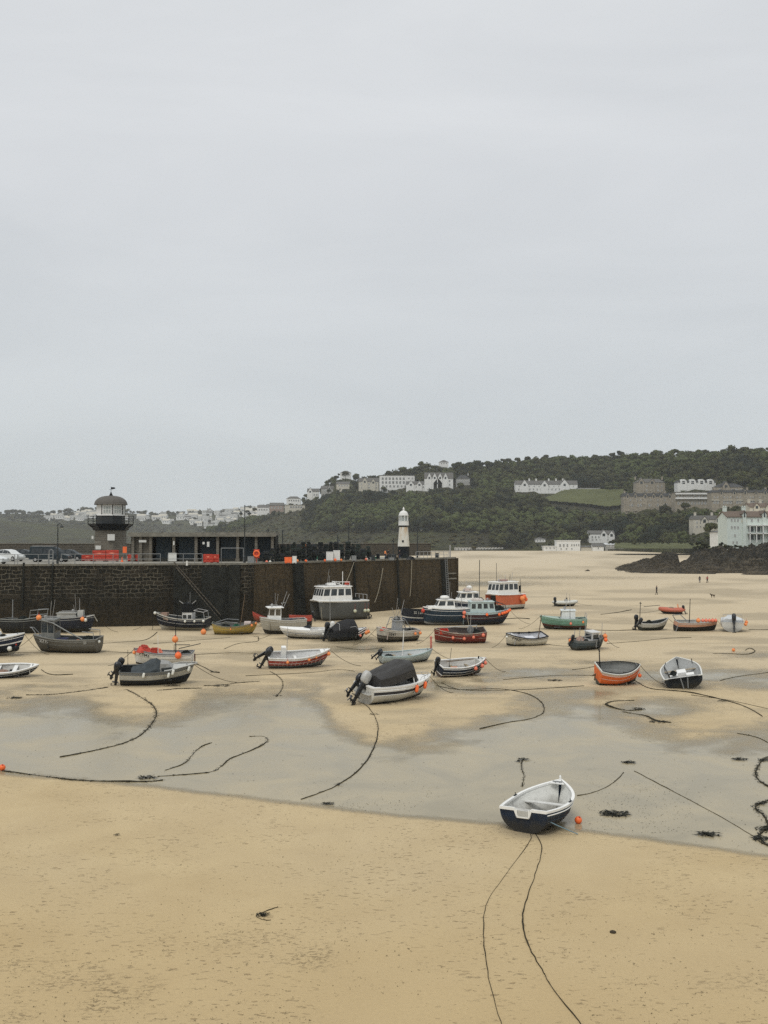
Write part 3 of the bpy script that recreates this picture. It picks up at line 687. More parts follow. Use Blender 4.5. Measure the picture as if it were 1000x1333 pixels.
B('hotel', 'tall pale green hotel with brown roof and white balconies above the rocks', 'hotel', 947, 1065, 712, 673, 'gable', 7, 'green_render', 'brown_roof', d=430, depth=12, sub=7, rows=[(677, 951, 963, 3, 1.7, 3.6), (686.5, 951, 963, 3, 1.7, 3.4), (697, 955, 959, 1, 1.8, 3), (697, 968, 971, 1, 2, 4), (706, 952, 962, 2, 1.8, 2.8), (677.5, 975, 1000, 3, 2, 3.6)], gables=[(969, 4.5, 665.5, 669), (995, 5, 665.5, 669)], chim=(950, 975), extra=hotelx)
B('white_house', 'low white annexe in the bushes left of the pale green hotel', 'house', 934, 947, 697, 693, 'hip', 2.5, 'white_render', 'slate', d=470, rows=[(695, 936, 946, 3, 1.8, 2)])
B('modern_apartments', 'white flat roofed apartment block with dark balconies on the ridge', 'apartments', 494, 540, 635.5, 619, 'flat', 1, 'white_render', 'slate', rows=[(623, 496, 528, 7, 2.6, 3.2), (628, 496, 528, 7, 2.6, 3.2), (633, 496, 540, 9, 2.4, 2.6), (622.5, 530, 539, 2, 1.8, 2), (627.5, 530, 539, 2, 1.8, 2)])
B('house', 'cream and brown gabled villa left of the white flat roofed apartments', 'house', 467, 493, 637, 627, 'gable', 5, 'cream_render', 'slate', rows=[(630, 469, 492, 5, 2, 2.4), (634.5, 469, 492, 5, 2, 2.2)], gables=[(475, 7, 621.5, 627), (486, 6, 623, 628)])
B('white_house', 'white gabled cottages between the apartments and the row of dormers', 'house', 529, 554, 637, 630.5, 'gable', 4, 'white_render', 'slate', rows=[(634, 531, 553, 5, 2, 2)], gables=[(535, 8, 625.5, 631), (546, 7, 626, 631)])
B('white_house', 'big white house with a row of dormers and steep slate roof', 'house', 553, 590, 634, 623, 'gable', 8, 'white_render', 'slate', rows=[(626, 556, 588, 6, 2, 2.6), (631, 556, 588, 6, 2, 2.6)], gables=[(559, 6, 615.5, 622), (566, 6, 615.5, 622), (573, 6, 615.5, 622), (580, 6, 615.5, 622), (570, 11, 622.5, 629)])
B('house', 'dark stone house right of the white house with dormers', 'house', 594, 612, 631, 623, 'hip', 5, 'grey_render', 'dark_slate', rows=[(626.5, 596, 611, 4, 2, 2.4)], chim=(610,))
B('white_house', 'small white house on the very top of the ridge above the dormers', 'house', 572, 584, 604.5, 601.5, 'hip', 3, 'white_render', 'slate', rows=[(603, 573, 583, 3, 1.8, 1.6)])
B('white_house', 'white house under round trees at the left crest of the ridge', 'house', 443, 457, 621, 615.5, 'hip', 3, 'white_render', 'slate', rows=[(618, 444, 456, 4, 1.8, 2)])
B('white_house', 'white gabled house halfway down the left shoulder of the ridge', 'house', 400, 415, 648, 640, 'gable', 4, 'white_render', 'slate', rows=[(644, 401, 414, 4, 1.8, 2.4)], gables=[(404, 6, 634.5, 640)])
B('white_house', 'white house under grey roof below the first crest house', 'house', 438, 455, 634.5, 630, 'gable', 3, 'cream_render', 'slate', rows=[(632, 440, 454, 4, 1.8, 2)])
B('long_house', 'long low cream house with dark windows on the left slope', 'house', 371, 397, 663, 657.5, 'flat', 1, 'cream_render', 'slate', rows=[(660, 377, 394, 5, 2.3, 2.6)])
B('white_house', 'white house with low roof above the long cream house', 'house', 373, 391, 654.5, 649, 'hip', 3, 'white_render', 'slate', rows=[(651.5, 375, 390, 5, 1.8, 2)])
B('white_house', 'pair of white houses where the ridge meets the hazy town', 'house', 335, 350, 667, 660.5, 'gable', 3, 'white_render', 'slate', rows=[(663.5, 336, 349, 4, 1.8, 2)])
B('house', 'brown brick house beside the white pair on the left ridge', 'house', 351, 369, 664, 658, 'gable', 3.5, 'pink_brick', 'slate', rows=[(661, 352, 368, 4, 1.8, 2)])
B('white_house', 'white house with grey gable left of the crest', 'house', 418, 434, 640.5, 636, 'gable', 3.5, 'grey_render', 'slate', rows=[(638, 419, 433, 4, 1.8, 2)], gables=[(429, 5, 631, 636)])
B('beach_cafe', 'white flat roofed beach cafe with dark windows at the foot of the wood', 'cafe', 725, 755.5, 716, 704, 'flat', .6, 'white_render', 'white_render', d=845, rows=[(710, 727, 741, 3, 2.2, 3.6), (709.5, 743, 755, 4, 1.4, 2.6), (714.5, 727, 748, 3, 1.6, 2)])
B('kiosk', 'low white kiosk adjoining the left side of the beach cafe', 'kiosk', 708, 724.5, 716, 711.5, 'flat', .4, 'white_render', 'white_render', d=846, rows=[(713.5, 709, 724, 3, 2, 1.6)])
B('hut', 'small white hut in the bushes above the beach kiosk', 'hut', 697, 710, 705.5, 701.8, 'hip', 2.2, 'white_render', 'slate', rows=[(703.4, 698, 709, 3, 1.8, 1.6)])
B('white_house', 'white house with two sharp gables among trees behind the beach', 'house', 767, 800, 704.5, 695, 'gable', 4, 'white_render', 'slate', rows=[(699, 769, 799, 7, 1.8, 2.4), (702.5, 769, 799, 6, 1.8, 1.8)], gables=[(786, 9, 690, 696), (796, 8, 691, 696.5)])
B('shed', 'white gabled shed on the far beach right of the cafe', 'shed', 772, 786, 716, 711.5, 'gable', 3.5, 'white_render', 'slate', d=842, rows=[(713.5, 777, 781, 1, 1.6, 2.4)])
B('wall_building', 'long low stone building between the cafe and the white shed', 'building', 756.5, 771.5, 716, 712.3, 'gable', 1.5, 'cream_render', 'slate', d=848)
B('pavilion', 'long low white roofed pavilion right of the white shed', 'building', 788, 817, 713, 709, 'gable', 1.6, 'grey_render', 'canvas_white', rows=[(711, 789, 816, 6, 2.4, 1.4)])
# beach huts: a row of small huts, each a thing of its own
o0 = None
for i in range(17):
    u = 593.5 + i * 3.75; p = P(u, 716.4, 858)
    if o0 is None:
        r = empty('beach_hut', p); m = MB(); m.box((0, 1.2, 1.3), (2.0, 2.4, 2.6)); m.build('wall', 'white_render', r)
        m = MB(); m.box((0, 1.1, 2.7), (2.3, 2.9, .2)); m.build('roof', 'slate', r); m = MB(); m.box((0, -.03, 1.0), (.9, .08, 1.8)); m.build('door', 'dark_steel', r); o0 = r
    else: r = copy_tree(o0); r.location = p
    tag(r, 'small cream beach hut in the row at the far edge of the beach', 'beach hut', 'row of beach huts')
# hazy town on the far hill
def townhouse(kind):
    r = empty('town_house'); w, h, dd, rr = kind
    m = MB(); m.box((0, dd / 2, h / 2 - 2), (w, dd, h + 4))
    for sx in (-1, 1): m.add([(sx * w / 2, 0, h), (sx * w / 2, dd, h), (sx * w / 2, dd / 2, h + rr)], [(0, 1, 2)])
    m.build('wall', 'white_render', r)
    m = MB()
    for y0 in (-.4, dd + .4): m.hexa(*[[Vector((-w / 2 - .3, y0, h + z)), Vector((w / 2 + .3, y0, h + z)), Vector((w / 2 + .3, dd / 2, h + rr + z)), Vector((-w / 2 - .3, dd / 2, h + rr + z))] for z in (0, .4)])
    m.build('roof', 'slate', r)
    for i in (-1, 0, 1): m = MB(); m.box((i * w * .3, -.05, h * .55), (w * .14, .12, h * .3)); m.build('window', 'glass', r)
    return r
protos = [townhouse(k) for k in ((11, 6, 8, 3), (16, 6.5, 9, 3.5), (24, 8, 10, 4), (9, 7, 8, 4))]
rnd = random.Random(3); used_p = [False] * 4; tint = ['white_render', 'cream_render', 'grey_render', 'pink_brick']
spots = []
for (ua, ub, va, vb, n) in [(62, 122, 673, 679, 22), (88, 128, 668, 674, 10), (210, 345, 672, 684, 44), (235, 345, 667, 674, 30), (255, 330, 683, 690, 14), (300, 350, 663, 669, 14), (160, 215, 674, 680, 10)]:
    for i in range(n): spots.append((rnd.uniform(ua, ub), rnd.uniform(va, vb)))
for i, (u, v) in enumerate(spots):
    s = (v - 712) / (interp(u, FRIDGE) - 712)
    if s > 1: continue
    k = rnd.randrange(4); p = far_at(u, min(s, .99)); p.z += 2
    if not used_p[k]: o = protos[k]; used_p[k] = True
    else: o = copy_tree(protos[k])
    o.location = p; o.rotation_euler = (0, 0, rnd.uniform(-.5, .5)); wm_ = rnd.choice([0, 0, 0, 1, 1, 2])
    if wm_:
        ch = o.children[0]; ch.data = ch.data.copy(); ch.data.materials[0] = M(tint[wm_])
    tag(o, 'pale rendered house in the hazy town on the far left hill', 'house', 'houses of the hazy town on the far hill')
for k in range(4):
    if not used_p[k]: protos[k].location = far_at(100, .5); tag(protos[k], 'pale rendered house in the hazy town on the far left hill', 'house', 'houses of the hazy town on the far hill')
cp = far_at(272, .97); r = empty('church_tower', cp); tag(r, 'square church tower standing above the hazy far town', 'church tower')
m = MB(); m.box((0, 0, 6), (8, 8, 18)); m.build('tower', 'grey_render', r); m = MB()
for sx in (-1, 1):
    for sy in (-1, 1): m.lathe([(.7, 0), (.5, 1.5), (.02, 3)], 6, (sx * 3.6, sy * 3.6, 15))
m.build('pinnacle', 'grey_render', r)

# the slope, cut back to a level plot in front of each house
for (ba, bb, vt, vb_, bd) in WINBOX:
    hu, hv = px(hx, hy, HZ)
    sel = (hu > ba - 7) & (hu < bb + 7) & (hv < vb_ + 1.0) & (hv > vt - 4) & (hy < bd + 2)
    sel[0] = False
    HZ = np.where(sel, np.minimum(HZ, H - (vb_ + 2.0 - 700) * hy / F), HZ)
tag(gridmesh('hill', hx, hy, HZ, 'hill', {}), kind='structure')
# ================================================================ field on the slope
FIELD = [(700, 657), (716, 650), (731, 643), (745, 641), (790, 641.5), (813, 641), (812, 662), (790, 664), (768, 661), (740, 658.5), (720, 657)]
def inpoly(u, v, poly):
    c = False; j = len(poly) - 1
    for i in range(len(poly)):
        (x1, y1), (x2, y2) = poly[i], poly[j]
        if (y1 > v) != (y2 > v) and u < (x2 - x1) * (v - y1) / (y2 - y1) + x1: c = not c
        j = i
    return c
fm = MB(); gu = np.arange(696, 818, 2.0); gv = np.arange(639, 667, 1.0)
def fp(u, v):
    p = P(u, v, hill_inv(u, v)); p.z += 4.0; return p
for u in gu:
    for v in gv:
        if inpoly(u + 1, v + .5, FIELD): fm.face([fp(u, v + 1), fp(u + 2, v + 1), fp(u + 2, v), fp(u, v)])
bmf = fm.build('field', 'field'); tag(bmf, kind='structure')
f2 = MB()
for i in range(28):
    u = 800 + i * 6.5; f2.face([P(u, 714, 640) , P(u + 6.5, 714, 640), P(u + 6.5, 706.5, 700), P(u, 706.5, 700)])
tag(f2.build('grass_bank', 'field'), kind='structure')

# ================================================================ trees
def crown_template(seed, nb, leaf, ico=1, nq=22, flat=.75):
    rd = random.Random(seed); vs, fs, tv = [], [], []
    for b in range(nb):
        a = rd.uniform(0, 2 * math.pi); rr = rd.uniform(.15, .62) if b else 0
        c = Vector((math.cos(a) * rr, math.sin(a) * rr, rd.uniform(-.18, .38) + (0 if b else .1))); br = rd.uniform(.34, .52) * (1.15 if b == 0 else 1)
        t = rd.uniform(-.5, .5); bm = bmesh.new(); bmesh.ops.create_icosphere(bm, subdivisions=ico, radius=1)
        n0 = len(vs)
        for v in bm.verts:
            q = v.co * br * .86 * (1 + rd.uniform(-.16, .12)); vs.append((c.x + q.x, c.y + q.y, c.z + q.z * flat)); tv.append(t + rd.uniform(-.15, .15))
        fs += [tuple(n0 + v.index for v in f.verts) for f in bm.faces]; bm.free()
        for k in range(nq):
            n = Vector((rd.gauss(0, 1), rd.gauss(0, 1), rd.gauss(.25, 1))).normalized(); p = c + Vector((n.x, n.y, n.z * flat)) * br * rd.uniform(.86, 1.12)
            t1 = n.cross(Vector((rd.gauss(0, 1), rd.gauss(0, 1), rd.gauss(0, 1)))).normalized(); n2 = (n + t1 * rd.uniform(-.6, .6)).normalized(); t1 = n2.cross(t1).normalized(); t2 = n2.cross(t1)
            s1, s2 = leaf * rd.uniform(.6, 1.3), leaf * rd.uniform(.6, 1.3); n0 = len(vs)
            vs += [tuple(p - t1 * s1 - t2 * s2 * .3), tuple(p + t1 * s1 * .2 - t2 * s2), tuple(p + t1 * s1 + t2 * s2 * .4), tuple(p - t1 * s1 * .3 + t2 * s2)]
            fs += [(n0, n0 + 1, n0 + 2), (n0, n0 + 2, n0 + 3)]; tq = t + rd.uniform(-.2, .2); tv += [tq] * 4
    return np.array(vs, np.float32), np.array(fs, np.int32), np.array(tv, np.float32)
TMPL = [crown_template(20 + i, 5, .15, 1, 16) for i in range(5)]
def mass(name, items, mat):                # items: (x, y, z, radius, height factor, tint)
    V, Fc, T, n = [], [], [], 0
    rd = random.Random(5)
    for (x, y, z, r, hf, t) in items:
        v, f, tv = TMPL[rd.randrange(len(TMPL))]; a = rd.uniform(0, 6.28); ca, sa = math.cos(a), math.sin(a)
        w = np.stack([(v[:, 0] * ca - v[:, 1] * sa) * r + x, (v[:, 0] * sa + v[:, 1] * ca) * r + y, v[:, 2] * r * hf + z], -1)
        V.append(w); Fc.append(f + n); T.append(tv * .5 + t); n += len(v)
    V = np.concatenate(V).astype(np.float32); Fc = np.concatenate(Fc).astype(np.int32); T = np.concatenate(T).astype(np.float32)
    me = bpy.data.meshes.new(name); me.vertices.add(len(V)); me.vertices.foreach_set('co', V.ravel())
    me.loops.add(Fc.size); me.loops.foreach_set('vertex_index', Fc.ravel()); me.polygons.add(len(Fc))
    me.polygons.foreach_set('loop_start', np.arange(0, Fc.size, 3, dtype=np.int32)); me.polygons.foreach_set('loop_total', np.full(len(Fc), 3, np.int32))
    at = me.attributes.new('tint', 'FLOAT', 'POINT'); at.data.foreach_set('value', T)
    me.update(calc_edges=True); me.materials.append(M(mat)); o = bpy.data.objects.new(name, me); COL.objects.link(o); return o
def blocked(u, v, d, hpx):
    if inpoly(u, v - hpx * .3, FIELD) or inpoly(u, v, FIELD) or inpoly(u, v - hpx * .9, FIELD): return True
    for (a, b, vt, vb, bd) in WINBOX:
        if a - hpx * .4 < u < b + hpx * .4 and v > vt and v - hpx < vb - .5 and d < bd + 14: return True
    return False
rnd = random.Random(11); wood, scrub = [], []
for k in range(62):
    s = (k + .5) / 62
    u = 225 + rnd.uniform(0, 8)
    while u < 1180:
        d = interp(u, BASED) + 420 * s; step = 9.0 * F / d * rnd.uniform(.75, 1.25); uj = u; u += step
        p = hill_at(uj, min(1, s + rnd.uniform(-.007, .007)))
        vb_, vr_ = interp(uj, BASEV), interp(uj, RIDGE); v = vb_ + (vr_ - vb_) * hill_g(s)
        cn = float(fbm(np.array([p.x / 34.0]), np.array([p.y / 60.0]), 3, 61)[0]); t = .5 + (cn - .5) * 3.2 + rnd.uniform(-.28, .28)
        if v < 640 and uj > 560: t += .18
        if v > 690 or uj < 420: t += .12
        bushy = uj < 395 and v > interp(uj, RIDGE) + 9 or (uj < 640 and v > 694)
        if bushy:
            if rnd.random() < .62: continue
            r = rnd.uniform(1.5, 3.4)
            if blocked(uj, v, p.y, r * 1.2 * F / d): continue
            scrub.append((p.x, p.y, p.z + r * .3, r * 1.4, .6, t))
        else:
            r = rnd.choice([rnd.uniform(3.4, 5.2), rnd.uniform(5, 7), rnd.uniform(6.5, 9.5)]) * (1 if uj > 420 else .75)
            if uj > 860 and v > 640: r *= .8
            hgt = (r * 1.7) * F / d
            if blocked(uj, v, p.y, hgt):
                r = 1.6; hgt = 3 * F / d
                if blocked(uj, v, p.y, hgt): continue
            if s > .985: continue
            wood.append((p.x, p.y, p.z + r * .6, r * 1.12, rnd.uniform(.8, 1.15), t))
tag(mass('woodland', wood, 'wood'), kind='stuff')
tag(mass('scrub', scrub, 'scrub'), kind='stuff')
farw = []
for i in range(620):
    u = rnd.uniform(-60, 372); s = rnd.random() ** .6; p = far_at(u, s * .99)
    if 205 < u < 345 and s < .97 and rnd.random() < .6: continue
    r = rnd.uniform(4, 9); farw.append((p.x, p.y, p.z + r * .4, r * 1.2, .8, rnd.uniform(0, 1)))
for i in range(150):
    u = rnd.uniform(-60, 372); p = far_at(u, 1); r = rnd.uniform(3.5, 9); farw.append((p.x, p.y, p.z + r * .5, r * 1.2, .9, rnd.uniform(0, 1)))
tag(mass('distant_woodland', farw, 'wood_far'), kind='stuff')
# individual trees along the skyline and near the houses: trunk + crown each
def tree_proto(seed):
    r = empty('tree'); v, f, t = crown_template(seed, 7, .105, 2, 60, .8)
    me = bpy.data.meshes.new('crown'); me.from_pydata((v * 5.2 + np.array([0, 0, 6.2])).tolist(), [], f.tolist()); me.materials.append(M('tree')); me.update()
    c = bpy.data.objects.new('crown', me); COL.objects.link(c); c.parent = r
    m = MB(); m.tube([(0, 0, -1.5), (.1, 0, 1.5), (.05, .1, 3.4), (.3, .1, 5.5)], [.45, .34, .28, .12], n=7)
    rd = random.Random(seed)
    for i in range(5):
        a = rd.uniform(0, 6.28); m.tube([(0, 0, 2 + i * .45), (math.cos(a) * 1.3, math.sin(a) * 1.3, 3.6 + i * .4), (math.cos(a) * 2.9, math.sin(a) * 2.9, 5.2 + i * .4)], [.2, .14, .05], n=5)
    m.build('trunk', 'bark', r); return r
tp = [tree_proto(70 + i) for i in range(5)]; used_t = [False] * 5
def put_tree(p, s, label, group, sz=1.0):
    k = rnd.randrange(5)
    if used_t[k]: o = copy_tree(tp[k])
    else: o = tp[k]; used_t[k] = True
    o.location = p; o.rotation_euler = (0, 0, rnd.uniform(0, 6.28)); o.scale = (s, s, s * sz); tag(o, label, 'tree', group)
u = 395
while u < 1090:
    p = hill_at(u, .985 + rnd.uniform(-.01, .01)); d = p.y; sc = rnd.uniform(.55, 1.05) * (1.25 if rnd.random() < .12 else 1)
    bl = any(a - 3 < u < b + 3 and vt < interp(u, RIDGE) + 2 and d < bd + 20 for (a, b, vt, vb, bd) in WINBOX)
    grp = ('round leafy tree on the skyline of the left shoulder of the ridge', 'skyline trees of the left shoulder') if u < 520 else (('round leafy tree on the skyline above the white gabled terrace', 'skyline trees above the white gabled terrace') if u < 800 else ('round leafy tree on the skyline above the stone terraces', 'skyline trees above the stone terraces'))
    if not bl: put_tree(p, sc, grp[0], grp[1], rnd.uniform(.85, 1.1))
    u += rnd.uniform(3.2, 5.8) * F / d * 1.0
for (u, v, s, lb) in [(450, 622, .95, 'round crowned tree just right of the crest house'), (441, 621, .55, 'small dark tree left of the crest house'), (463, 627, 1.15, 'broad tree on the dip right of the crest house'), (433, 634, .7, 'dark tree below the crest house'),
                      (412, 653, .8, 'dark tree below the white gabled house on the left shoulder'), (428, 644, .8, 'tree right of the white gabled house on the left shoulder'), (395, 655, .7, 'dark tree left of the white gabled house on the shoulder'),
                      (332, 668, .9, 'round tree where the ridge meets the hazy town'), (322, 670, .8, 'pale tree on the lowest part of the ridge'), (548, 610, 1.1, 'tall tree on the ridge above the dormered house'), (600, 640, 1.1, 'tree below the dark stone house'), (500, 642, .9, 'tree in front of the white flat roofed apartments'),
                      (866, 672, 1.0, 'dark tree below the stone terrace'), (892, 668, 1.0, 'dark tree left of the cream villa'), (893, 690, 1.1, 'dark rounded tree beside the cream villa'), (925, 700, .9, 'dark tree in front of the cream villa'), (838, 690, 1.0, 'dark tree above the grass bank'), (815, 668, .9, 'tree at the corner of the green field'), (818, 700, 1.0, 'tree behind the low white pavilion')]:
    p = P(u, v, hill_inv(u, v)) if lb.find('villa') < 0 or u < 900 else P(u, v, 560)
    put_tree(p, s, lb, None)
# bushes at the foot of the hotel
sb = []
for i in range(90):
    u = rnd.uniform(900, 1050); v = rnd.uniform(711, 719) - (4 if u < 945 else 0); r = rnd.uniform(1.0, 2.2); p = P(u, v, rnd.uniform(392, 420)); sb.append((p.x, p.y, p.z, r, .8, rnd.uniform(-.1, .35)))
for i in range(70):
    u = rnd.uniform(790, 935); r = rnd.uniform(1.0, 2.4); p = P(u, rnd.uniform(703, 708), rnd.uniform(640, 690)); sb.append((p.x, p.y, p.z, r, .8, rnd.uniform(-.1, .4)))
tag(mass('bushes', sb, 'wood'), kind='stuff')

# ================================================================ rocks
def rock(name, label, u0, u1, prof, foot, d0, dd, seed, nx=190, ny=60, group=None):
    X_, Y_, Z_ = np.zeros((ny, nx)), np.zeros((ny, nx)), np.zeros((ny, nx))
    for i in range(ny):
        for j in range(nx):
            u = lerp(u0, u1, j / (nx - 1)); fd = interp(u, foot); t = i / (ny - 1); d = fd + dd * t
            p = P(u, 700, d); top = P(u, interp(u, prof), fd + dd * .55).z
            X_[i, j] = p.x; Y_[i, j] = d
            Z_[i, j] = top * max(0, math.sin(math.pi * min(1, t * 1.0)) ** .55)
    n = fbm(X_ / 6, Y_ / 14, 5, seed); big = 1 - np.abs(fbm(X_ / 13 + 3, Y_ / 40, 3, seed + 11) - .5) * 4.2; n2 = np.abs(fbm(X_ / 2.2 + n * 3, Y_ / 7, 5, seed + 5) - .5) * 2
    edge = np.minimum(1, np.minimum(np.arange(nx), nx - 1 - np.arange(nx)) / 10.0)[None, :]
    Zf = (Z_ * (.36 + .66 * n + .36 * big) - n2 * (Z_ * .6 + .5) + (np.floor(n * 9) / 9 - n) * 1.5) * edge - .3
    o = gridmesh(name, X_, Y_, Zf, 'rock', {}); o.data.polygons.foreach_set('use_smooth', [False] * len(o.data.polygons))
    tag(o, label, 'rock', group); return o
rock('rock_outcrop', 'dark jagged rock hump on the beach, tapering to the left', 784, 888, [(784, 744), (798, 739), (815, 733), (838, 726), (855, 719), (868, 717), (880, 719), (888, 733)], [(793, 322), (888, 345)], 322, 75, 2)
rock('rock_outcrop', 'broad dark rock mass below the pale green hotel', 868, 1080, [(868, 741), (880, 733), (895, 725), (905, 713), (925, 709), (950, 711), (975, 709), (1000, 706), (1080, 698)], [(868, 330), (920, 312), (1080, 318)], 312, 110, 6, nx=190)
rock('rock_ledge', 'low weedy rock ledge in front of the dark rock mass', 800, 935, [(800, 744), (830, 741), (860, 736), (900, 735), (935, 742)], [(800, 316), (870, 311), (935, 304)], 312, 22, 9, ny=18)
rock('rock_ledge', 'low brown rock at the right edge below the hotel', 958, 1060, [(958, 745), (975, 739), (1000, 738), (1060, 738)], [(958, 300), (1060, 296)], 300, 18, 12, nx=60, ny=16)
rock('rock', 'small dark rock alone on the sand left of the rock hump', 757, 775, [(757, 743), (764, 738), (770, 741), (775, 743)], [(757, 333), (775, 333)], 333, 6, 15, nx=24, ny=10)
# ================================================================ the stone pier
ZD = 8.05
def D(u, v): return G(u, v, ZD)
A0, A1, B0, B1 = G(-110, 820.5), G(322, 812.5), G(330, 811), G(597, 786.5)
nB = (B1 - B0).normalized(); nB = Vector((-nB.y, nB.x, 0)); nA = Vector((-.0, 1, 0))
pier = empty('harbour_pier', A1); tag(pier, 'long stone harbour pier with weed stained walls and a lighthouse at its end', 'pier')
def loc(p): return Vector(p) - A1
def wallquad(mb, a, b, z0, z1, batter=(.0, .0), n=Vector((0, 1, 0)), s0=0, seg=1):
    L_ = (b - a).length
    for i in range(seg):
        p, q = a.lerp(b, i / seg), a.lerp(b, (i + 1) / seg); u0, u1 = s0 + L_ * i / seg, s0 + L_ * (i + 1) / seg
        up = n * batter[0]
        mb.face([Vector((p.x, p.y, z0)), Vector((q.x, q.y, z0)), Vector((q.x, q.y, z1)) + up, Vector((p.x, p.y, z1)) + up], 0, [(u0, z0), (u1, z0), (u1, z1), (u0, z1)])
BT = .55
w = MB(); wallquad(w, loc(A0), loc(A1), -.3, ZD, (BT,), nA); wallquad(w, loc(A1), loc(B0) , -.3, ZD, (BT,), nA, 60); w.build('wall', 'wall_left', pier)
w = MB(); wallquad(w, loc(B0), loc(B1), -.3, ZD, (BT,), nB)
e1 = loc(B1) + nB * 17; wallquad(w, loc(B1), e1, -.3, ZD, (-.001,), nB, 50)
w.build('wall', 'wall_right', pier)
bo = Vector((0, BT, 0))
far_ = [loc(B1) + nB * 17.5, loc(G(430, 790)) + Vector((0, 34, 0)), loc(A0) + Vector((-20, 62, 0))]
dk = MB(); dp = [loc(A0) + nA * BT, loc(A1) + nA * BT, loc(B0) + nB * BT, loc(B1) + nB * BT] + far_
dk.face([Vector((p.x, p.y, ZD)) for p in dp]); dk.build('deck', 'quay', pier)
cp = MB()
for a, b, n in ((loc(A0), loc(A1), nA), (loc(A1) + Vector((.0, 0, 0)), loc(B0), nA), (loc(B0), loc(B1), nB)):
    L_ = (b - a).length; k = max(1, int(L_ / 1.5)); dr = (b - a).normalized()
    for i in range(k):
        p, q = a.lerp(b, i / k) + n * (BT + .28), a.lerp(b, (i + 1) / k) + n * (BT + .28); h = .26 + random.uniform(-.02, .02)
        cp.bar(Vector((p.x, p.y, ZD + h / 2 - .1)) + dr * .015, Vector((q.x, q.y, ZD + h / 2 - .1)) - dr * .015, .72 + random.uniform(-.03, .03), h)
cp.build('coping', 'coping', pier)
# outer parapet, shows above the pots and between the things on the quay
pa = MB(); q0 = G(-60, 709.5, 10.5); pl = [loc(G(-90, 724.0, ZD)), loc(G(345, 724.5, ZD)), loc(G(560, 723.2, ZD))]
for a, b in zip(pl, pl[1:]):
    k = max(1, int((b - a).length / 5))
    for i in range(k):
        p, q = a.lerp(b, i / k), a.lerp(b, (i + 1) / k); pa.bar(Vector((p.x, p.y, ZD + 1.2)), Vector((q.x, q.y, ZD + 1.2)), .7, 2.4)
pa.build('parapet', 'parapet', pier)
pc = MB()
for a, b in zip(pl, pl[1:]): pc.bar(Vector((a.x, a.y, ZD + 2.46)), Vector((b.x, b.y, ZD + 2.46)), .9, .12)
pc.build('parapet_coping', 'coping', pier)
def face_pt(u):                            # point on the foot of the inner wall under photo column u
    a, b = (A0, A1) if u < 322 else (B0, B1)
    rx = (u - 500) / F / CP * 1.0
    t = (rx * a.y - a.x) / ((b.x - a.x) - rx * (b.y - a.y)); return a.lerp(b, t)
def on_face(mb, u0, u1, z0, z1, out, m=0):
    a, b = loc(face_pt(u0)), loc(face_pt(u1)); n = nA if u0 < 322 else nB
    def q(p, z, o): return Vector((p.x, p.y, z)) + n * (BT * max(0, z) / ZD - o)
    mb.hexa([q(a, z0, out), q(b, z0, out), q(b, z0, -.1), q(a, z0, -.1)], [q(a, z1, out), q(b, z1, out), q(b, z1, -.1), q(a, z1, -.1)], m)
for (u0, u1, z1, o) in ((299, 313, ZD - .15, .75), (384, 395, ZD - .15, .6), (576.5, 582.5, ZD - .3, .35)):  # last one is a dark strip painting the shade of the ladder slot
    m = MB()
    on_face(m, u0, u1, -.2, z1, o); m.build('buttress_or_slot', 'dark_stone', pier)
for (u0, u1, z) in ((583.5, 595, 5.3), (583.5, 595, 4.4)): m = MB(); on_face(m, u0, u1, z, z + .22, .2); m.build('ledge', 'coping', pier)
for u in (463.5, 520, 30, 68): m = MB(); on_face(m, u - .9, u + .9, .6 if u > 100 else 2.5, ZD + .35, .22); m.build('fender_post', 'dark_stone', pier)
for u in (580,):
    m = MB(); a = loc(face_pt(u)); n = nB
    for i in range(22):
        z = .5 + i * .34; p = Vector((a.x, a.y, z)) + n * (BT * z / ZD - .62); dr = Vector((n.y, -n.x, 0)); m.bar(p - dr * .3, p + dr * .3, .06)
    for s_ in (-.3, .3):
        dr = Vector((nB.y, -nB.x, 0)) * s_; m.tube([Vector((a.x, a.y, .3)) + n * (-.62) + dr, Vector((a.x, a.y, ZD + .6)) + n * (BT - .62) + dr], .045, n=6)
    m.build('ladder', 'galv', pier)
# steps let into the left wall, falling to the right
sf = face_pt(229); st = MB(); nst = 24; run = (face_pt(290) - sf).length
for i in range(nst):
    x0 = loc(sf).x + run * i / nst; x1 = loc(sf).x + run * (i + 1) / nst; z1 = ZD - .15 - (ZD - .8) * (i + 1) / nst; yb = loc(face_pt(229 + 61 * i / nst)).y
    st.box(((x0 + x1) / 2, yb - .35, z1 / 2 - .1), (x1 - x0, 1.5, z1 + .2))
sto = st.build('stairs', 'dark_stone', pier)
hr = MB(); a = loc(sf); b = loc(face_pt(290)); hr.tube([Vector((a.x, a.y - 1.0, ZD + .35)), Vector((b.x, b.y - 1.0, 1.3))], .09, n=6); hr.tube([Vector((a.x + .3, a.y - 1.02, ZD - .35)), Vector((b.x, b.y - 1.02, .6))], .10, n=6)
hr.build('stair_edge', 'parapet', sto)
dkp = MB(); on_face(dkp, 262, 299, 0, ZD - .4, .05); dkp.build('recess_shade', 'dark_stone', pier)  # dark sheet on the wall painting the shade of the stair recess
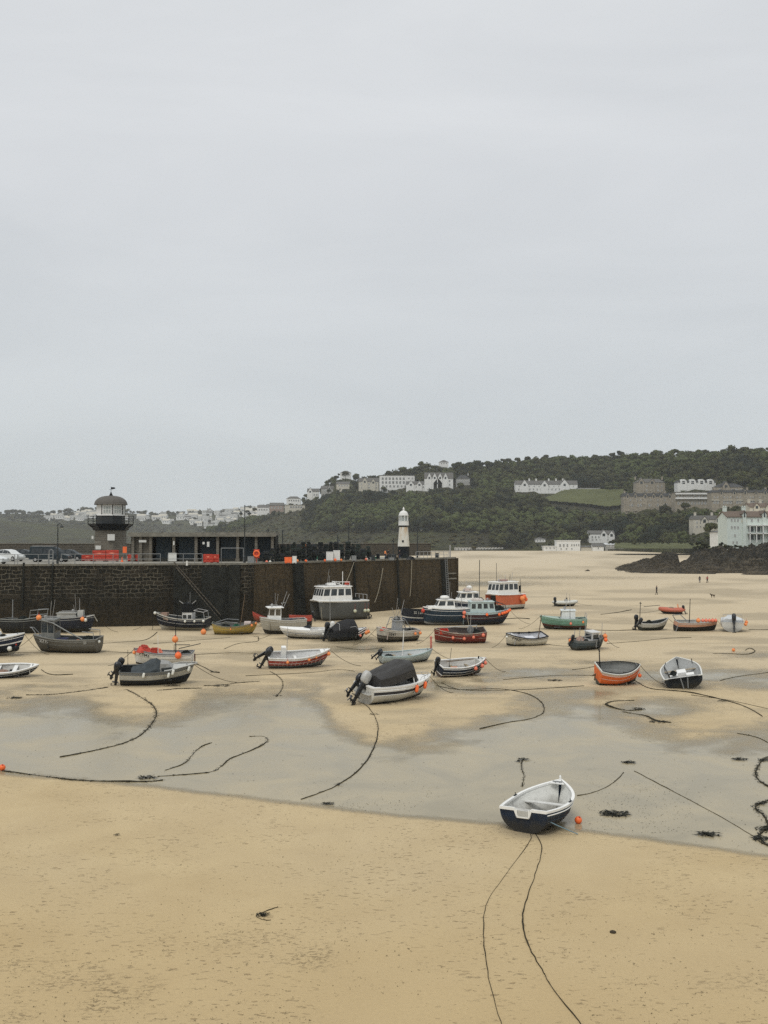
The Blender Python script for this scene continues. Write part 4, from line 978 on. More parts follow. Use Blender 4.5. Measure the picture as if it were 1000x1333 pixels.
for k, (x0, z0, x1, z1) in enumerate([(463, 7.9, 440, 3.2), (500, 6.8, 487, 1.5), (538, 7.9, 533, 2.0)]):
    m = MB(); a, b = face_pt(x0), face_pt(x1); n = nB; pts = []
    for i in range(12):
        t = i / 11; p = a.lerp(b, t); z = lerp(z0, z1, t) - math.sin(math.pi * t) * .6; pts.append(Vector((p.x, p.y, z)) + n * (BT * z / ZD - .25))
    m.tube(pts, .05, n=5); tag(m.build('mooring_rope', 'rope_pale'), ['pale rope slung down the pier wall from the white fish bins', 'pale rope hanging on the pier wall left of the lighthouse', 'thin rope hanging on the pier wall below the lighthouse'][k], 'rope')

# railings: posts and rails are parts of one railing
def railing(label, us, vb, hgt=1.4, rails=(1.4, .72), off=.45, mat='galv'):
    pts = [face_pt(u) + (nA if u < 322 else nB) * (BT + off) for u in us]; r = empty('railing', Vector((pts[0].x, pts[0].y, ZD))); tag(r, label, 'railing')
    o = Vector((pts[0].x, pts[0].y, 0)); first = None
    for p in pts:
        if first is None: m = MB(); m.tube([(0, 0, 0), (0, 0, hgt + .03)], .045, n=6); m.box((0, 0, .02), (.2, .2, .04)); first = m.build('post', mat, r)
        else: q = first.copy(); COL.objects.link(q); q.parent = r; q.location = (p.x - o.x, p.y - o.y, 0)
    for z in rails:
        m = MB(); m.tube([Vector((p.x - o.x, p.y - o.y, z)) for p in pts], .04, n=6); m.build('rail', mat, r)
railing('grey two bar railing along the quay edge in front of the cars', [-40, -12, 16, 20, 47, 60, 66], 0)
railing('grey two bar railing in front of the old lookout tower and shed', [77, 95, 119, 145, 170, 178, 207], 0)
railing('thin grey railing in front of the shed beside the stair head', [217, 237, 252, 262], 0, 1.3)
railing('pale railing at the pier head right of the small lighthouse', [548, 553, 558, 563, 568, 573, 578, 584, 590], 0, 1.2, (1.2, .6), .5, 'steel')
m = MB()
for (a, b) in (((0, 0, 0), (0, 0, 2.1)), ((0, 0, 2.1), (3.1, 0, 2.1)), ((3.1, 0, 2.1), (3.1, 0, 0))): m.tube([a, b], .05, n=6)
tag(m.build('frame_barrier', 'galv', loc=D(288, 733.2)), 'grey tubular gantry frame left of the tall double lamp post', 'frame')
m = MB(); m.tube([(0, 0, 0), (0, 0, 1.9), (.25, 0, 2.05), (.5, 0, 1.9), (.5, 0, 0)], .06, n=6); m.tube([(0, 0, 1), (.5, 0, 1)], .04, n=6)
tag(m.build('ladder_hoop', 'galv', loc=D(64, 736)), 'curved grey ladder handrail at the quay edge beside the dark van', 'handrail')

# lamp posts
def lamp(label, u, vb, vt, arms, mat='dark_steel'):
    p = D(u, vb); sc = p.y / F; h = (vb - vt) * sc; r = empty('lamp_post', p); tag(r, label, 'lamp post')
    m = MB(); m.lathe([(.16, 0), (.16, .9), (.09, 1.1), (.06, h)], 10); m.ball((0, 0, h + .06), .1, n=8); m.build('post', mat, r)
    for (du, vv, kind) in arms:
        z = (vb - vv) * sc; x = du * sc; a = MB(); a.tube([(0, 0, z + .25), (x * .6, 0, z + .35), (x, 0, z + .15)], .035, n=6); ao = a.build('arm', mat, r)
        l = MB(); l.lathe([(.05, .15), (.2, .02), (.3, -.12), (.3, -.16)], 10, (x, 0, z)); l.build('lamp_shade', mat, ao); l = MB(); l.ball((x, 0, z - .24), .17, n=8); l.build('lamp', 'lens', ao)
lamp('dark lamp post at the left quay edge in front of the dark van', 75, 735.5, 684, [(5, 685, 0)])
lamp('tall dark double armed lamp post in front of the shed', 318.5, 733.5, 659, [(-5, 668, 0), (6, 668, 0)])
lamp('tall thin lamp post behind the stacked pots', 454, 727, 674, [(6, 681, 0)])
lamp('lamp post just right of the small white lighthouse', 543.5, 726, 685, [(5, 688, 0)])
lamp('short lamp post behind the black pots', 439.5, 726, 697, [(1.5, 703, 0)])
for (u, vb, vt, lb) in [(512, 726, 700, 'thin dark pole left of the small lighthouse'), (349, 730, 688, 'dark mast with crosstree beside the stacked pots'), (368, 730, 690, 'thin dark pole rising from the stacked pots'), (586, 726, 709.5, 'pale tide gauge post at the corner of the pier head')]:
    p = D(u, vb); sc = p.y / F; m = MB(); m.tube([(0, 0, 0), (0, 0, (vb - vt) * sc)], .12 if u == 586 else .07, n=7)
    m.box((0, 0, (vb - vt) * sc * .8), (.7 if u == 349 else .2, .08, .12)); m.box((0, 0, .06), (.35, .35, .12))
    tag(m.build('pole', 'steel' if u == 586 else 'dark_steel', loc=p), lb, 'pole')

# old lookout tower
tp_ = D(144, 728.5); sc = tp_.y / F
def zt(v): return (728.5 - v) * sc
lk = empty('lookout_tower', tp_); tag(lk, 'old octagonal lookout tower with domed roof and black railed balcony', 'tower')
r8 = R(22.5)
m = MB(); m.lathe([(2.75, 0), (2.6, .3), (2.45, zt(690))], 8, rot0=r8); m.build('wall', 'tower_stone', lk)
m = MB(); m.lathe([(2.55, zt(690.5)), (2.8, zt(690)), (2.95, zt(685.5)), (3.6, zt(683)), (3.68, zt(682))], 8, rot0=r8)
for k in range(8):
    a = k * math.pi / 4 + r8; m.bar((2.5 * math.cos(a), 2.5 * math.sin(a), zt(689)), (3.5 * math.cos(a), 3.5 * math.sin(a), zt(683)), .16)
bal = m.build('balcony', 'black', lk)
m = MB()
for k in range(8):
    a, b = k * math.pi / 4 + r8, (k + 1) * math.pi / 4 + r8; p, q = Vector((3.55 * math.cos(a), 3.55 * math.sin(a), zt(682))), Vector((3.55 * math.cos(b), 3.55 * math.sin(b), zt(682)))
    m.tube([p, p + Vector((0, 0, 1.35))], .06, n=6)
    for z in (.45, .85, 1.25): m.tube([p + Vector((0, 0, z)), q + Vector((0, 0, z))], .03, n=5)
m.build('railing', 'black', bal)
m = MB(); m.lathe([(2.2, zt(682)), (2.2, zt(671))], 8, rot0=r8); m.build('lower_wall', 'dark_steel', lk)
m = MB(); m.lathe([(2.36, zt(671.5)), (2.36, zt(670.5)), (2.26, zt(670.4)), (2.26, zt(657))], 8, rot0=r8); lan = m.build('lantern_room', 'white_render', lk)
for k in range(8):
    a = (k + .5) * math.pi / 4 + r8; ap = 2.26 * math.cos(math.pi / 8)
    if k in (4,): continue
    wn = MB(); fr = MB(); c = Vector((math.cos(a), math.sin(a), 0)); t = Vector((-math.sin(a), math.cos(a), 0)); z0, z1 = zt(668.7), zt(659.2)
    def qd(mb, x0, x1, za, zb, o0, o1): mb.hexa([c * o0 + t * x0 + Vector((0, 0, za)), c * o1 + t * x0 + Vector((0, 0, za)), c * o1 + t * x1 + Vector((0, 0, za)), c * o0 + t * x1 + Vector((0, 0, za))], [c * o0 + t * x0 + Vector((0, 0, zb)), c * o1 + t * x0 + Vector((0, 0, zb)), c * o1 + t * x1 + Vector((0, 0, zb)), c * o0 + t * x1 + Vector((0, 0, zb))])
    qd(wn, -.62, .62, z0, z1, ap - .02, ap + .03)
    for x in (-.62, -.21, .21, .62): qd(fr, x - .035, x + .035, z0, z1, ap, ap + .07)
    for z in (z0, (z0 + z1) / 2, z1): qd(fr, -.655, .655, z - .035, z + .035, ap, ap + .065)
    wo_ = wn.build('window', 'lens', lan); fr.build('window_frame', 'white_render', wo_)
    cr = MB(); aa = a - math.pi / 8; cc = Vector((math.cos(aa), math.sin(aa), 0)) * 2.27; cr.tube([cc + Vector((0, 0, zt(670))), cc + Vector((0, 0, zt(657)))], .07, n=6); cr.build('corner_post', 'black', lan)
m = MB(); rb, rh_ = 2.62, zt(645.5) - zt(657); m.lathe([(rb, zt(657.3)), (rb + .05, zt(656.8))] + [(rb * math.cos(t) ** .8, zt(656.8) + rh_ * math.sin(t)) for t in np.linspace(.08, 1.45, 8)], 16, rot0=r8); dome = m.build('roof', 'lead_dome', lk)
m = MB(); m.lathe([(.38, zt(646.3)), (.3, zt(645)), (.03, zt(640))], 8); m.tube([(0, 0, zt(641)), (0, 0, zt(633.5))], .035, n=6); m.box((.25, 0, zt(635.4)), (.5, .03, .3)); m.add([(.5, 0, zt(634.2)), (.5, .02, zt(636.6)), (.75, 0, zt(635.4))], [(0, 1, 2)]); m.tube([(-.3, 0, zt(637)), (.3, 0, zt(637))], .025, n=5)
m.build('weather_vane', 'black', dome)
m = MB(); m.box((0, 0, 0), (1.15, .08, 1.0)); tag(m.build('notice_board', 'sign_white', loc=(tp_.x + 6.5 * sc, tp_.y - 2.62, ZD + zt(699.5))), 'white notice board on the wall of the old lookout tower', 'sign')
m = MB(); m.box((0, 0, 0), (.85, .08, .6)); m.box((-.9, -.0, 1.6), (.3, .2, .5)); tag(m.build('notice_board', 'sign_white', loc=(tp_.x - 9.5 * sc, tp_.y - 2.75, ZD + zt(712.5))), 'small pale board low on the lookout tower behind the red barriers', 'sign')

# small white lighthouse
lp = D(525.5, 725.2); sc = lp.y / F
def zl(v): return (725.2 - v) * sc
lh = empty('lighthouse', lp); tag(lh, 'small white lighthouse with rust streaks and black base at the pier head', 'lighthouse')
m = MB(); m.lathe([(1.18, 0), (1.08, zl(711.3))], 8, rot0=r8); m.build('base', 'black', lh)
m = MB(); m.lathe([(1.09, zl(711.3)), (.80, zl(686.2))], 16); tw = m.build('tower', 'lighthouse_white', lh)
m = MB(); m.box((-.15, -1.0, zl(704.5)), (.34, .2, .34)); m.build('window', 'black', tw)
m = MB(); m.lathe([(.82, zl(686.2)), (.95, zl(684.6)), (.98, zl(684.2))], 16); m.build('bracket_ring', 'dark_steel', lh)
m = MB(); m.lathe([(.93, zl(684.2)), (.95, zl(683.9)), (.93, zl(678.6)), (.97, zl(678.2))], 16); m.build('gallery', 'white_render', lh)
m = MB(); m.lathe([(.70, zl(678.2)), (.70, zl(671))], 12); ln = m.build('lantern', 'lens', lh)
m = MB()
for k in range(8): a = k * math.pi / 4 + .2; m.tube([(.84 * math.cos(a), .84 * math.sin(a), zl(678.3)), (.84 * math.cos(a), .84 * math.sin(a), zl(670.8))], .07, n=5)
m.build('lantern_frame', 'white_render', ln)
m = MB(); m.lathe([(.92, zl(671.2)), (.90, zl(670.6))] + [(.86 * math.cos(t), zl(670.6) + .85 * math.sin(t)) for t in np.linspace(.05, 1.4, 7)] + [(.13, zl(664)), (.2, zl(663)), (.16, zl(661.8)), (.05, zl(660))], 16); m.build('roof', 'white_render', lh)

# store shed
s0, s1 = D(173, 731), D(356, 731); sc = s0.y / F; W = s1.x - s0.x
sh_ = empty('store_shed', s0); tag(sh_, 'long flat roofed open fronted store shed on the quay', 'shed'); hs = (731 - 697) * sc
m = MB(); m.box((W / 2, 2.2, hs + .22), (W + .8, 6.2, .42)); m.box((W / 2, -.92, hs + .12), (W + 1.0, .12, .62)); m.build('roof', 'coping', sh_)
m = MB(); m.box((W / 2, 4.2, hs / 2), (W, .4, hs)); m.box((-.15, 2, hs / 2), (.3, 4, hs)); m.box((W + .15, 2, hs / 2), (.3, 4, hs)); m.build('back_wall', 'dark_stone', sh_)
for cu in (174, 184, 197, 227, 256, 284, 310, 334, 355):
    x = D(cu, 731).x - s0.x; m = MB(); m.box((x, -.3, hs / 2), (.42, .5, hs), taper=.92); m.box((x, -.3, .25), (.6, .65, .5)); m.build('column', 'tower_stone', sh_)
for cu in (212, 242, 270, 297, 322, 345):
    x = D(cu, 731).x - s0.x; m = MB(); m.box((x, .6, hs * .46), (2.3, .1, hs * .92));
    for q in (-1.1, 0, 1.1): m.box((x + q, .53, hs * .46), (.07, .08, hs * .92))
    m.build('door', paint((.012, .022, .030), .6), sh_)
m = MB(); m.box((D(185.5, 731).x - s0.x, .2, hs / 2), (2.9, .2, hs)); m.build('front_wall', 'tower_stone', sh_)
for (u, v, w_, h_, lb) in [(187, 704.5, 1.1, .35, 'small white sign high on the left end of the shed'), (266, 707, .3, .35, 'small white notice on a shed door'), (272, 708.5, .35, .75, 'tall white notice on a shed door'), (227.5, 707, .2, .6, 'small white lamp box on a shed column')]:
    m = MB(); m.box((0, 0, 0), (w_, .05, h_)); p = D(u, 731); tag(m.build('notice_board', 'sign_white', loc=(p.x, p.y - .62, ZD + (731 - v) * sc)), lb, 'sign')

# vehicles on the quay (all side on)
def vehicle(name, label, cat, p, L_, Wd, Ht, body, prof, cab, mat, wheels, wr=.33, glassw=()):
    r = empty(name, p); tag(r, label, cat)
    def extr(pr, w0, w1, mt, nm, parent):
        m = MB(); n = len(pr); z0 = min(z for _, z in pr); z1 = max(z for _, z in pr)
        def wd(z): return lerp(w0, w1, ((z - z0) / (z1 - z0)) ** 1.6) / 2
        a = [(x, -wd(z), z) for x, z in pr]; b = [(x, wd(z), z) for x, z in pr]
        m.add(a + b, [tuple(range(n)), tuple(range(n, 2 * n))[::-1]] + [(i, n + i, n + (i + 1) % n, (i + 1) % n) for i in range(n)])
        o = m.build(nm, mt, parent); bv = o.modifiers.new('b', 'BEVEL'); bv.width = .06; bv.segments = 2; bv.limit_method = 'ANGLE'; return o
    bd = extr(prof, Wd, Wd * .96, mat, 'body', r); cb = extr(cab, Wd * .95, Wd * .74, mat, 'cabin', r)
    for poly in glassw:
        zz = [z for _, z in poly]; z0 = min(z for _, z in cab); z1 = max(z for _, z in cab)
        for sy in (-1, 1):
            m = MB(); def_w = lambda z: (lerp(Wd * .95, Wd * .74, ((z - z0) / (z1 - z0)) ** 1.6) / 2 + .02) * sy
            m.face([(x, def_w(z), z) for x, z in (poly if sy < 0 else poly[::-1])]); m.build('window', 'glass', r)
    for x in wheels:
        for sy in (-1, 1):
            m = MB(); mt = Euler((R(90), 0, 0)).to_matrix(); m.lathe([(wr * .8, -.1), (wr, -.07), (wr, .07), (wr * .8, .1)], 20, (x, sy * (Wd / 2 - .08), wr), mt=mt); wo_ = m.build('wheel', 'rubber', r)
            m = MB(); m.lathe([(wr * .58, -.115), (wr * .58, .115)], 14, (x, sy * (Wd / 2 - .08), wr), mt=mt); m.build('rim', 'steel', wo_)
    return r
white = paint((.62, .64, .63), .25, .08, streak=False); darkp = paint((.016, .026, .032), .22, .15, streak=False)
cprof = [(-2.05, .3), (2.05, .28), (2.12, .55), (2.0, .78), (1.25, .98), (-1.9, 1.0), (-2.1, .75)]
ccab = [(-1.85, .96), (1.2, .95), (.45, 1.42), (-.3, 1.52), (-1.2, 1.46), (-1.75, 1.1)]
cg = [[(.38, 1.0), (.95, 1.0), (.42, 1.36), (.38, 1.37)], [(-.55, 1.02), (.3, 1.0), (.3, 1.38), (-.5, 1.44)], [(-1.45, 1.05), (-.63, 1.03), (-.6, 1.44), (-1.15, 1.38)]]
def carlights(r, x, z, w_, mat):
    for sy in (-1, 1): m = MB(); m.box((x, sy * w_, z), (.12, .34, .16)); m.build('headlight', mat, r)
v1 = vehicle('parked_car', 'white hatchback behind the railing at the left picture edge, nose right', 'car', D(13, 730.5), 4.2, 1.75, 1.5, 0, cprof, ccab, white, (-1.3, 1.3), glassw=cg); carlights(v1, 2.02, .68, .6, 'lens'); v1.rotation_euler = (0, 0, R(-22)); v1.scale = (1.05, 1.05, 1.18)
v2 = vehicle('parked_car', 'white car cut off by the left picture edge, nearest the quay edge', 'car', D(-11, 734.2), 4.2, 1.75, 1.5, 0, cprof, ccab, white, (-1.3, 1.3), glassw=cg); carlights(v2, 2.02, .68, .6, 'lens'); v2.rotation_euler = (0, 0, R(-10))
vprof = [(-2.9, .35), (2.75, .32), (2.9, .6), (2.8, .95), (2.0, 1.15), (-2.9, 1.2)]; vcab = [(-2.88, 1.12), (2.02, 1.1), (1.15, 2.0), (.6, 2.25), (-2.75, 2.3)]
vg = [[(.75, 1.25), (1.7, 1.25), (1.15, 1.85), (.75, 1.95)], [(-.7, 1.3), (.6, 1.27), (.6, 1.95), (-.7, 2.0)], [(-2.5, 1.35), (-.9, 1.3), (-.9, 2.0), (-2.4, 2.0)]]
v3 = vehicle('parked_van', 'dark van with pale roof parked on the quay behind the railing', 'van', D(66, 731.5), 5.8, 2.0, 2.3, 0, vprof, vcab, darkp, (-1.9, 1.9), .36, vg); m = MB(); m.box((-.9, 0, 2.33), (3.3, 1.35, .06)); m.build('roof_panel', 'steel', v3); carlights(v3, 2.8, .8, .7, 'lens')
v4 = vehicle('parked_car', 'dark car half hidden behind the dark van, nose right', 'car', D(92, 730), 4.2, 1.75, 1.5, 0, cprof, ccab, darkp, (-1.3, 1.3), glassw=cg); v4.scale = (1, 1, 1.15); carlights(v4, 2.02, .68, .6, 'lens')
v5 = vehicle('parked_car', 'low dark car between the white hatchback and the dark van', 'car', D(33, 728.7), 4.2, 1.75, 1.5, 0, cprof, ccab, darkp, (-1.3, 1.3), glassw=cg); v5.scale = (1, 1, 1.1)

# barriers, bins, signs, lobster pots
def barrier(label, p, w_, h_, mat='red'):
    r = empty('barrier', p); tag(r, label, 'barrier'); m = MB(); m.box((0, 0, h_ * .52), (w_, .1, h_ * .86)); pn = m.build('panel', mat, r); m = MB()
    for z in (.2, .5, .85): m.box((0, -.075, h_ * z), (w_ * .96, .06, h_ * .09))
    for x in (-.48, -.16, .16, .48): m.box((w_ * x, -.08, h_ * .52), (.08, .07, h_ * .84))
    m.build('rib', mat, pn); m = MB(); m.box((0, -.07, h_ * .68), (w_ * .42, .05, h_ * .16)); m.build('reflector', 'pinkish', pn)
    for x in (-.38, .38): m = MB(); m.box((w_ * x, 0, .06), (.22, .75, .12)); m.build('foot', 'rubber', r)
barrier('red plastic barrier below the lookout tower, left one of the pair', D(129.5, 731), 2.0, 1.75)
barrier('red plastic barrier below the lookout tower, right one of the pair', D(146, 731), 2.0, 1.8)
barrier('low dark red barrier left of the lookout tower barriers', D(114, 730.5), 1.7, 1.0)
barrier('dark red barrier leaning at the left end of the shed', D(173, 731), 1.5, 1.1)
barrier('orange red plastic barrier in front of the shed doors', D(271, 733.4), 1.25, 1.35)
barrier('second orange red plastic barrier beside the one before the shed doors', D(280, 733.2), 1.1, 1.3)
def signboard(name, label, cat, p, w_, h_, z, mat):
    r = empty(name, p); tag(r, label, cat); m = MB(); m.box((0, 0, z), (w_, .05, h_)); m.build('board', mat, r)
    for s_ in (-1, 1): m = MB(); m.tube([(s_ * w_ * .42, .04, 0), (s_ * w_ * .42, .04, z)], .03, n=6); m.build('leg', 'galv', r)
signboard('sign_board', 'white board standing by the railing in front of the shed', 'sign', D(224.5, 733), 1.15, 1.15, .85, 'sign_white')
signboard('road_sign', 'orange work sign right of the lookout tower', 'sign', D(162.5, 731), .6, .95, 1.75, 'orange')
signboard('sign_board', 'grey board leaning at the left end of the shed', 'sign', D(176, 730.5), .6, 1.1, 1.4, 'cream_render')
m = MB(); m.lathe([(.25, 0), (.25, .04), (.16, .05), (.03, .75)], 12); tag(m.build('traffic_cone', 'orange', loc=D(159, 731.5)), 'small orange traffic cone by the orange work sign', 'traffic cone')
m = MB(); m.lathe([(.14, 0), (.1, .6)], 10); tag(m.build('bollard', 'sign_white', loc=D(243.5, 736.2)), 'short white bollard at the stair head of the quay', 'bollard')
def tub(label, p, w_, d_, h_, mat, rot=0):
    r = empty('fish_bin', p, (0, 0, rot)); tag(r, label, 'fish bin'); m = MB(); t = .06
    m.box((0, 0, .1), (w_ * .94, d_ * .94, .1))
    for sx in (-1, 1): m.box((sx * (w_ / 2 - t / 2), 0, h_ / 2 + .06), (t, d_, h_ - .1)); m.box((0, sx * (d_ / 2 - t / 2), h_ / 2 + .06), (w_ - 2 * t, t, h_ - .1))
    m.build('body', mat, r); m = MB(); m.box((0, 0, h_ + .04), (w_ * 1.04, d_ * 1.04, .08)); m.build('rim', mat, r)
    for sx in (-1, 1): m = MB(); m.box((sx * w_ * .36, 0, .03), (.18, d_ * .9, .1)); m.build('foot', mat, r)
tub('white fish bin in front of the black pots, left of two', D(429.5, 730.6), 1.05, 1.0, 1.35, 'white_render'); tub('white fish bin in front of the black pots, right of two', D(438.3, 730.4), .95, 1.0, 1.55, 'white_render', .12)
tub('white fish bin with the orange crate beside it by the wall edge', D(383.5, 733), .55, .6, .9, 'white_render'); tub('orange crate beside a white bin by the wall edge', D(375.5, 733), 1.0, .6, .75, 'orange'); tub('grey bin beside the tall red lifebuoy stand', D(327, 733.6), .9, .6, .9, 'galv')
tub('dark crate on the quay left of the small lighthouse', D(486, 729.8), .6, .6, .75, 'dark_steel'); tub('dark crate near the lighthouse foot', D(514, 728.2), .55, .6, .8, 'dark_steel'); tub('small dark bin at the railing of the pier head', D(569, 726.5), .55, .5, .8, 'dark_steel'); tub('grey bin between the pots and the lighthouse', D(461, 730.4), .7, .6, .75, 'galv')
def lifebuoy(label, p, h, rr=.42, mat='orange'):
    r = empty('lifebuoy_stand', p); tag(r, label, 'lifebuoy'); m = MB(); m.tube([(0, .08, 0), (0, .08, h + rr)], .05, n=6); m.box((0, .05, h), (.75, .05, 1.2)); m.build('post', 'red' if rr > .43 else 'dark_steel', r)
    m = MB(); m.tube([(rr * .8 * math.cos(a), -.03, h + rr * .8 * math.sin(a)) for a in np.linspace(0, 2 * math.pi, 20, endpoint=False)], .1, n=8, closed=True); m.build('ring', mat, r)
lifebuoy('tall red lifebuoy stand beside the double lamp post', D(334, 733.6), 1.35, .48); lifebuoy('orange lifebuoy on its post above the stacked pots', D(395, 729), 2.3, .42, 'orange_light')
def pot(matn):
    m = MB()
    for x in (-.36, -.12, .12, .36): m.tube([(x, .26 * math.cos(a), .04 + .36 * math.sin(a)) for a in np.linspace(0, math.pi, 7)], .022, n=4)
    for a in np.linspace(0, math.pi, 5): m.tube([(-.38, .26 * math.cos(a), .04 + .36 * math.sin(a)), (.38, .26 * math.cos(a), .04 + .36 * math.sin(a))], .022, n=4)
    pr = [(.235 * math.cos(a), .045 + .33 * math.sin(a)) for a in np.linspace(0, math.pi, 7)]; n = len(pr)
    m.add([(-.33, y, z) for y, z in pr] + [(.33, y, z) for y, z in pr], [tuple(range(n))[::-1], tuple(range(n, 2 * n))] + [(i, (i + 1) % n, n + (i + 1) % n, n + i) for i in range(n)], 1)
    o = m.build('lobster_pot', [matn, 'net']); return o
pp = [pot('black'), pot(paint((.02, .05, .05), .6)), pot(paint((.03, .04, .07), .6))]; up = [False] * 3; rnd = random.Random(8)
u = 347
while u < 482:
    gap = 424 < u < 445 or 455 < u < 464
    for row in range(3):
        vb = interp(u, [(340, 732.6), (482, 729.0)]) - row * 1.6; p0 = D(u + rnd.uniform(-1, 1), vb)
        n = (rnd.choice([5, 6]) if row else rnd.choice([3, 4, 5])) + (1 if 375 < u < 455 and row else 0); 
        if u > 466: n = max(2, n - 1)
        if gap and row == 0: n = 0
        for k in range(n):
            q = rnd.randrange(3); o = pp[q] if not up[q] else pp[q].copy()
            if up[q]: COL.objects.link(o)
            up[q] = True; o.location = (p0.x + rnd.uniform(-.08, .08), p0.y + rnd.uniform(-.08, .08), ZD + k * .41); o.rotation_euler = (rnd.uniform(-.04, .04), rnd.uniform(-.04, .04), rnd.uniform(-.2, .2) + (1.57 if rnd.random() < .3 else 0))
            tag(o, 'black netted lobster pot in the big stack on the quay', 'lobster pot', 'lobster pots stacked on the quay')
    u += 7.0

# loose gear along the quay
rnd = random.Random(77)
def barrel():
    m = MB(); m.lathe([(.26, 0), (.29, .05), (.30, .4), (.29, .8), (.26, .86), (.2, .88)], 14); return m
def gear(kind, u, vb):
    p = D(u, vb); p.z += .002
    if kind == 'barrel': o = barrel().build('barrel', rnd.choice(['dark_steel', 'black', 'galv'])); lb = 'dark plastic barrel standing among the gear on the quay', 'barrel', 'barrels on the quay'
    elif kind == 'crate':
        m = MB(); h = rnd.uniform(.35, .5); m.box((0, 0, .03), (.8, .5, .06))
        for q in (-1, 1): m.box((q * .385, 0, h / 2 + .05), (.03, .5, h - .02)); m.box((0, q * .235, h / 2 + .05), (.738, .03, h - .024)); m.box((q * .4, 0, h), (.04, .56, .05))
        o = m.build('fish_crate', rnd.choice(['galv', 'dark_steel', 'wood_brown', 'canvas_grey'])); lb = 'grey or brown fish crate lying among the gear on the quay', 'crate', 'fish crates on the quay'
    elif kind == 'float':
        r = rnd.uniform(.16, .24); m = MB(); m.ball((0, 0, r * .95), r, n=12); m.lathe([(r * .3, r * 1.8), (r * .2, r * 2.15)], 8); o = m.build('float', rnd.choice(['orange', 'orange_light', 'ballwhite', 'pinkish'])); lb = 'small round net float lying on the quay beside the stacked pots', 'float', 'net floats on the quay'
    else:
        m = MB(); rows = []; sd = rnd.randrange(99); r = rnd.uniform(.5, .9); h = rnd.uniform(.35, .8)
        for i in range(9):
            q = i / 8; row = [Vector((r * q * math.cos(a) * (1 + .2 * math.sin(a * 3 + sd)), r * q * math.sin(a) * .7, h * (1 - q ** 2.3) * rnd.uniform(.8, 1.1))) for a in np.linspace(0, 2 * math.pi, 13)]; row[-1] = row[0]; rows.append(row)
        m.grid(rows)
        for i in range(10):
            a0 = rnd.uniform(0, 6); m.tube([(r * .7 * math.cos(a0 + t) * (1 - t * .1), r * .5 * math.sin(a0 + t), h * (.25 + .5 * abs(math.sin(t * 2 + i)))) for t in np.linspace(0, 2, 7)], .03, n=5)
        o = m.build('fishing_net', rnd.choice(['net', 'net', 'net_green', 'black', 'rope'])); lb = 'heap of dark fishing net lying among the gear on the quay', 'net', 'net heaps on the quay'
    o.location = p; o.rotation_euler = (0, 0, rnd.uniform(-.5, .5)); tag(o, *lb)
for i in range(12): gear('crate', rnd.uniform(298, 520), rnd.uniform(727.8, 729.2))
for i in range(9): gear('barrel', rnd.choice([rnd.uniform(180, 215), rnd.uniform(290, 350), rnd.uniform(484, 540)]), rnd.uniform(727.5, 729.5))
for i in range(14): gear('net', rnd.choice([rnd.uniform(300, 350), rnd.uniform(340, 480), rnd.uniform(482, 560)]), rnd.uniform(727, 729) if i % 2 else rnd.uniform(727, 728.5))
for i in range(14): u_ = rnd.uniform(345, 480); gear('float', u_, interp(u_, [(340, 733.4), (482, 729.6)]))
# ================================================================ people and a dog
def skinned(name, pts, edges, rad, mat, root=0, sub=1, parent=None):
    me = bpy.data.meshes.new(name); me.from_pydata(pts, edges, []); o = bpy.data.objects.new(name, me); COL.objects.link(o)
    bpy.context.view_layer.objects.active = o
    md = o.modifiers.new('s', 'SKIN'); md.use_smooth_shade = True
    if not me.skin_vertices: 
        bm = bmesh.new(); bm.from_mesh(me); bm.verts.layers.skin.verify(); bm.to_mesh(me); bm.free()
    for i, r in enumerate(rad): me.skin_vertices[0].data[i].radius = (r, r) if not hasattr(r, '__len__') else r
    me.skin_vertices[0].data[root].use_root = True
    ss_ = o.modifiers.new('u', 'SUBSURF'); ss_.levels = sub; ss_.render_levels = sub
    dg = bpy.context.evaluated_depsgraph_get(); m2 = bpy.data.meshes.new_from_object(o.evaluated_get(dg)); bpy.data.objects.remove(o)
    m2.materials.clear(); m2.materials.append(M(mat)); o = bpy.data.objects.new(name, m2); COL.objects.link(o)
    m2.polygons.foreach_set('use_smooth', [True] * len(m2.polygons))
    if parent: o.parent = parent
    return o
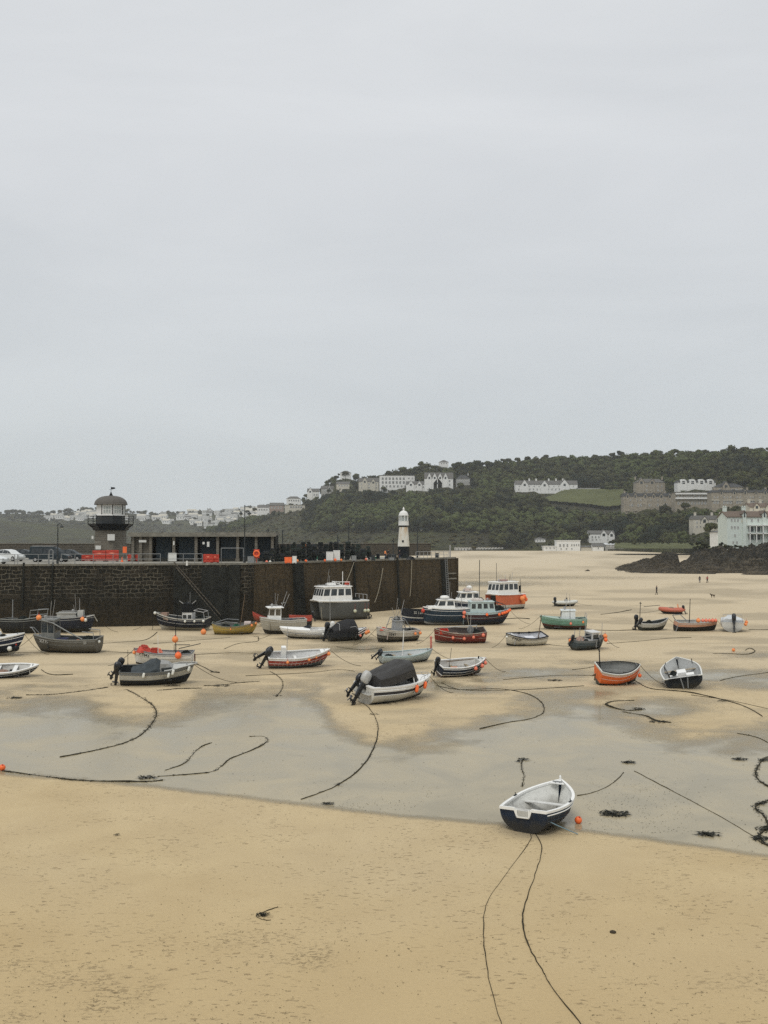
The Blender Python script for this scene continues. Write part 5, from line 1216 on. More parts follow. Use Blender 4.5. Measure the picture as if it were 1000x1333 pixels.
def person(label, p, yaw, jacket, trousers, stride=.25, arms=(.2, -.2), group=None, h=1.72):
    k = h / 1.72; s = stride
    hipL, hipR = (0, .09, .92), (0, -.09, .92)
    P_ = [(0, 0, .95), (0, 0, 1.12), (0, 0, 1.30), (0, 0, 1.42), (.01, 0, 1.50), (.02, 0, 1.60), (.02, 0, 1.68)]; E_ = [(i, i + 1) for i in range(6)]
    Rr = [.13, .12, .14, .09, .055, .09, .06]
    def add(i, pts, rs):
        for q, r in zip(pts, rs): P_.append(q); Rr.append(r); E_.append((i, len(P_) - 1)); i = len(P_) - 1
        return i
    legs = {}
    for sy, ss_ in ((1, s), (-1, -s)):
        knee = (ss_ * .45 + .04, sy * .10, .50); an = (ss_ * 1.0 - .02, sy * .10, .09); toe = (an[0] + .17, sy * .11, .04)
        legs[sy] = (knee, an, toe); add(0, [(0, sy * .09, .88), knee, an, toe], [.095, .06, .042, .035])
    hands = {}
    for sy, sw in ((1, arms[0]), (-1, arms[1])):
        el = (sw * .5, sy * .25, 1.12); wr = (sw * 1.0 + .05, sy * .26, .90); hd = (wr[0] + .02, sy * .26, .82)
        hands[sy] = (el, wr); i = add(3, [(0, sy * .17, 1.40), el, wr, hd], [.06, .045, .03, .033])
        for f in range(4): fx = hd[0] - .03 + f * .02; add(i, [(fx, sy * .262, .775), (fx + .008, sy * .25, .735 + .006 * abs(f - 1.5))], [.010, .008])
        add(i, [(hd[0] + .045, sy * .24, .80), (hd[0] + .055, sy * .235, .765)], [.011, .009])
    add(5, [(.105, 0, 1.585)], [.014])
    sc_ = lambda pts: [tuple(c * k for c in q) for q in pts]
    b = skinned('person', sc_(P_), E_, [r * k for r in Rr], 'skin')
    b.location = p; b.rotation_euler = (0, 0, yaw); tag(b, label, 'person', group)
    J = [(0, 0, .86), (0, 0, 1.05), (0, 0, 1.30), (0, 0, 1.44)]; JE = [(0, 1), (1, 2), (2, 3)]; JR = [.165, .15, .165, .09]
    for sy in (1, -1):
        el, wr = hands[sy]; n = len(J); J += [(0, sy * .18, 1.40), el, wr]; JE += [(3, n), (n, n + 1), (n + 1, n + 2)]; JR += [.078, .065, .05]
    skinned('jacket', sc_(J), JE, [r * k for r in JR], jacket, parent=b)
    T = [(0, 0, .95)]; TE = []; TR = [.14]
    for sy in (1, -1):
        kn, an, toe = legs[sy]; n = len(T); T += [(0, sy * .09, .86), kn, (an[0], an[1], .12)]; TE += [(0, n), (n, n + 1), (n + 1, n + 2)]; TR += [.108, .078, .062]
    skinned('trousers', sc_(T), TE, [r * k for r in TR], trousers, parent=b)
    for sy in (1, -1):
        kn, an, toe = legs[sy]; m = MB(); m.box(((an[0] + toe[0]) / 2 * k + .01, an[1] * k, .045), (.27, .105, .09), taper=.8); m.build('shoe', 'rubber', b)
    m = MB(); m.ball((.0, 0, 1.645 * k), .108 * k, n=12); ho = m.build('hair', 'hair', b, True)
    m = MB()
    for sy in (-1, 1): m.ball((.112 * k, sy * .033, 1.615 * k), .012, n=6)
    m.build('eyes', 'black', b)
    return b
person('person in dark coat walking alone on the outer beach', G(855, 774), R(200), 'cloth_dark', 'cloth_dark', .30, (.25, -.2), h=1.8)
person('person in dark clothes standing left of the pair near the rocks', G(911, 758.5), R(90), 'cloth_dark', 'cloth_blue', .08, (.05, .05))
person('person in brown red coat, right one of the pair near the rocks', G(921, 758.5), R(120), 'cloth_red', 'cloth_dark', .12, (.2, .1))
person('person in dark coat walking on the quay left of the lighthouse', D(505.5, 728), R(0), 'cloth_dark', 'cloth_dark', .22, (.2, -.15))
person('person in orange brown top on the quay, left of the dark coated one', D(501.5, 728.2), R(20), 'orange_light', 'cloth_blue', .1, (.1, .1), h=1.6)
person('person in dark coat close to the foot of the small lighthouse', D(520.5, 728.4), R(180), 'cloth_dark', 'cloth_blue', .1, (.1, -.1), h=1.6)
# dog on the sand
DP = [(-.28, 0, .50), (-.05, 0, .52), (.22, 0, .52), (.36, 0, .62), (.46, 0, .72), (.60, 0, .69)]; DE = [(0, 1), (1, 2), (2, 3), (3, 4), (4, 5)]; DR = [.11, .105, .14, .085, .085, .04]
def dadd(i, pts, rs):
    for q, r in zip(pts, rs): DP.append(q); DR.append(r); DE.append((i, len(DP) - 1)); i = len(DP) - 1
for sy, o_ in ((1, .06), (-1, -.06)):
    dadd(0, [(-.24 + o_, sy * .08, .38), (-.17 + o_, sy * .08, .30), (-.31 + o_, sy * .08, .18), (-.27 + o_, sy * .08, .03)], [.08, .05, .03, .03]); dadd(2, [(.22 - o_, sy * .08, .36), (.20 - o_, sy * .08, .2), (.24 - o_, sy * .08, .03)], [.06, .035, .03])
    dadd(4, [(.42, sy * .07, .80)], [.025])
dadd(0, [(-.42, 0, .52), (-.56, 0, .62)], [.03, .018])
dg_ = skinned('dog', DP, DE, DR, 'dog', 1); dg_.location = G(928, 778); dg_.rotation_euler = (0, 0, R(150)); tag(dg_, 'dark brown dog trotting on the open sand below the pair of people', 'dog')
# ================================================================ boats
ORD = ['first', 'second', 'third', 'fourth', 'fifth', 'sixth', 'seventh', 'eighth', 'ninth', 'tenth', 'eleventh', 'twelfth']
def rope_mesh(pts, r=.02, mat='rope', n=5): m = MB(); m.tube(pts, r, n=n); return m
class Boat:
    def __init__(s, label, noun, u, v, head, L, B, D, bands, gun, inner=None, heel=0, trim=0, tw=.82, tm=.42, sb=.3, ss=.05, rake=.4, trk=.08, a=2.4, fl=.16, th=.045, gw=.075, gh=.06, bn=2.3, name='boat', cat='boat', scale=(1.04, 1.06, 1.14), yoff=(0,), notch=None, tmat=None, flare=.75, group=None):
        s.__dict__.update(L=L, B=B, D=D, tw=tw, tm=tm, sb=sb, ss=ss, rake=rake, trk=trk, a=a, fl=fl, th=th, bn=bn, noun=noun, head=head, flare=flare, nf=0, yoffs=yoff)
        c = math.cos(R(head)); s.near = -1 if c > 0 else 1
        s.sheer_mat = gun
        s.root = empty(name, G(u, v), (R(heel) * (1 if c > 0 else -1), R(trim), R(head))); tag(s.root, label, cat, group)
        s.root.scale = scale; lim = [b[0] for b in bands]
        ws = sorted(set([0, .07, .16, .28, .4, .52, .64, .76, .88, 1] + lim)); ts = [0, .05, .12, .2, .3, .4, .5, .6, .68, .76, .83, .89, .94, .975, 1]
        mats = [b[1] for b in bands]; zmin = 9
        mw = Matrix.Rotation(R(head), 3, 'Z') @ Matrix.Rotation(R(trim), 3, 'Y') @ Matrix.Rotation(s.root.rotation_euler[0], 3, 'X') @ Matrix.Diagonal(scale)
        for yo in yoff:
            h = MB()
            for sd in (1, -1):
                rows = [[Vector((p.x, p.y * sd + yo, p.z)) for p in (s.pt(t, w) for w in ws)] for t in ts]
                mi = [[next(i for i, l in enumerate(lim) if (ws[j] + ws[j + 1]) / 2 <= l) for j in range(len(ws) - 1)] for _ in ts[:-1]]
                h.grid(rows, mi, flip=(sd > 0))
                for r_ in rows:
                    for p in r_: zmin = min(zmin, (mw @ p).z)
            o = h.build('hull', mats, s.root, True)
            t_ = MB(); lft = [Vector((s.pt(0, w).x, s.pt(0, w).y + yo, s.pt(0, w).z)) for w in ws]; rgt = [Vector((p.x, 2 * yo - p.y, p.z)) for p in lft]
            if notch:
                hw, dp = notch; z1 = lft[-1].z; x = lft[-1].x
                lowz = z1 - dp; li = [p for p in lft if p.z < lowz]; ri = [p for p in rgt if p.z < lowz]
                t_.face([p for p in ri[::-1]] + li[1:] + [Vector((x, hw * .7, lowz)), Vector((x, -hw * .7, lowz))], 0)
                hi = [p for p in lft if p.z >= lowz]
                t_.face([Vector((x, hw * .7, lowz)), li[-1]] + hi + [Vector((x, hw, z1))], 0); t_.face([Vector((x, -hw, z1))] + [Vector((p.x, -p.y, p.z)) for p in hi[::-1]] + [Vector((li[-1].x, -li[-1].y, li[-1].z)), Vector((x, -hw * .7, lowz))], 0)
            else: 
                for j in range(len(ws) - 1): t_.face([rgt[j], lft[j], lft[j + 1], rgt[j + 1]] if j else [lft[0], lft[1], rgt[1]], mi[0][j])
            t_.build('transom', [tmat] * len(mats) if tmat else mats, s.root)
        s.root.location.z = -zmin - .035
        s.mw = mw; s.inner = inner
        if inner:
            I = MB(); rows = []
            for t in [.012, .05, .12, .2, .3, .4, .5, .6, .7, .78, .85, .9, .945, .975]:
                wf = min(.93, max(.02, (fl - s.kz(t)) / (s.sz(t) - s.kz(t)))); side = []
                for k in range(5):
                    w = 1 + (wf - 1) * k / 4; p = s.pt(t, w); side.append(Vector((p.x, max(.004, p.y - th), p.z - (.0 if k else .0))))
                rows.append(side + [Vector((p.x, -p.y, p.z)) for p in side[::-1]])
            I.grid(rows, 0, flip=False)
            if notch:
                hw, dp = notch; r0 = rows[0]; x = r0[0].x; z1 = r0[0].z; lowz = z1 - dp
                I.face([r0[4], r0[5], Vector((x, -hw * .7, lowz)), Vector((x, hw * .7, lowz))]); I.face([r0[0], r0[1], r0[2], r0[3], r0[4], Vector((x, hw * .7, lowz)), Vector((x, hw, z1))]); I.face([r0[9], r0[8], r0[7], r0[6], r0[5], Vector((x, -hw * .7, lowz)), Vector((x, -hw, z1))][::-1])
            else: I.face(rows[0])
            s.inn = I.build('lining', inner, s.root)
        if gun:
            g = MB(); tt = list(np.linspace(0, 1, 22))
            for sd in (1, -1):
                rows = []
                for t in tt:
                    p = s.pt(t, 1); y = max(p.y, 0); yi = max(0, y - gw); o_ = .022
                    q = [(p.x, y + o_, p.z - gh / 2), (p.x, y + o_, p.z + gh / 2), (p.x, yi, p.z + gh / 2), (p.x, yi, p.z - gh / 2), (p.x, y + o_, p.z - gh / 2)]
                    rows.append([Vector((a_, b_ * sd, c_)) for a_, b_, c_ in q])
                g.grid(rows, 0, flip=(sd < 0)); g.face(rows[0][:4])
            p = s.pt(0, 1); g2 = gw
            if notch:
                hw, dp = notch; path = [(-p.y, 0), (-hw, 0), (-hw * .7, -dp), (hw * .7, -dp), (hw, 0), (p.y, 0)]
                for (a1, z1), (a2, z2) in zip(path, path[1:]): g.bar((p.x + .02, a1, p.z + z1), (p.x + .02, a2, p.z + z2), gh, gw, up=(0, 0, 1)) if z1 == z2 else g.bar((p.x + .02, a1, p.z + z1), (p.x + .02, a2, p.z + z2), gw, gh)
            else: g.box((p.x + gw / 2 - .02, 0, p.z), (gw, p.y * 2, gh * .96))
            g.build('gunwale', gun, s.root)
        rd = random.Random(int(abs(u * 7 + v))); s.rd = rd
        if gun and name != 'tender':
            for w_, rr_ in ((.86, .022), (.60, .014)):
                m = MB()
                for sd in (1, -1): m.tube([(p.x, sd * (p.y + .008), p.z) for p in (s.pt(t, w_) for t in np.linspace(.01, .99, 14))], rr_, n=5)
                m.build('rubbing_strake', gun if w_ > .8 else bands[-1][1], s.root)
            m = MB(); p = s.pt(.9, 1)
            for q in (-1, 1): m.tube([(p.x, q * .09, p.z - .02), (p.x, q * .09, p.z + .1)], .02, n=6)
            m.tube([(p.x, -.2, p.z + .1), (p.x, .2, p.z + .1)], .022, n=6); m.build('cleat', 'galv', s.root)
        if inner:
            m = MB(); p = s.pt(.3, 1)
            for k_ in range(-3, 4): m.box((-.25, k_ * B * .085, fl + .02), (L * .5, B * .07, .02))
            m.build('floorboards', 'wood_brown' if rd.random() < .5 else 'galv', s.root)
        bpy.context.view_layer.update()
        if name not in ('rowing_dinghy', 'tender'):
            pb = s.W(s.pt(.98, 1)) if len(yoff) == 1 else s.W((L / 2 - .2, B * .9, D)); hd = R(head + rd.uniform(-14, 14)); L_ = rd.uniform(1.6, 3.6); pe = Vector((pb.x + math.cos(hd) * L_, pb.y + math.sin(hd) * L_, .01)); pts_ = []
            for q in range(9): t_q = q / 8; w_q = pb.lerp(pe, t_q); w_q.z = max(.01, pb.z * (1 - t_q) ** 1.7); pts_.append(w_q)
            m = MB(); m.tube(pts_, .02, n=5); tag(m.build('mooring_rope', 'rope'), 'bow mooring rope of the ' + noun, 'rope')
        if inner and name != 'rowing_dinghy' and name != 'tender' and v < 900:
            for q in range(rd.randint(2, 4)):
                x_ = rd.uniform(-.36, .18) * L; y_ = rd.uniform(-.22, .22) * B; k_ = rd.randrange(4); o_ = ['first', 'second', 'third', 'fourth'][q]
                if k_ == 0: s.crate((x_, y_, fl + .02), (.45, .35, rd.uniform(.2, .35)), rd.choice(['galv', 'wood_pale', 'dark_steel', 'canvas_white']), '%s small box lying loose inside the %s' % (o_, noun), rd.uniform(-.6, .6))
                elif k_ == 1: s.heap((x_, y_, fl + .02), rd.uniform(.2, .4), rd.uniform(.12, .3), rd.choice(['rope_pale', 'rope_blue', 'net', 'orange_light']), '%s small rope coil lying loose inside the %s' % (o_, noun), 8, 'rope_coil', 'rope', int(u) + q)
                elif k_ == 2:
                    m = MB(); m.lathe([(.12, 0), (.15, .28), (.135, .28), (.11, .03)], 12); s.put(m.build('bucket', rd.choice(['black', 'ballwhite', 'rope_blue'])), (x_, y_, fl + .03), '%s small bucket standing loose inside the %s' % (o_, noun), 'bucket')
                else:
                    m = MB(); m.box((0, 0, .12), (.42, .28, .2), taper=.85); m.lathe([(.04, 0), (.04, .06)], 8, (.1, 0, .22)); s.put(m.build('fuel_tank', rd.choice(['red', 'red', 'black'])), (x_, y_, fl + .03), '%s fuel tank lying loose inside the %s' % (o_, noun), 'fuel tank', rd.uniform(-1, 1))
    def kz(s, t): return .12 * s.D * max(0, (t - .8) / .2) ** 2
    def sz(s, t):
        return s.D + (s.sb * ((t - .35) / .65) ** 1.9 if t > .35 else s.ss * ((.35 - t) / .35) ** 1.6)
    def pt(s, t, w):
        xb = s.L / 2 - s.rake * (1 - w) ** 1.5; xs = -s.L / 2 + s.trk * (1 - w)
        x = xs + t * (xb - xs)
        b = s.tw + (1 - s.tw) * math.sin(math.pi / 2 * t / s.tm) if t < s.tm else max(0, 1 - ((t - s.tm) / (1 - s.tm)) ** s.bn)
        b *= s.B / 2
        f0 = (max(0, 1 - (1 - w) ** s.a)) ** .5; f1 = w ** s.flare; q = max(0, (t - .4) / .6) ** 1.1
        return Vector((x, b * lerp(f0, f1, q), s.kz(t) + (s.sz(t) - s.kz(t)) * w))
    def W(s, p): return s.mw @ Vector(p) + s.root.location
    def at_x(s, x, w=1):
        lo, hi = 0.0, 1.0
        for _ in range(25):
            m = (lo + hi) / 2
            if s.pt(m, w).x < x: lo = m
            else: hi = m
        return lo
    def width_at(s, x, z):
        t = s.at_x(x); w = max(.02, min(1, (z - s.kz(t)) / (s.sz(t) - s.kz(t)))); return s.pt(t, w).y
    def text(s, st, x, z, size, mat, side=None, aft=False):
        side = side or s.near; vs, fs = textmesh(st, size); dr = -1 if side > 0 else 1; out = []
        for (tx, ty, _) in vs:
            X_ = x + dr * tx; Z_ = z + ty; t = s.at_x(X_); sh_ = s.sz(t); base = s.sz(s.at_x(x)); Zz = sh_ - (base - Z_)
            out.append((X_, side * (s.width_at(X_, Zz) + .012), Zz))
        m = MB(); m.add(out, fs); return m.build('lettering', mat, s.root)
    def thwart(s, t, z, d=.22, mat='wood_pale', th=.035):
        p = s.pt(t, 1); hw = s.width_at(p.x, z) - s.th; m = MB(); m.box((p.x, 0, z), (d, hw * 2, th)); return m.build('thwart', mat, s.root)
    def deck(s, t0, t1, mat, dz=0, camber=.06, bulk=True, name='foredeck'):
        m = MB(); rows = []
        for t in np.linspace(t0, t1, 9):
            p = s.pt(min(t, .999), 1); rows.append([Vector((p.x, p.y * k, p.z - dz + camber * (1 - k * k))) for k in (1, .5, 0, -.5, -1)])
        m.grid(rows, 0)
        if bulk:
            for r_, fl_ in ((rows[0], 0), (rows[-1], 1)):
                m.face([r_[0], r_[1], r_[2], r_[3], r_[4], Vector((r_[4].x, r_[4].y * .9, max(s.fl, .1))), Vector((r_[0].x, r_[0].y * .9, max(s.fl, .1)))])
        return m.build(name, mat, s.root)
    def cabin(s, x0, x1, z0, z1, wb, wt, rf=.3, rb=0, mat='white_render', roofm=None, lo=.42, hi=.9, ns=2, nf=2, nb=0, gap=.12, over=.12, rth=.07, name='wheelhouse', y=0, sides=(1, -1), win='glass', ss=(0, 1)):
        w0_, w1_ = wb, wb * .92
        if len(s.yoffs) == 1 and not y:
            w0_ = min(wb, s.width_at(x0, min(z0, s.D)) - .10); w1_ = min(wb * .92, s.width_at(x1, min(z0, s.D)) - .10)
        k0_, k1_ = w0_ / wb, w1_ / (wb * .92)
        b = [Vector((x0, y - wb, z0)), Vector((x1, y - wb * .92, z0)), Vector((x1, y + wb * .92, z0)), Vector((x0, y + wb, z0))]
        t = [Vector((x0 + rb, y - wt, z1)), Vector((x1 - rf, y - wt * .9, z1)), Vector((x1 - rf, y + wt * .9, z1)), Vector((x0 + rb, y + wt, z1))]
        for q_, k_ in ((b[0], k0_), (b[3], k0_), (t[0], k0_), (t[3], k0_), (b[1], k1_), (b[2], k1_), (t[1], k1_), (t[2], k1_)): q_.y = y + (q_.y - y) * k_
        wt *= max(k0_, k1_)
        m = MB(); m.hexa(b, t); o = m.build(name, mat, s.root)
        def win_on(A, Bq, Cq, Dq, n, l, h, s0=0, s1=1):
            nn = (Bq - A).cross(Dq - A).normalized()
            for i in range(n):
                a_ = s0 + (s1 - s0) * (i + gap) / n; b_ = s0 + (s1 - s0) * (i + 1 - gap) / n; q = []
                for (u_, v_) in ((a_, l), (b_, l), (b_, h), (a_, h)): q.append(A.lerp(Bq, u_).lerp(Dq.lerp(Cq, u_), v_))
                mm = MB(); mm.hexa([p - nn * .01 for p in q], [p + nn * .018 for p in q]); mm.build('window', win, o)
        if nf: win_on(b[1], b[2], t[2], t[1], nf, lo, hi)
        if nb: win_on(b[3], b[0], t[0], t[3], nb, lo, hi)
        if ns:
            if -1 in sides: win_on(b[0], b[1], t[1], t[0], ns, lo, hi, *ss)
            if 1 in sides: win_on(b[2], b[3], t[3], t[2], ns, lo, hi, 1 - ss[1], 1 - ss[0])
        if z1 > 1.9 and name == 'wheelhouse':
            g_ = MB(); xa, xb_ = x0 + rb + .15, x1 - rf - .1; rl = s.rd
            for q in (-1, 1):
                g_.tube([(xa, q * wt * .8, z1 + .02), (xa + .05, q * wt * .8, z1 + .2), (xb_ - .05, q * wt * .8, z1 + .2), (xb_, q * wt * .8, z1 + .02)], .022, n=5)
            g_.build('roof_rail', 'steel', o); g_ = MB(); xc = lerp(xa, xb_, rl.random())
            for q in (-.3, .25): g_.tube([(xc, q, z1), (xc - rl.uniform(.0, .35), q * 1.1, z1 + rl.uniform(.9, 2.3))], .018, n=5)
            g_.build('aerial', 'steel', o); g_ = MB(); g_.lathe([(.05, 0), (.05, .12), (.14, .14), (.14, .3), (.04, .33)], 10, (lerp(xa, xb_, .8), .1, z1 + rth)); g_.build('searchlight', 'steel', o)
        r = MB(); r.box(((x0 + rb + x1 - rf) / 2, y, z1 + rth / 2), (x1 - rf - x0 - rb + over * 2, wt * 2 + over, rth), taper=.97); r.build('roof', roofm or mat, o); return o
    def outboard(s, y=0, tilt=45, mat='motor_black', k=1.0, x=None, z=None, steer=0):
        x = -s.L / 2 - .16 if x is None else x; z = s.sz(0) + .04 if z is None else z
        c = MB(); 
        prof = [(.10, .12, -.02), (.19, .15, .06), (.22, .165, .2), (.21, .16, .36), (.15, .12, .47), (.05, .04, .50)]
        n = 12; base = []
        for (rx, ry, zz) in prof:
            for j in range(n):
                a = 2 * math.pi * j / n; cx_, sy_ = math.cos(a), math.sin(a)
                c.v.append(((abs(cx_) ** .7 * (1 if cx_ > 0 else -1) * rx - .04) * k, abs(sy_) ** .7 * (1 if sy_ > 0 else -1) * ry * k, (zz + .1) * k))
        for i in range(len(prof) - 1):
            for j in range(n): c.f.append((i * n + j, i * n + (j + 1) % n, (i + 1) * n + (j + 1) % n, (i + 1) * n + j)); c.m.append(0)
        c.f.append(tuple(range(n))[::-1]); c.m.append(0); c.f.append(tuple((len(prof) - 1) * n + j for j in range(n))); c.m.append(0)
        o = c.build('outboard_motor', mat, s.root, True, (x, y, z), (0, R(tilt), R(steer)))
        l = MB(); lm = mat if mat != 'motor_white' else 'motor_white'
        l.box((-.03 * k, 0, -.22 * k), (.16 * k, .10 * k, .66 * k), taper=1.3); l.box((-.06 * k, 0, -.52 * k), (.36 * k, .2 * k, .025 * k)); l.box((-.03 * k, 0, -.70 * k), (.14 * k, .05 * k, .34 * k)); l.box((.02 * k, 0, -.88 * k), (.13 * k, .03 * k, .16 * k), taper=1.4)
        l.tube([(.12 * k, 0, -.76 * k), (.0, 0, -.76 * k), (-.22 * k, 0, -.76 * k)], [.02 * k, .055 * k, .045 * k], n=8); l.box((.12 * k, 0, .03 * k), (.16 * k, .2 * k, .26 * k)); l.build('leg', 'motor_black' if mat == 'motor_silver' else mat, o)
        pr = MB(); pr.tube([(-.22 * k, 0, -.76 * k), (-.32 * k, 0, -.76 * k)], [.04 * k, .02 * k], n=8)
        for q in range(3):
            a = q * 2 * math.pi / 3; ca, sa = math.cos(a), math.sin(a)
            def rr(yy, zz, xx): return (xx - .27 * k, yy * ca - zz * sa, -.76 * k + yy * sa + zz * ca)
            pts = [rr(-.03 * k, .03 * k, .02 * k), rr(.03 * k, .03 * k, -.02 * k), rr(.075 * k, .12 * k, -.035 * k), rr(.02 * k, .165 * k, 0), rr(-.055 * k, .13 * k, .03 * k)]
            pr.face(pts); pr.face([(p[0] - .012 * k, p[1], p[2]) for p in pts[::-1]])
        pr.build('propeller', 'motor_black', o); return o
    def mast(s, x, y, h, r=.035, z=None, lean=(0, 0), mat='dark_steel', name='mast', cross=None):
        z = s.fl if z is None else z; m = MB(); tp2 = (x + lean[0], y + lean[1], z + h); m.tube([(x, y, z), tp2], [r, r * .75], n=8)
        m.lathe([(r * 1.5, 0), (r * 1.5, .12)], 8, (x, y, z + .35)); m.ball(tp2, r * 1.1, n=8)
        if cross: 
            for (f_, w_) in cross: m.bar((x + lean[0] * f_, y + lean[1] * f_ - w_ / 2, z + h * f_), (x + lean[0] * f_, y + lean[1] * f_ + w_ / 2, z + h * f_), r * 1.2)
        return m.build(name, mat, s.root)
    def tubes(s, name, paths, r, mat='steel', n=6):
        m = MB()
        for p in paths: m.tube(p, r, n=n)
        return m.build(name, mat, s.root)
    def part(s, name, mb, mat, smooth=False): return mb.build(name, mat, s.root, smooth)
    def ball(s, p, r, mat, label, drop=.25, kind='fender', sq=1.05, cat='fender'):
        w = s.W(p); w.z = max(w.z, r * .9); o = empty(kind, w); tag(o, label, cat)
        m = MB(); m.ball((0, 0, 0), r, n=18, sq=sq); m.build('float', mat, o, True)
        m = MB(); m.lathe([(r * .3, r * .92 * sq), (r * .24, r * 1.18 * sq), (r * .1, r * 1.2 * sq)], 10); m.tube([(0, 0, r * 1.15), (.01, 0, r * 1.1 + drop)], .012, n=5); m.build('eye', 'red' if mat != 'ballwhite' else 'black', o); return o
    def fenders(s, items, colour='orange', mat='pinkish', r=.15, side=None, kind='ball', frm='bow'):
        side = side or s.near
        for i, (t, drop) in enumerate(items):
            p = s.pt(t, 1); rr = r * random.uniform(.92, 1.08)
            if kind == 'ball': s.ball((p.x, side * (s.width_at(p.x, p.z - drop) + rr * .9), p.z - drop), rr, mat, '%s %s ball fender from the %s on the %s' % (ORD[i], colour, frm, s.noun), drop)
            else:
                w = s.W((p.x, side * (s.width_at(p.x, p.z - drop) + rr * 1.05), p.z - drop)); o = empty('fender', w, (0, R(12), R(s.head))); tag(o, '%s %s sausage fender from the %s on the %s' % (ORD[i], colour, frm, s.noun), 'fender')
                m = MB(); m.lathe([(rr * .3, -rr * 2.1), (rr * .85, -rr * 1.7), (rr, -rr), (rr, rr), (rr * .85, rr * 1.7), (rr * .3, rr * 2.1)], 14); m.build('float', mat, o, True); m = MB(); m.tube([(0, 0, rr * 2), (0, 0, rr * 2 + .12)], .015, n=5); m.build('eye', 'black', o)
    def put(s, obj, p, label, cat, rz=0):
        obj.location = s.W(p); obj.rotation_euler = (s.root.rotation_euler[0], s.root.rotation_euler[1], s.root.rotation_euler[2] + rz); tag(obj, label, cat); return obj
    def crate(s, p, d, mat, label, rz=0):
        m = MB(); w_, l_, h_ = d; t = .03; m.box((0, 0, .03), (w_, l_, .04))
        for q in (-1, 1): m.box((q * (w_ / 2 - t / 2), 0, h_ / 2 + .02), (t, l_, h_ - .06)); m.box((0, q * (l_ / 2 - t / 2), h_ / 2 + .02), (w_ - 2 * t - .004, t, h_ - .06)); m.box((q * w_ / 2, 0, h_ - .03), (.05, l_ + .06, .05)); m.box((0, q * l_ / 2, h_ - .032), (w_, .05, .045))
        return s.put(m.build('fish_crate', mat), p, label, 'crate', rz)
    def heap(s, p, r, h, mat, label, n=16, name='fishing_net', cat='net', seed=1, tr=.02):
        rd = random.Random(seed); m = MB(); k = 11; rows = []
        for i in range(k):
            row = []
            for j in range(14):
                a = 2 * math.pi * j / 13; q = i / (k - 1); rad = r * q * (1 + .22 * math.sin(a * 3 + seed) + .1 * math.sin(a * 5)); row.append(Vector((rad * math.cos(a), rad * math.sin(a) * .8, h * (1 - q ** 2.2) * (.75 + .35 * rd.random()) )))
            row[-1] = row[0]; rows.append(row)
        m.grid(rows, 0)
        for i in range(n):
            a0 = rd.uniform(0, 6.28); rr = rd.uniform(.2, .9) * r; a1 = a0 + rd.uniform(1, 3); pts = []
            for q in range(7):
                t = q / 6; a = lerp(a0, a1, t); ra = rr * (1 + .25 * math.sin(t * 7 + i)); zz = h * (1 - (ra / r) ** 2.2 if ra < r else 0) + .02 + .03 * math.sin(t * 9 + i); pts.append((ra * math.cos(a), ra * math.sin(a) * .8, max(.02, zz)))
            m.tube(pts, tr, n=5)
        return s.put(m.build(name, mat), p, label, cat)
    def canopy(s, rows, mat, name='cover', sag=.03, skirt=.14, seed=0, ex=1.7):
        m = MB(); out = []; K = 12
        for i, (x, hw, ze, zm) in enumerate(rows):
            row = []
            for j in range(K + 1):
                q = -1 + 2 * j / K; z = ze + (zm - ze) * (1 - abs(q) ** ex); y = q * hw; z += sag * math.sin(x * 4.1 + q * 3 + seed) * (1 - q * q) + sag * .6 * math.sin(x * 9 + q * 8 + seed)
                row.append(Vector((x, y, z)))
            out.append([Vector((x, -hw - .015, ze - skirt))] + row + [Vector((x, hw + .015, ze - skirt))])
        m.grid(out, 0)
        for r_, f in ((out[0], 1), (out[-1], -1)): m.face(r_ if f > 0 else r_[::-1])
        return m.build(name, mat, s.root)
pw = lambda *c, **k: paint(c, **k)
NAVY, NAVY2, WHITE, CREAM, GREYH = pw(.010, .020, .040), pw(.018, .036, .062), pw(.72, .72, .69, dirt=.22), pw(.46, .43, .35), pw(.22, .22, .205)
BLACKH, REDH, GREENH, ORNG, YEL, TEAL, DKGREY, OXRED, PALEBL, BROWNH = pw(.014, .016, .018), pw(.20, .025, .018), pw(.13, .27, .20), pw(.62, .115, .022, dirt=.25), pw(.42, .30, .06), pw(.25, .38, .38), pw(.065, .068, .062), pw(.085, .022, .018), pw(.36, .45, .46), pw(.12, .115, .095)
LG, MG = pw(.42, .42, .39), pw(.14, .145, .14)

# --- foreground dinghy
b = Boat('navy blue rowing dinghy with white gunwale and notched transom, alone in the foreground', 'foreground navy dinghy', 708, 1068.5, 58, 3.9, 2.35, .78, [(.72, NAVY), (.735, BLACKH), (1, NAVY2)], WHITE, pw(.60, .60, .56, dirt=.5), heel=-2, tw=.80, sb=.34, ss=.06, rake=.5, fl=.13, gw=.10, gh=.075, notch=(.33, .24), name='rowing_dinghy', cat='dinghy', a=2.6, bn=2.5, trk=.12)
b.thwart(.32, .50, .30, pw(.55, .54, .50, dirt=.5)); b.thwart(.62, .55, .26, pw(.6, .6, .57, dirt=.4)); b.thwart(.10, .44, .34, pw(.46, .44, .37, dirt=.7))
m = MB(); m.box((-1.955, 0, .70), (.045, .40, .22)); b.part('motor_pad', m, LG); m = MB(); m.box((-1.96, 0, .585), (.06, .50, .04))
for q in (-.235, .235): m.box((-1.96, q, .71), (.06, .04, .26))
b.part('pad_frame', m, WHITE)
m = MB(); m.lathe([(.05, 0), (.045, .16), (.02, .2)], 8, (1.88, 0, 1.1)); b.part('stem_head', m, WHITE)
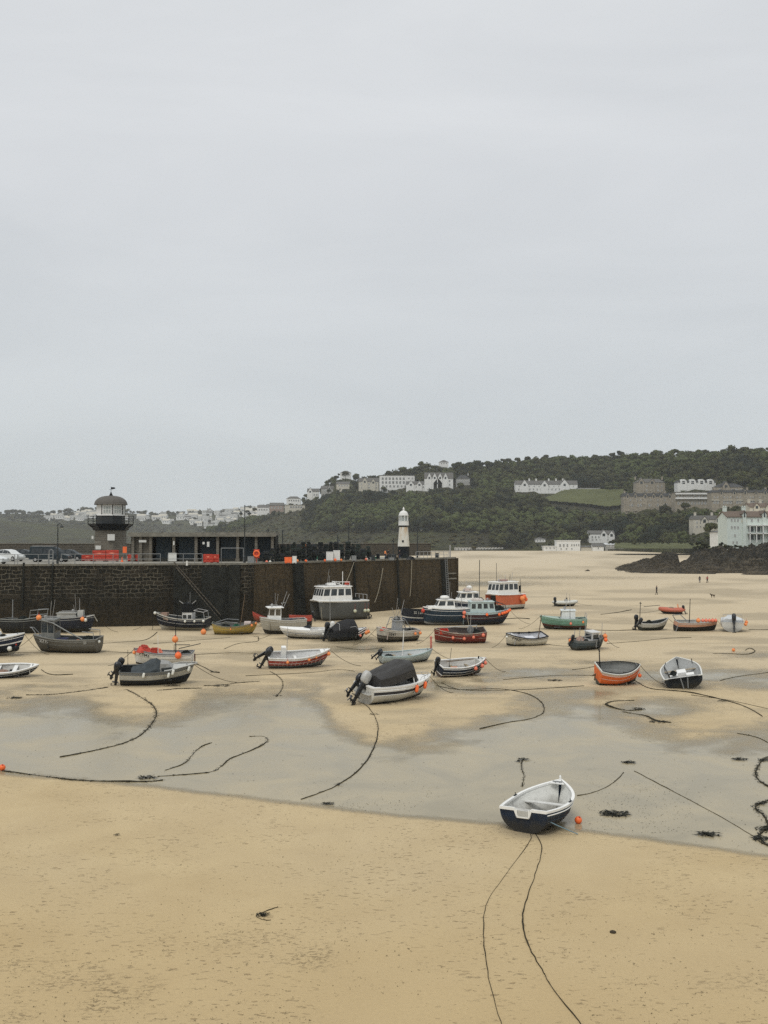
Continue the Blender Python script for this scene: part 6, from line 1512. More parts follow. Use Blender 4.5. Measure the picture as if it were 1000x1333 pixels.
m = MB(); m.add([(1.5, .30, 1.04), (1.5, -.30, 1.04), (1.86, 0, 1.11), (1.5, .30, 1.07), (1.5, -.30, 1.07), (1.86, 0, 1.14)], [(2, 1, 0), (3, 4, 5), (0, 1, 4, 3)]); b.part('breasthook', m, WHITE)
for q in (-1, 1):
    m = MB(); x = -.05; y = q * (b.width_at(x, .78) - .03); m.box((x, y, .84), (.22, .07, .05)); m.tube([(x, y, .86), (x, y, .95)], .018, n=6); b.part('rowlock', m, 'dark_steel')
w0 = b.W((-1.93, -.5, .72)); w1 = b.W((-1.0, -1.75, 0)); w1.z = .03
m = rope_mesh([w0, w0.lerp(w1, .5) - Vector((0, 0, .03)), w1], .022); tag(m.build('mooring_rope', 'rope_blue'), 'taut pale blue rope from the transom of the foreground navy dinghy', 'rope')
for k, (u, v, r, lb, mt) in enumerate([(753, 1072, .15, 'orange ball buoy lying beside the foreground navy dinghy', 'orange'), (3, 1003, .16, 'orange ball buoy at the left picture edge on the long weedy rope', 'orange'), (955, 848, .17, 'pale orange buoy lying on the sand near the right edge', 'orange_light')]):
    p = G(u, v); o = empty('mooring_buoy', (p.x, p.y, r * .92), (R(25), R(15), 0)); tag(o, lb, 'buoy'); m = MB(); m.ball((0, 0, 0), r, n=20); m.build('float', mt, o, True); m = MB(); m.lathe([(r * .3, r * .9), (r * .22, r * 1.2)], 10); m.build('eye', 'red', o)

# --- white motor boat under black cover
b = Boat('white motor boat under a taut black cover, silver and black outboards on its stern', 'white motor boat with black cover', 517, 910, 38, 5.9, 2.5, 1.12, [(.17, BLACKH), (.62, pw(.55, .54, .48)), (.78, pw(.03, .03, .035)), (1, WHITE)], WHITE, 'white_render', heel=5, tw=.9, sb=.22, rake=.9, a=3.2, fl=.5, gw=.2, gh=.10, tmat=pw(.55, .54, .49), name='motor_boat')
b.deck(.62, 1, WHITE, dz=-.03)
b.canopy([(-2.35, 1.06, 1.62, 1.72), (-1.5, 1.14, 1.76, 1.98), (-.6, 1.16, 1.92, 2.25), (.15, 1.10, 2.08, 2.48), (.62, .98, 2.06, 2.46), (.92, .90, 1.55, 1.75)], pw(.038, .037, .036, dirt=.2), skirt=.50, ex=4.5, sag=.045)
m = MB(); m.hexa([Vector(p) for p in ((.62, -.98, 1.2), (1.25, -.7, 1.22), (1.25, .7, 1.22), (.62, .98, 1.2))], [Vector(p) for p in ((.55, -.88, 1.9), (.8, -.6, 1.88), (.8, .6, 1.88), (.55, .88, 1.9))]); b.part('windscreen', m, 'glass')
b.tubes('windscreen_frame', [[(1.3, -.72, 1.2), (.79, -.64, 1.92), (.79, .64, 1.92), (1.3, .72, 1.2)], [(.6, -1.02, 1.2), (.5, -.9, 1.93), (.79, -.62, 1.92)]], .035, WHITE)
b.outboard(.6, 45, 'motor_black', 1.15); b.outboard(-.1, 34, 'motor_silver', 1.55)
m = MB(); m.box((-2.95, 0, .72), (.45, 1.7, .05)); b.part('swim_platform', m, LG)
b.tubes('ladder', [[(-2.9, -.75, .95), (-3.1, -.75, .8), (-3.1, -.75, .45)], [(-2.9, -.5, .95), (-3.1, -.5, .8), (-3.1, -.5, .45)]], .02)
b.tubes('bow_rail', [[(1.3, -.75, 1.15), (1.5, -.72, 1.45), (2.5, -.3, 1.5), (2.75, 0, 1.52), (2.5, .3, 1.5), (1.5, .72, 1.45), (1.3, .75, 1.15)]] + [[(x, q * y, 1.15), (x, q * y, 1.47)] for x, y in ((1.9, .56), (2.4, .33)) for q in (-1, 1)], .018)
b.fenders([(.80, .3), (.62, .3)], 'orange', 'orange', .13, kind='sausage')

# --- pale turquoise boat behind it
b = Boat('pale turquoise open boat mostly hidden behind the white motor boat with black cover', 'pale turquoise open boat', 529, 862, 20, 5.0, 1.9, .75, [(.2, BLACKH), (1, pw(.40, .46, .46))], pw(.36, .46, .46), pw(.5, .53, .52), heel=8, sb=.35, rake=.5, fl=.2)
b.thwart(.3, .5); b.thwart(.6, .55); b.outboard(.2, 55, 'motor_black', .8); b.outboard(-.3, 40, 'motor_black', .6); b.mast(-.4, 0, 2.5, .05, mat=WHITE)
p = b.W((2.35, 0, .9)); m = MB(); m.tube([(0, 0, 0), (0, 0, 1.2)], .10, n=10); m.ball((0, 0, 1.25), .13, n=10); r_ = m.build('mooring_post', pw(.5, .16, .12)); r_.location = p; tag(r_, 'red and white post at the bow of the pale turquoise boat', 'post'); b.heap((-1.7, 0, .5), .5, .3, 'net', 'dark gear heaped in the stern of the pale turquoise boat')

# --- orange boat
b = Boat('orange clinker punt with white rim, grey inside, heeled towards the picture front', 'orange punt', 803, 890, 10, 3.4, 2.05, 1.2, [(.16, pw(.06, .06, .055)), (.26, BROWNH), (.9, pw(.72, .15, .03, dirt=.2)), (1, pw(.55, .5, .42))], pw(.58, .57, .52), pw(.27, .275, .26), heel=21, tw=.74, sb=.24, ss=.12, rake=.25, fl=.2, a=2.2, name='punt')
m = MB(); ring = [b.pt(t, 1) for t in np.linspace(0.02, .96, 16)]
m.tube([(p.x, p.y - .11, p.z + .05) for p in ring] , .035, n=6); m.tube([(p.x, -p.y + .11, p.z + .05) for p in ring], .035, n=6); b.part('rubbing_strip', m, 'black')
b.thwart(.34, .5, .25, pw(.10, .10, .09)); b.thwart(.72, .62, .25, pw(.10, .10, .09)); b.mast(-1.35, -.05, 2.9, .05, lean=(-.25, .95), mat='black', cross=[(.72, .3)])
m = MB(); m.box((-1.85, 0, .55), (.08, .05, .5)); m.tube([(-1.8, 0, .8), (-2.1, 0, .65)], .05); b.part('rudder_fitting', m, 'wood_brown')
m = MB(); m.box((.2, 0, -.02), (2.6, .07, .1)); b.part('keel', m, 'black')
b.ball((1.62, -.28, .72), .15, 'orange', 'orange ball fender at the bow of the orange punt')
for k, x in enumerate((.35, 1.2)): p = b.W((x, -.85, .5)); q = Vector((p.x, p.y - .1, .02)); m = rope_mesh([p, p.lerp(q, .5), q], .018); tag(m.build('rope', 'rope_pale'), ['pale rope hanging over the middle of the orange punt', 'pale rope hanging over the bow quarter of the orange punt'][k], 'rope')

# --- black boat stern on
b = Boat('black boat seen stern on with white seats inside, heeled to one side', 'black stern-on boat', 888, 891, 79, 4.4, 2.9, .86, [(.25, BLACKH), (.86, pw(.013, .018, .026)), (1, pw(.6, .6, .57))], pw(.60, .60, .56), pw(.40, .41, .40), heel=0, tw=.92, sb=.25, rake=.5, fl=.3, a=3, tmat=pw(.010, .016, .024))
b.root.rotation_euler[0] = R(-10); b.root.rotation_euler[1] = R(-10); b.root.location.z += .33
for (x, y, w_, l_, h_) in ((-.7, .55, .7, .6, .42), (-.2, -.05, .9, .7, .46), (-.9, -.6, .6, .6, .42)): m = MB(); m.box((x, y, .3 + h_ / 2), (w_, l_, h_), taper=.92); b.part('seat', m, WHITE)
m = MB(); m.box((-2.2, 0, .85), (.14, 2.1, .14)); b.part('stern_beam', m, 'black'); b.tubes('ladder', [[(-2.35, -.3, .9), (-2.45, -.2, .2)], [(-2.35, .2, .9), (-2.45, .1, .2)]], .04, 'galv'); b.tubes('rail', [[(-2.1, .95, .9), (-2.0, 1.0, 1.25), (-.4, 1.1, 1.3), (.8, .9, 1.2)], [(.6, -.98, .95), (.6, -.98, 1.3)], [(-.3, 1.1, .9), (-.3, 1.1, 1.3)]], .03, 'black')
b.heap((-1.5, .75, .6), .35, .25, 'net', 'tangle of olive net on the quarter of the black stern-on boat', seed=4); b.thwart(.62, .6)

# --- navy boat with pink fenders
b = Boat('small navy open boat with white stripe and orange ball fenders beside the motor boat', 'small navy open boat', 600, 879, 24, 4.3, 1.85, .95, [(.3, pw(.16, .10, .09)), (.38, WHITE), (.93, NAVY), (1, WHITE)], WHITE, pw(.58, .57, .53), heel=15, sb=.34, rake=.45, fl=.25)
b.thwart(.35, .55); b.thwart(.65, .62); b.outboard(.0, 12, 'motor_black', .95, z=1.0); b.mast(-1.3, -.2, 2.0, .022); b.crate((-.6, .1, .3), (.5, .4, .35), 'orange_light', 'small orange box in the small navy open boat'); b.deck(.82, 1, pw(.5, .5, .46)); b.tubes('oar', [[(-1.2, .5, .95), (1.2, .35, 1.1)]], .03, 'wood_brown')
m = MB(); m.tube([(1.5, .1, 1.1), (1.5, .1, 1.4)], .06); b.part('samson_post', m, 'black')
b.fenders([(.96, .28), (.86, .3), (.68, .22)], 'pale orange', 'pinkish', .17)

# --- white registered boat FY825
b = Boat('white open boat with black gunwale, white inside and mast at the stern', 'white open boat with black gunwale', 682, 840, 203, 4.7, 1.85, .95, [(.14, BLACKH), (.2, BROWNH), (1, pw(.60, .58, .50, dirt=.15))], pw(.02, .022, .028), pw(.66, .67, .69), heel=15, sb=.35, ss=.12, rake=.28, fl=.3, gw=.1, gh=.09)
b.text('FY825', 1.75, .80, .36, 'black'); b.mast(-1.7, -.1, 2.6, .05, mat='wood_brown', cross=[(.8, .25)]); b.deck(.80, 1, pw(.5, .5, .48)); m = MB(); m.box((-.6, 0, .55), (1.2, .9, .5), taper=.9); b.part('engine_box', m, pw(.6, .61, .64))
for x in (-.9, .3): m = MB(); m.box((x, -.72, 1.02), (.14, .12, .16)); b.part('rowlock', m, 'black')
b.ball((2.3, .2, 1.0), .13, 'ballwhite', 'white ball fender at the bow of the white open boat')
b.thwart(.62, .7, .2, pw(.5, .5, .5))

# --- green boat with white box cabin
b = Boat('green boat with dark red bottom and white cuddy, bow left', 'green boat', 733, 819, 176, 5.6, 2.1, 1.25, [(.25, BLACKH), (.42, OXRED), (.92, GREENH), (1, pw(.2, .36, .29))], pw(.28, .40, .34), pw(.3, .36, .32), heel=3, sb=.3, rake=.55, fl=.3)
b.cabin(-1.4, .35, .6, 2.15, .72, .66, .15, 0, pw(.62, .66, .66), lo=.55, hi=.9, ns=0, nf=1); b.mast(-.75, .75, 2.6, .03, 1.0, mat='steel'); b.ball((-.8, 1.15, .8), .16, 'pinkish', 'brown orange ball fender amidships on the green boat'); b.ball((-2.3, 1.0, .95), .14, 'orange_light', 'orange ball fender at the stern of the green boat'); b.heap((-2.1, 0, 1.0), .5, .3, 'net', 'net heaped at the stern of the green boat', seed=3); b.deck(.6, 1, pw(.34, .42, .36)); b.tubes('stern_rail', [[(-2.7, .8, 1.3), (-2.8, .7, 1.8), (-2.8, -.7, 1.8), (-2.7, -.8, 1.3)]], .03)

# --- small cluttered working boat
b = Boat('small dark grey working boat cluttered with gear and a white canopy', 'small cluttered grey boat', 766, 845, 28, 4.0, 1.8, .95, [(.25, BLACKH), (.8, pw(.045, .065, .075)), (1, pw(.1, .12, .13))], MG, MG, heel=6, sb=.3, rake=.45, fl=.3)
b.cabin(-.1, 1.0, .7, 1.62, .6, .55, .12, 0, pw(.55, .55, .53), ns=1, nf=0, nb=1, lo=.35, hi=.8); b.heap((-1.0, .1, .75), .55, .55, 'net_pink', 'pinkish grey net piled in the stern of the small cluttered grey boat', seed=6); b.heap((-.7, -.4, .7), .35, .4, 'net', 'dark net piled before the canopy of the small cluttered grey boat', seed=8)
b.mast(-.3, .3, 2.3, .03, .8, mat='steel'); b.mast(1.5, -.1, 1.6, .03, .8, mat='steel'); b.outboard(0, 30, 'motor_black', .75)
b.ball((-2.2, .2, .9), .18, 'orange_light', 'orange ball fender at the stern of the small cluttered grey boat'); b.ball((1.75, -.35, 1.2), .25, 'orange_light', 'large orange ball float at the bow of the small cluttered grey boat'); b.ball((1.5, -.75, .95), .2, 'orange', 'second orange ball float hanging lower at the bow of the small cluttered grey boat')
b.tubes('rail', [[(-1.6, -.75, 1.0), (-1.6, -.75, 1.4), (-.2, -.85, 1.45)], [(.2, -.85, .9), (.2, -.9, .35)], [(-.5, .85, 1.0), (-.5, .85, 1.9)], [(-1.2, .8, 1.0), (-1.2, .8, 1.7)]], .03, 'steel')

# --- tiny white rib
def rib(label, noun, u, v, head, L, B, tube, mat, floor='dark_steel', heel=0):
    b = Boat(label, noun, u, v, head, L, B * .72, .38, [(1, floor)], None, 'white_render', tw=.95, sb=.12, rake=.5, fl=.2, heel=heel, name='inflatable_boat'); m = MB(); r = B * .14; pts = []
    for t in np.linspace(0, 1, 11): p = b.pt(t, 1); pts.append(Vector((p.x, p.y + r * .5, p.z + r * .7)))
    m.tube([Vector((-L / 2 - .35, pts[0].y, pts[0].z))] + pts + [Vector((p.x, -p.y, p.z)) for p in pts[::-1]] + [Vector((-L / 2 - .35, -pts[0].y, pts[0].z))], [r * .3] + [r] * 22 + [r * .3], n=10); b.part('tube', m, mat, True); return b
b = rib('tiny white inflatable boat with outboard, farthest of the moored craft', 'tiny white inflatable', 737, 789, 15, 3.6, 1.8, 0, pw(.55, .55, .5)); b.outboard(0, 5, 'motor_black', 1.1, z=.75); m = MB(); m.box((0, 0, .7), (.5, .6, .7), taper=.8); b.part('console', m, LG); m = MB(); m.box((.1, 0, 1.15), (.05, .5, .3)); b.part('windscreen', m, 'glass'); b.mast(.7, .2, 1.2, .03, .5, mat='steel'); b.heap((1.1, 0, .5), .35, .25, 'net_pink', 'small heap of gear in the tiny white inflatable', seed=9)
b = rib('orange inflatable boat with dark gear, left of the person on the sand', 'orange inflatable', 874, 799, 160, 3.2, 1.9, 0, pw(.45, .12, .07)); b.heap((0, 0, .5), .7, .5, 'net_pink', 'brown gear piled in the orange inflatable', seed=12); b.outboard(0, 20, 'motor_black', .9, z=.7); b.tubes('frame', [[(-1, .6, .7), (-.9, .55, 1.3), (-.9, -.55, 1.3), (-1, -.6, .7)]], .04, 'orange_light')

# --- catamarans
def catamaran(label, noun, u, v, head, L, B, D, bands, deckm, cabm, winn, gun, x0, x1, zc, heel=0, nf=4, drop=.0):
    b = Boat(label, noun, u, v, head, L, B * .30, D, bands, None, yoff=(B * .35, -B * .35), tw=.95, sb=.12, ss=0, rake=.35, a=3.2, fl=.4, heel=heel, name='catamaran', cat='catamaran', flare=.45)
    b.B2 = B; m = MB(); m.box((-.05 * L, 0, D * .78), (L * .84, B * .44, D * .4)); b.part('bridge_deck', m, bands[-1][1] if drop else 'dark_steel')
    m = MB(); rows = []
    for t in np.linspace(0, 1, 10):
        x = -L / 2 + t * L; hw = B / 2 * (1 if t < .75 else 1 - .35 * ((t - .75) / .25) ** 2); rows.append([Vector((x, hw, b.sz(t) + .04)), Vector((x, 0, b.sz(t) + .10)), Vector((x, -hw, b.sz(t) + .04))])
    m.grid(rows, 0); b.part('deck', m, deckm)
    m = MB()
    for sd in (0, 2): m.tube([r_[sd] for r_ in rows], .07, n=6)
    m.tube([rows[-1][0], rows[-1][1], rows[-1][2]], .07, n=6); m.tube([rows[0][0], rows[0][2]], .07, n=6); b.part('gunwale', m, gun)
    c = b.cabin(x0, x1, D, zc, B * .43, B * .38, .55, .1, cabm, lo=.42, hi=.86, ns=winn, nf=nf, nb=2, gap=.11, over=.18, rth=.1); return b
b = catamaran('large dark grey catamaran with white wheelhouse moored under the pier wall', 'large grey catamaran', 441, 806.5, 213, 7.6, 3.4, 2.35, [(.12, BLACKH), (.96, pw(.075, .078, .072)), (1, WHITE)], pw(.5, .5, .48), WHITE, 4, WHITE, -1.3, 3.45, 4.15, nf=4)
m = MB(); m.box((1.2, 0, 4.45), (1.1, .9, .35), taper=.85); b.part('life_raft', m, WHITE); b.tubes('radar_arch', [[(.3, -.9, 4.2), (.5, -.9, 4.75), (.5, .9, 4.75), (.3, .9, 4.2)], [(-1.2, -.9, 4.2), (.5, -.9, 4.75)], [(-1.2, .9, 4.2), (-1.2, .9, 4.7), (.5, .9, 4.75)], [(-.5, .2, 4.25), (-.5, .2, 6.0)]], .05, WHITE)
m = MB(); m.box((-1.0, .6, 4.55), (.55, .5, .5)); tag(m.build('danger_box', 'red', loc=b.W((-1.0, .6, 4.55)), rot=(0, 0, R(213))).__class__ and bpy.data.objects['danger_box'], 'red box on the wheelhouse roof of the large grey catamaran', 'box'); bpy.data.objects['danger_box'].data.transform(Matrix.Translation((1.0, -.6, -4.55))); bpy.data.objects['danger_box'].name = 'deck_box'
for i, x in enumerate((-1.4, -3.0, -3.5)): b.ball((x, b.B2 * .5 + .25, 1.15), .24, 'cream_float', '%s pale round fender towards the stern of the large grey catamaran' % ORD[i], .8)
b.outboard(1.1, 10, 'motor_black', 1.5, z=1.3); b.outboard(-1.1, 10, 'motor_black', 1.5, z=1.3); b.tubes('stern_rail', [[(-3.6, y, 2.4), (-3.6, y, 3.1)] for y in (-1.5, -.5, .5, 1.5)] + [[(-3.6, -1.5, 3.1), (-3.6, 1.5, 3.1)]], .04, 'steel'); b.heap((-2.6, .2, 2.45), .7, .35, 'net', 'dark gear on the after deck of the large grey catamaran', seed=21)
b.tubes('bow_rope', [[(3.4, 1.2, 2.5), (3.45, 1.25, 1.4), (3.4, 1.4, .3)]], .035, 'rope_pale')
b = catamaran('orange red catamaran with white wheelhouse on the open sand beyond the pier', 'orange red catamaran', 657, 793, 222, 6.6, 3.0, 2.1, [(.14, BLACKH), (.34, pw(.52, .5, .44)), (1, pw(.50, .115, .045))], pw(.4, .4, .38), WHITE, 4, WHITE, -1.9, 2.9, 3.9, nf=3)
m = MB(); m.box((.4, 0, 4.15), (1.4, .9, .25)); b.part('roof_rack', m, pw(.35, .2, .17)); b.tubes('antenna', [[(-.9, .3, 4.0), (-1.0, .3, 5.0)], [(1.2, -.6, 4.0), (1.2, -.6, 6.6)]], .035, 'dark_steel')
for i, (x, z, r) in enumerate(((-2.0, 1.55, .42), (-2.5, 1.75, .38), (-2.3, 1.1, .36), (-2.9, 1.4, .34))): b.ball((x, b.B2 * .5 + r * .85, z), r, 'orange' if i % 2 else 'orange_light', '%s big orange float in the cluster on the quarter of the orange red catamaran' % ORD[i], .4)
m = MB(); m.box((-2.6, .9, 2.9), (.5, .06, .9)); b.part('flag', m, 'black'); b.tubes('mast_stays', [[(-1.7, 0, 4.0), (-1.9, 0, 5.2)], [(.4, .5, 4.3), (.4, .5, 5.0)]], .03, 'steel'); b.mast(-2.6, 1.0, 2.2, .04, 2.1, mat='dark_steel')
# white cabin boat partly hidden behind
b = Boat('white cabined boat with navy hull between the pier end and the blue grey cabin boat', 'white cabined boat at the pier end', 608, 800, 200, 5.6, 2.2, 1.8, [(.2, BLACKH), (.93, NAVY), (1, WHITE)], WHITE, None, heel=2, sb=.35, rake=.5); b.deck(.0, 1, WHITE)
b.cabin(-1.6, 1.7, 1.85, 3.0, .85, .75, .5, .1, WHITE, ns=3, nf=3, lo=.4, hi=.88); m = MB(); m.box((0, 0, 3.35), (1.0, .7, .35), taper=.8); b.part('roof_box', m, pw(.5, .4, .35)); m = MB(); m.lathe([(.4, 0), (.42, .2), (.2, .38)], 12, (-.3, 0, 3.5)); b.part('radar', m, WHITE); b.ball((2.9, .3, 1.9), .25, 'ballwhite', 'white ball fender at the bow of the white cabined boat at the pier end')
b.heap((-2.1, .2, 1.9), .5, .4, 'net', 'dark gear behind the cabin of the white cabined boat at the pier end', seed=33)

# --- navy cuddy boat and blue grey cabin boat side by side
b = Boat('navy cruiser with white windowed cuddy, bow left, in front of the pier end', 'navy cruiser with white cuddy', 580, 813.5, 192, 6.0, 2.4, 1.95, [(.06, BLACKH), (.16, pw(.25, .25, .24)), (.95, pw(.012, .028, .045)), (1, WHITE)], WHITE, None, heel=0, sb=.25, rake=.22, a=3.0, tw=.85); b.deck(0, 1, LG)
b.cabin(-1.1, 1.5, 1.95, 2.95, .85, .72, .55, .15, WHITE, ns=2, nf=3, lo=.38, hi=.88); m = MB(); m.lathe([(.55, 0), (.6, .1), (.55, .28), (.3, .36)], 14, (.1, 0, 3.1)); b.part('life_raft', m, WHITE); m = MB(); m.box((1.7, 0, 2.1), (1.5, 1.3, .35), taper=.9); b.part('coach_roof', m, WHITE)
b.tubes('cockpit_rail', [[(-1.3, .8, 2.0), (-1.3, .8, 2.9), (-2.7, .9, 2.7), (-2.8, .9, 2.0)], [(-1.9, .8, 2.0), (-1.9, .85, 3.5)]], .035); b.ball((-2.1, 1.35, 1.5), .25, 'pinkish', 'orange ball fender at the stern of the navy cruiser with white cuddy', .4); b.ball((-2.05, 1.33, 1.05), .2, 'pinkish', 'lower orange ball fender under the other at the stern of the navy cruiser', .3)
b.ball((3.05, .35, 1.75), .26, 'red', 'red orange ball fender at the bow of the navy cruiser with white cuddy', .3); b.text('MARY', 1.4, 1.99, .01, 'white_render') if False else None
b = Boat('dark navy fishing boat with pale stripe, half hidden behind the cruiser with white cuddy', 'dark navy fishing boat', 547, 813, 184, 5.0, 2.0, 1.75, [(.2, BLACKH), (.45, NAVY), (.52, LG), (1, pw(.010, .014, .022))], BLACKH, 'dark_steel', heel=0, sb=.2, rake=.3, fl=.4); b.text('SS 144', .9, 1.36, .42, LG); b.heap((-.4, 0, 1.3), .7, .45, 'net', 'net in the dark navy fishing boat', seed=18)
b = Boat('blue grey cabin boat with dark red topsides and a row of orange floats', 'blue grey cabin boat', 633, 813, 8, 6.3, 2.4, 1.55, [(.12, BLACKH), (.45, NAVY), (.85, pw(.045, .018, .022)), (1, PALEBL)], PALEBL, None, heel=3, sb=.3, rake=.95, a=2.6); b.deck(0, 1, PALEBL)
b.cabin(-2.3, 1.0, 1.6, 2.75, .88, .78, .2, .1, pw(.40, .48, .47), ns=4, nf=2, lo=.36, hi=.84, gap=.17); m = MB(); m.box((-1.2, 0, 2.95), (1.4, 1.1, .3), taper=.8); b.part('roof_boat', m, pw(.55, .50, .45)); b.tubes('gantry', [[(1.1, q, 1.7), (1.3, q, 2.7), (2.3, q * .7, 2.4), (2.5, q * .6, 1.7)] for q in (-.8, .8)] + [[(1.3, -.8, 2.7), (1.3, .8, 2.7)], [(-.9, .2, 2.9), (-.9, .2, 7.6)]], .045, 'dark_steel')
b.heap((1.7, 0, 1.8), .7, .55, 'net', 'dark nets piled on the foredeck of the blue grey cabin boat', seed=40); b.fenders([(.985, .1), (.95, .16), (.90, .22), (.85, .25), (.80, .28), (.73, .34), (.46, .2)], 'orange', 'orange', .2); b.tubes('rope_coil', [[(-2.8, -1.25, 1.6), (-2.75, -1.35, .9), (-2.6, -1.4, .2)]], .04, 'rope_pale')

# --- red open boat
b = Boat('dark red open fishing boat with orange box in the bow and nets aft', 'dark red open boat', 598, 836.5, 186, 5.5, 2.2, 1.2, [(.10, BLACKH), (.16, pw(.4, .35, .3)), (.94, REDH), (1, pw(.12, .03, .025))], pw(.30, .26, .2), pw(.10, .08, .07), heel=13, sb=.28, ss=.15, rake=.14, fl=.35, a=2.8)
b.crate((1.75, .1, 1.0), (.95, .8, .45), 'red', 'orange red box in the bow of the dark red open boat'); b.heap((.5, .1, .7), .8, .35, 'net_pink', 'pinkish net in the middle of the dark red open boat', seed=14); b.heap((-1.7, .1, 1.0), .6, .45, 'net', 'dark net heap in the stern of the dark red open boat', seed=15); b.tubes('rail', [[(1.2, -.9, 1.3), (-2.0, -.95, 1.45)], [(1.2, -.9, 1.0), (1.2, -.9, 1.3)], [(-2.0, -.95, 1.1), (-2.0, -.95, 1.45)]], .05, LG)
m = MB(); mt = Euler((R(90), 0, 0)).to_matrix(); m.lathe([(.32, -.12), (.36, -.1), (.24, -.06), (.24, .06), (.36, .1), (.32, .12)], 16, (-1.1, .2, 1.35), mt=mt); b.part('winch', m, 'galv'); b.mast(-1.0, .6, 2.4, .035, .6, mat='steel'); b.text('FY', 2.3, 1.0, .34, LG); b.fenders([(.66, .45), (.45, .42), (.27, .3), (.08, .2)], 'orange', 'pinkish', .18)
b.tubes('strake', [[(2.7 - .0, .08, .9), (1.5, .8, .85), (0, 1.03, .75), (-2.6, .93, .75)]], .03, pw(.35, .28, .22))

# --- grey white wheelhouse boat in the middle
b = Boat('scuffed white fishing boat with grey wheelhouse frame and red gear in the bow', 'scuffed white fishing boat', 516, 835, 209, 5.0, 1.95, 1.15, [(.28, BLACKH), (.42, BROWNH), (.5, pw(.05, .04, .035)), (.95, pw(.42, .40, .35, dirt=.8)), (1, pw(.5, .47, .42))], pw(.5, .48, .43), MG, heel=4, sb=.42, rake=.22, fl=.35, a=2.3)
b.cabin(-.45, .45, .8, 2.1, .5, .46, .1, 0, pw(.30, .31, .31), ns=0, nf=0, lo=.5); b.tubes('gantry', [[(-.5, q, 1.2), (-.5, q, 2.35), (.5, q, 2.35), (1.0, q, 1.2)] for q in (-.65, .65)] + [[(-.5, -.65, 2.35), (-.5, .65, 2.35)], [(.5, -.65, 2.35), (.5, .65, 2.35)], [(-1.6, -.6, 1.1), (-.6, -.6, 2.3)], [(-1.6, .6, 1.1), (-.6, .6, 2.3)]], .04, 'galv'); b.mast(-.3, 0, 2.0, .03, 2.1, lean=(-.5, 0), mat='steel'); b.mast(.2, .2, 1.3, .03, 2.1, lean=(.7, .2), mat='steel'); b.heap((0, 0, 2.2), .4, .35, 'net', 'dark bundle on the wheelhouse roof of the scuffed white fishing boat', seed=23)
b.heap((1.7, .1, 1.25), .5, .28, 'red', 'red rope coils in the bow of the scuffed white fishing boat', seed=25, name='rope_coil', cat='rope'); b.heap((-1.7, 0, .9), .55, .4, 'net', 'net in the stern of the scuffed white fishing boat', seed=26); b.text('SS41', 1.3, .80, .42, 'black'); b.fenders([(.02, .3), (.15, .3)], 'pale orange', 'orange_light', .16, frm='stern'); b.deck(.78, 1, pw(.5, .42, .38))

# --- white cabin boat near the wall
b = Boat('cream boat with open white wheelhouse near the pier wall, bow left', 'cream boat with white wheelhouse', 368, 825, 196, 5.4, 2.1, 1.55, [(.26, BLACKH), (.95, pw(.34, .32, .26)), (1, pw(.45, .43, .37))], pw(.5, .49, .45), MG, heel=2, sb=.3, rake=.6, fl=.5)
b.cabin(.3, 1.8, 1.3, 2.85, .72, .68, .2, 0, WHITE, ns=2, nf=2, nb=1, lo=.48, hi=.9, gap=.1, over=.3, win=pw(.10, .085, .06, dirt=.1)); b.mast(.2, .3, 1.6, .03, 2.9, lean=(-.6, 0), mat='steel'); b.mast(-.2, -.3, 1.3, .03, 2.9, lean=(-.6, 0), mat='steel'); b.deck(.8, 1, pw(.42, .41, .36)); b.heap((-.9, .2, 1.2), .5, .5, pw(.03, .045, .10), 'dark blue bundle in the cream boat with white wheelhouse', seed=31, name='bundle', cat='bundle'); b.heap((-1.9, 0, 1.2), .5, .4, 'net_pink', 'brown net in the stern of the cream boat with white wheelhouse', seed=32); b.text('S4', .75, 1.6, .28, 'black') if False else None
def skiff(label, u, v, head, mat, z=0):
    b = Boat(label, label, u, v, head, 2.8, 1.2, .6, [(1, mat)], mat, mat, sb=.3, rake=.5, fl=.15, trim=0, name='tender', cat='dinghy'); b.thwart(.4, .4, .2, mat); b.thwart(.68, .42, .2, mat); b.root.location.z += z; return b
skiff('small orange red tender behind the cream boat, next to the pier wall', 340, 815.5, 172, pw(.40, .06, .035), .6).root.rotation_euler[1] = R(-14)
b = Boat('orange red tender with dark outboard between the cream boat and the grey catamaran', 'orange red tender', 391, 817, 176, 2.9, 1.5, 1.35, [(.6, BLACKH), (1, pw(.42, .06, .035))], pw(.45, .08, .05), pw(.3, .05, .03), sb=.1, rake=.5, fl=.8); b.outboard(0, 20, 'motor_black', .8); b.thwart(.4, 1.1)

# --- white speed boat
b = Boat('low white speedboat with grey stripe and white outboard, bow left', 'low white speedboat', 399, 831, 181, 5.9, 2.0, .98, [(.24, BLACKH), (.58, pw(.5, .49, .45)), (.68, pw(.12, .12, .12)), (1, WHITE)], WHITE, WHITE, heel=4, sb=.16, rake=1.0, fl=.45, a=3, tw=.92)
b.deck(.42, 1, WHITE, camber=.16); b.outboard(0, 0, 'motor_white', 1.2, x=-2.85, z=1.05); m = MB(); m.add([(-.5, -.6, 1.15), (-.5, .6, 1.15), (.4, 0, 1.2), (-.3, 0, 1.45)], [(0, 1, 3), (1, 2, 3), (2, 0, 3)]); b.part('windscreen', m, 'black'); b.mast(-2.6, -.6, 3.2, .03, .9, mat='steel'); b.text('SEA', -.2, .62, .16, 'black') if False else None
b.ball((-1.95, 1.1, .62), .15, 'ballwhite', 'white ball fender on the quarter of the low white speedboat'); b.crate((-1.5, .2, .6), (.5, .4, .3), 'orange_light', 'small orange box in the cockpit of the low white speedboat'); b.thwart(.25, .7, .4, WHITE)

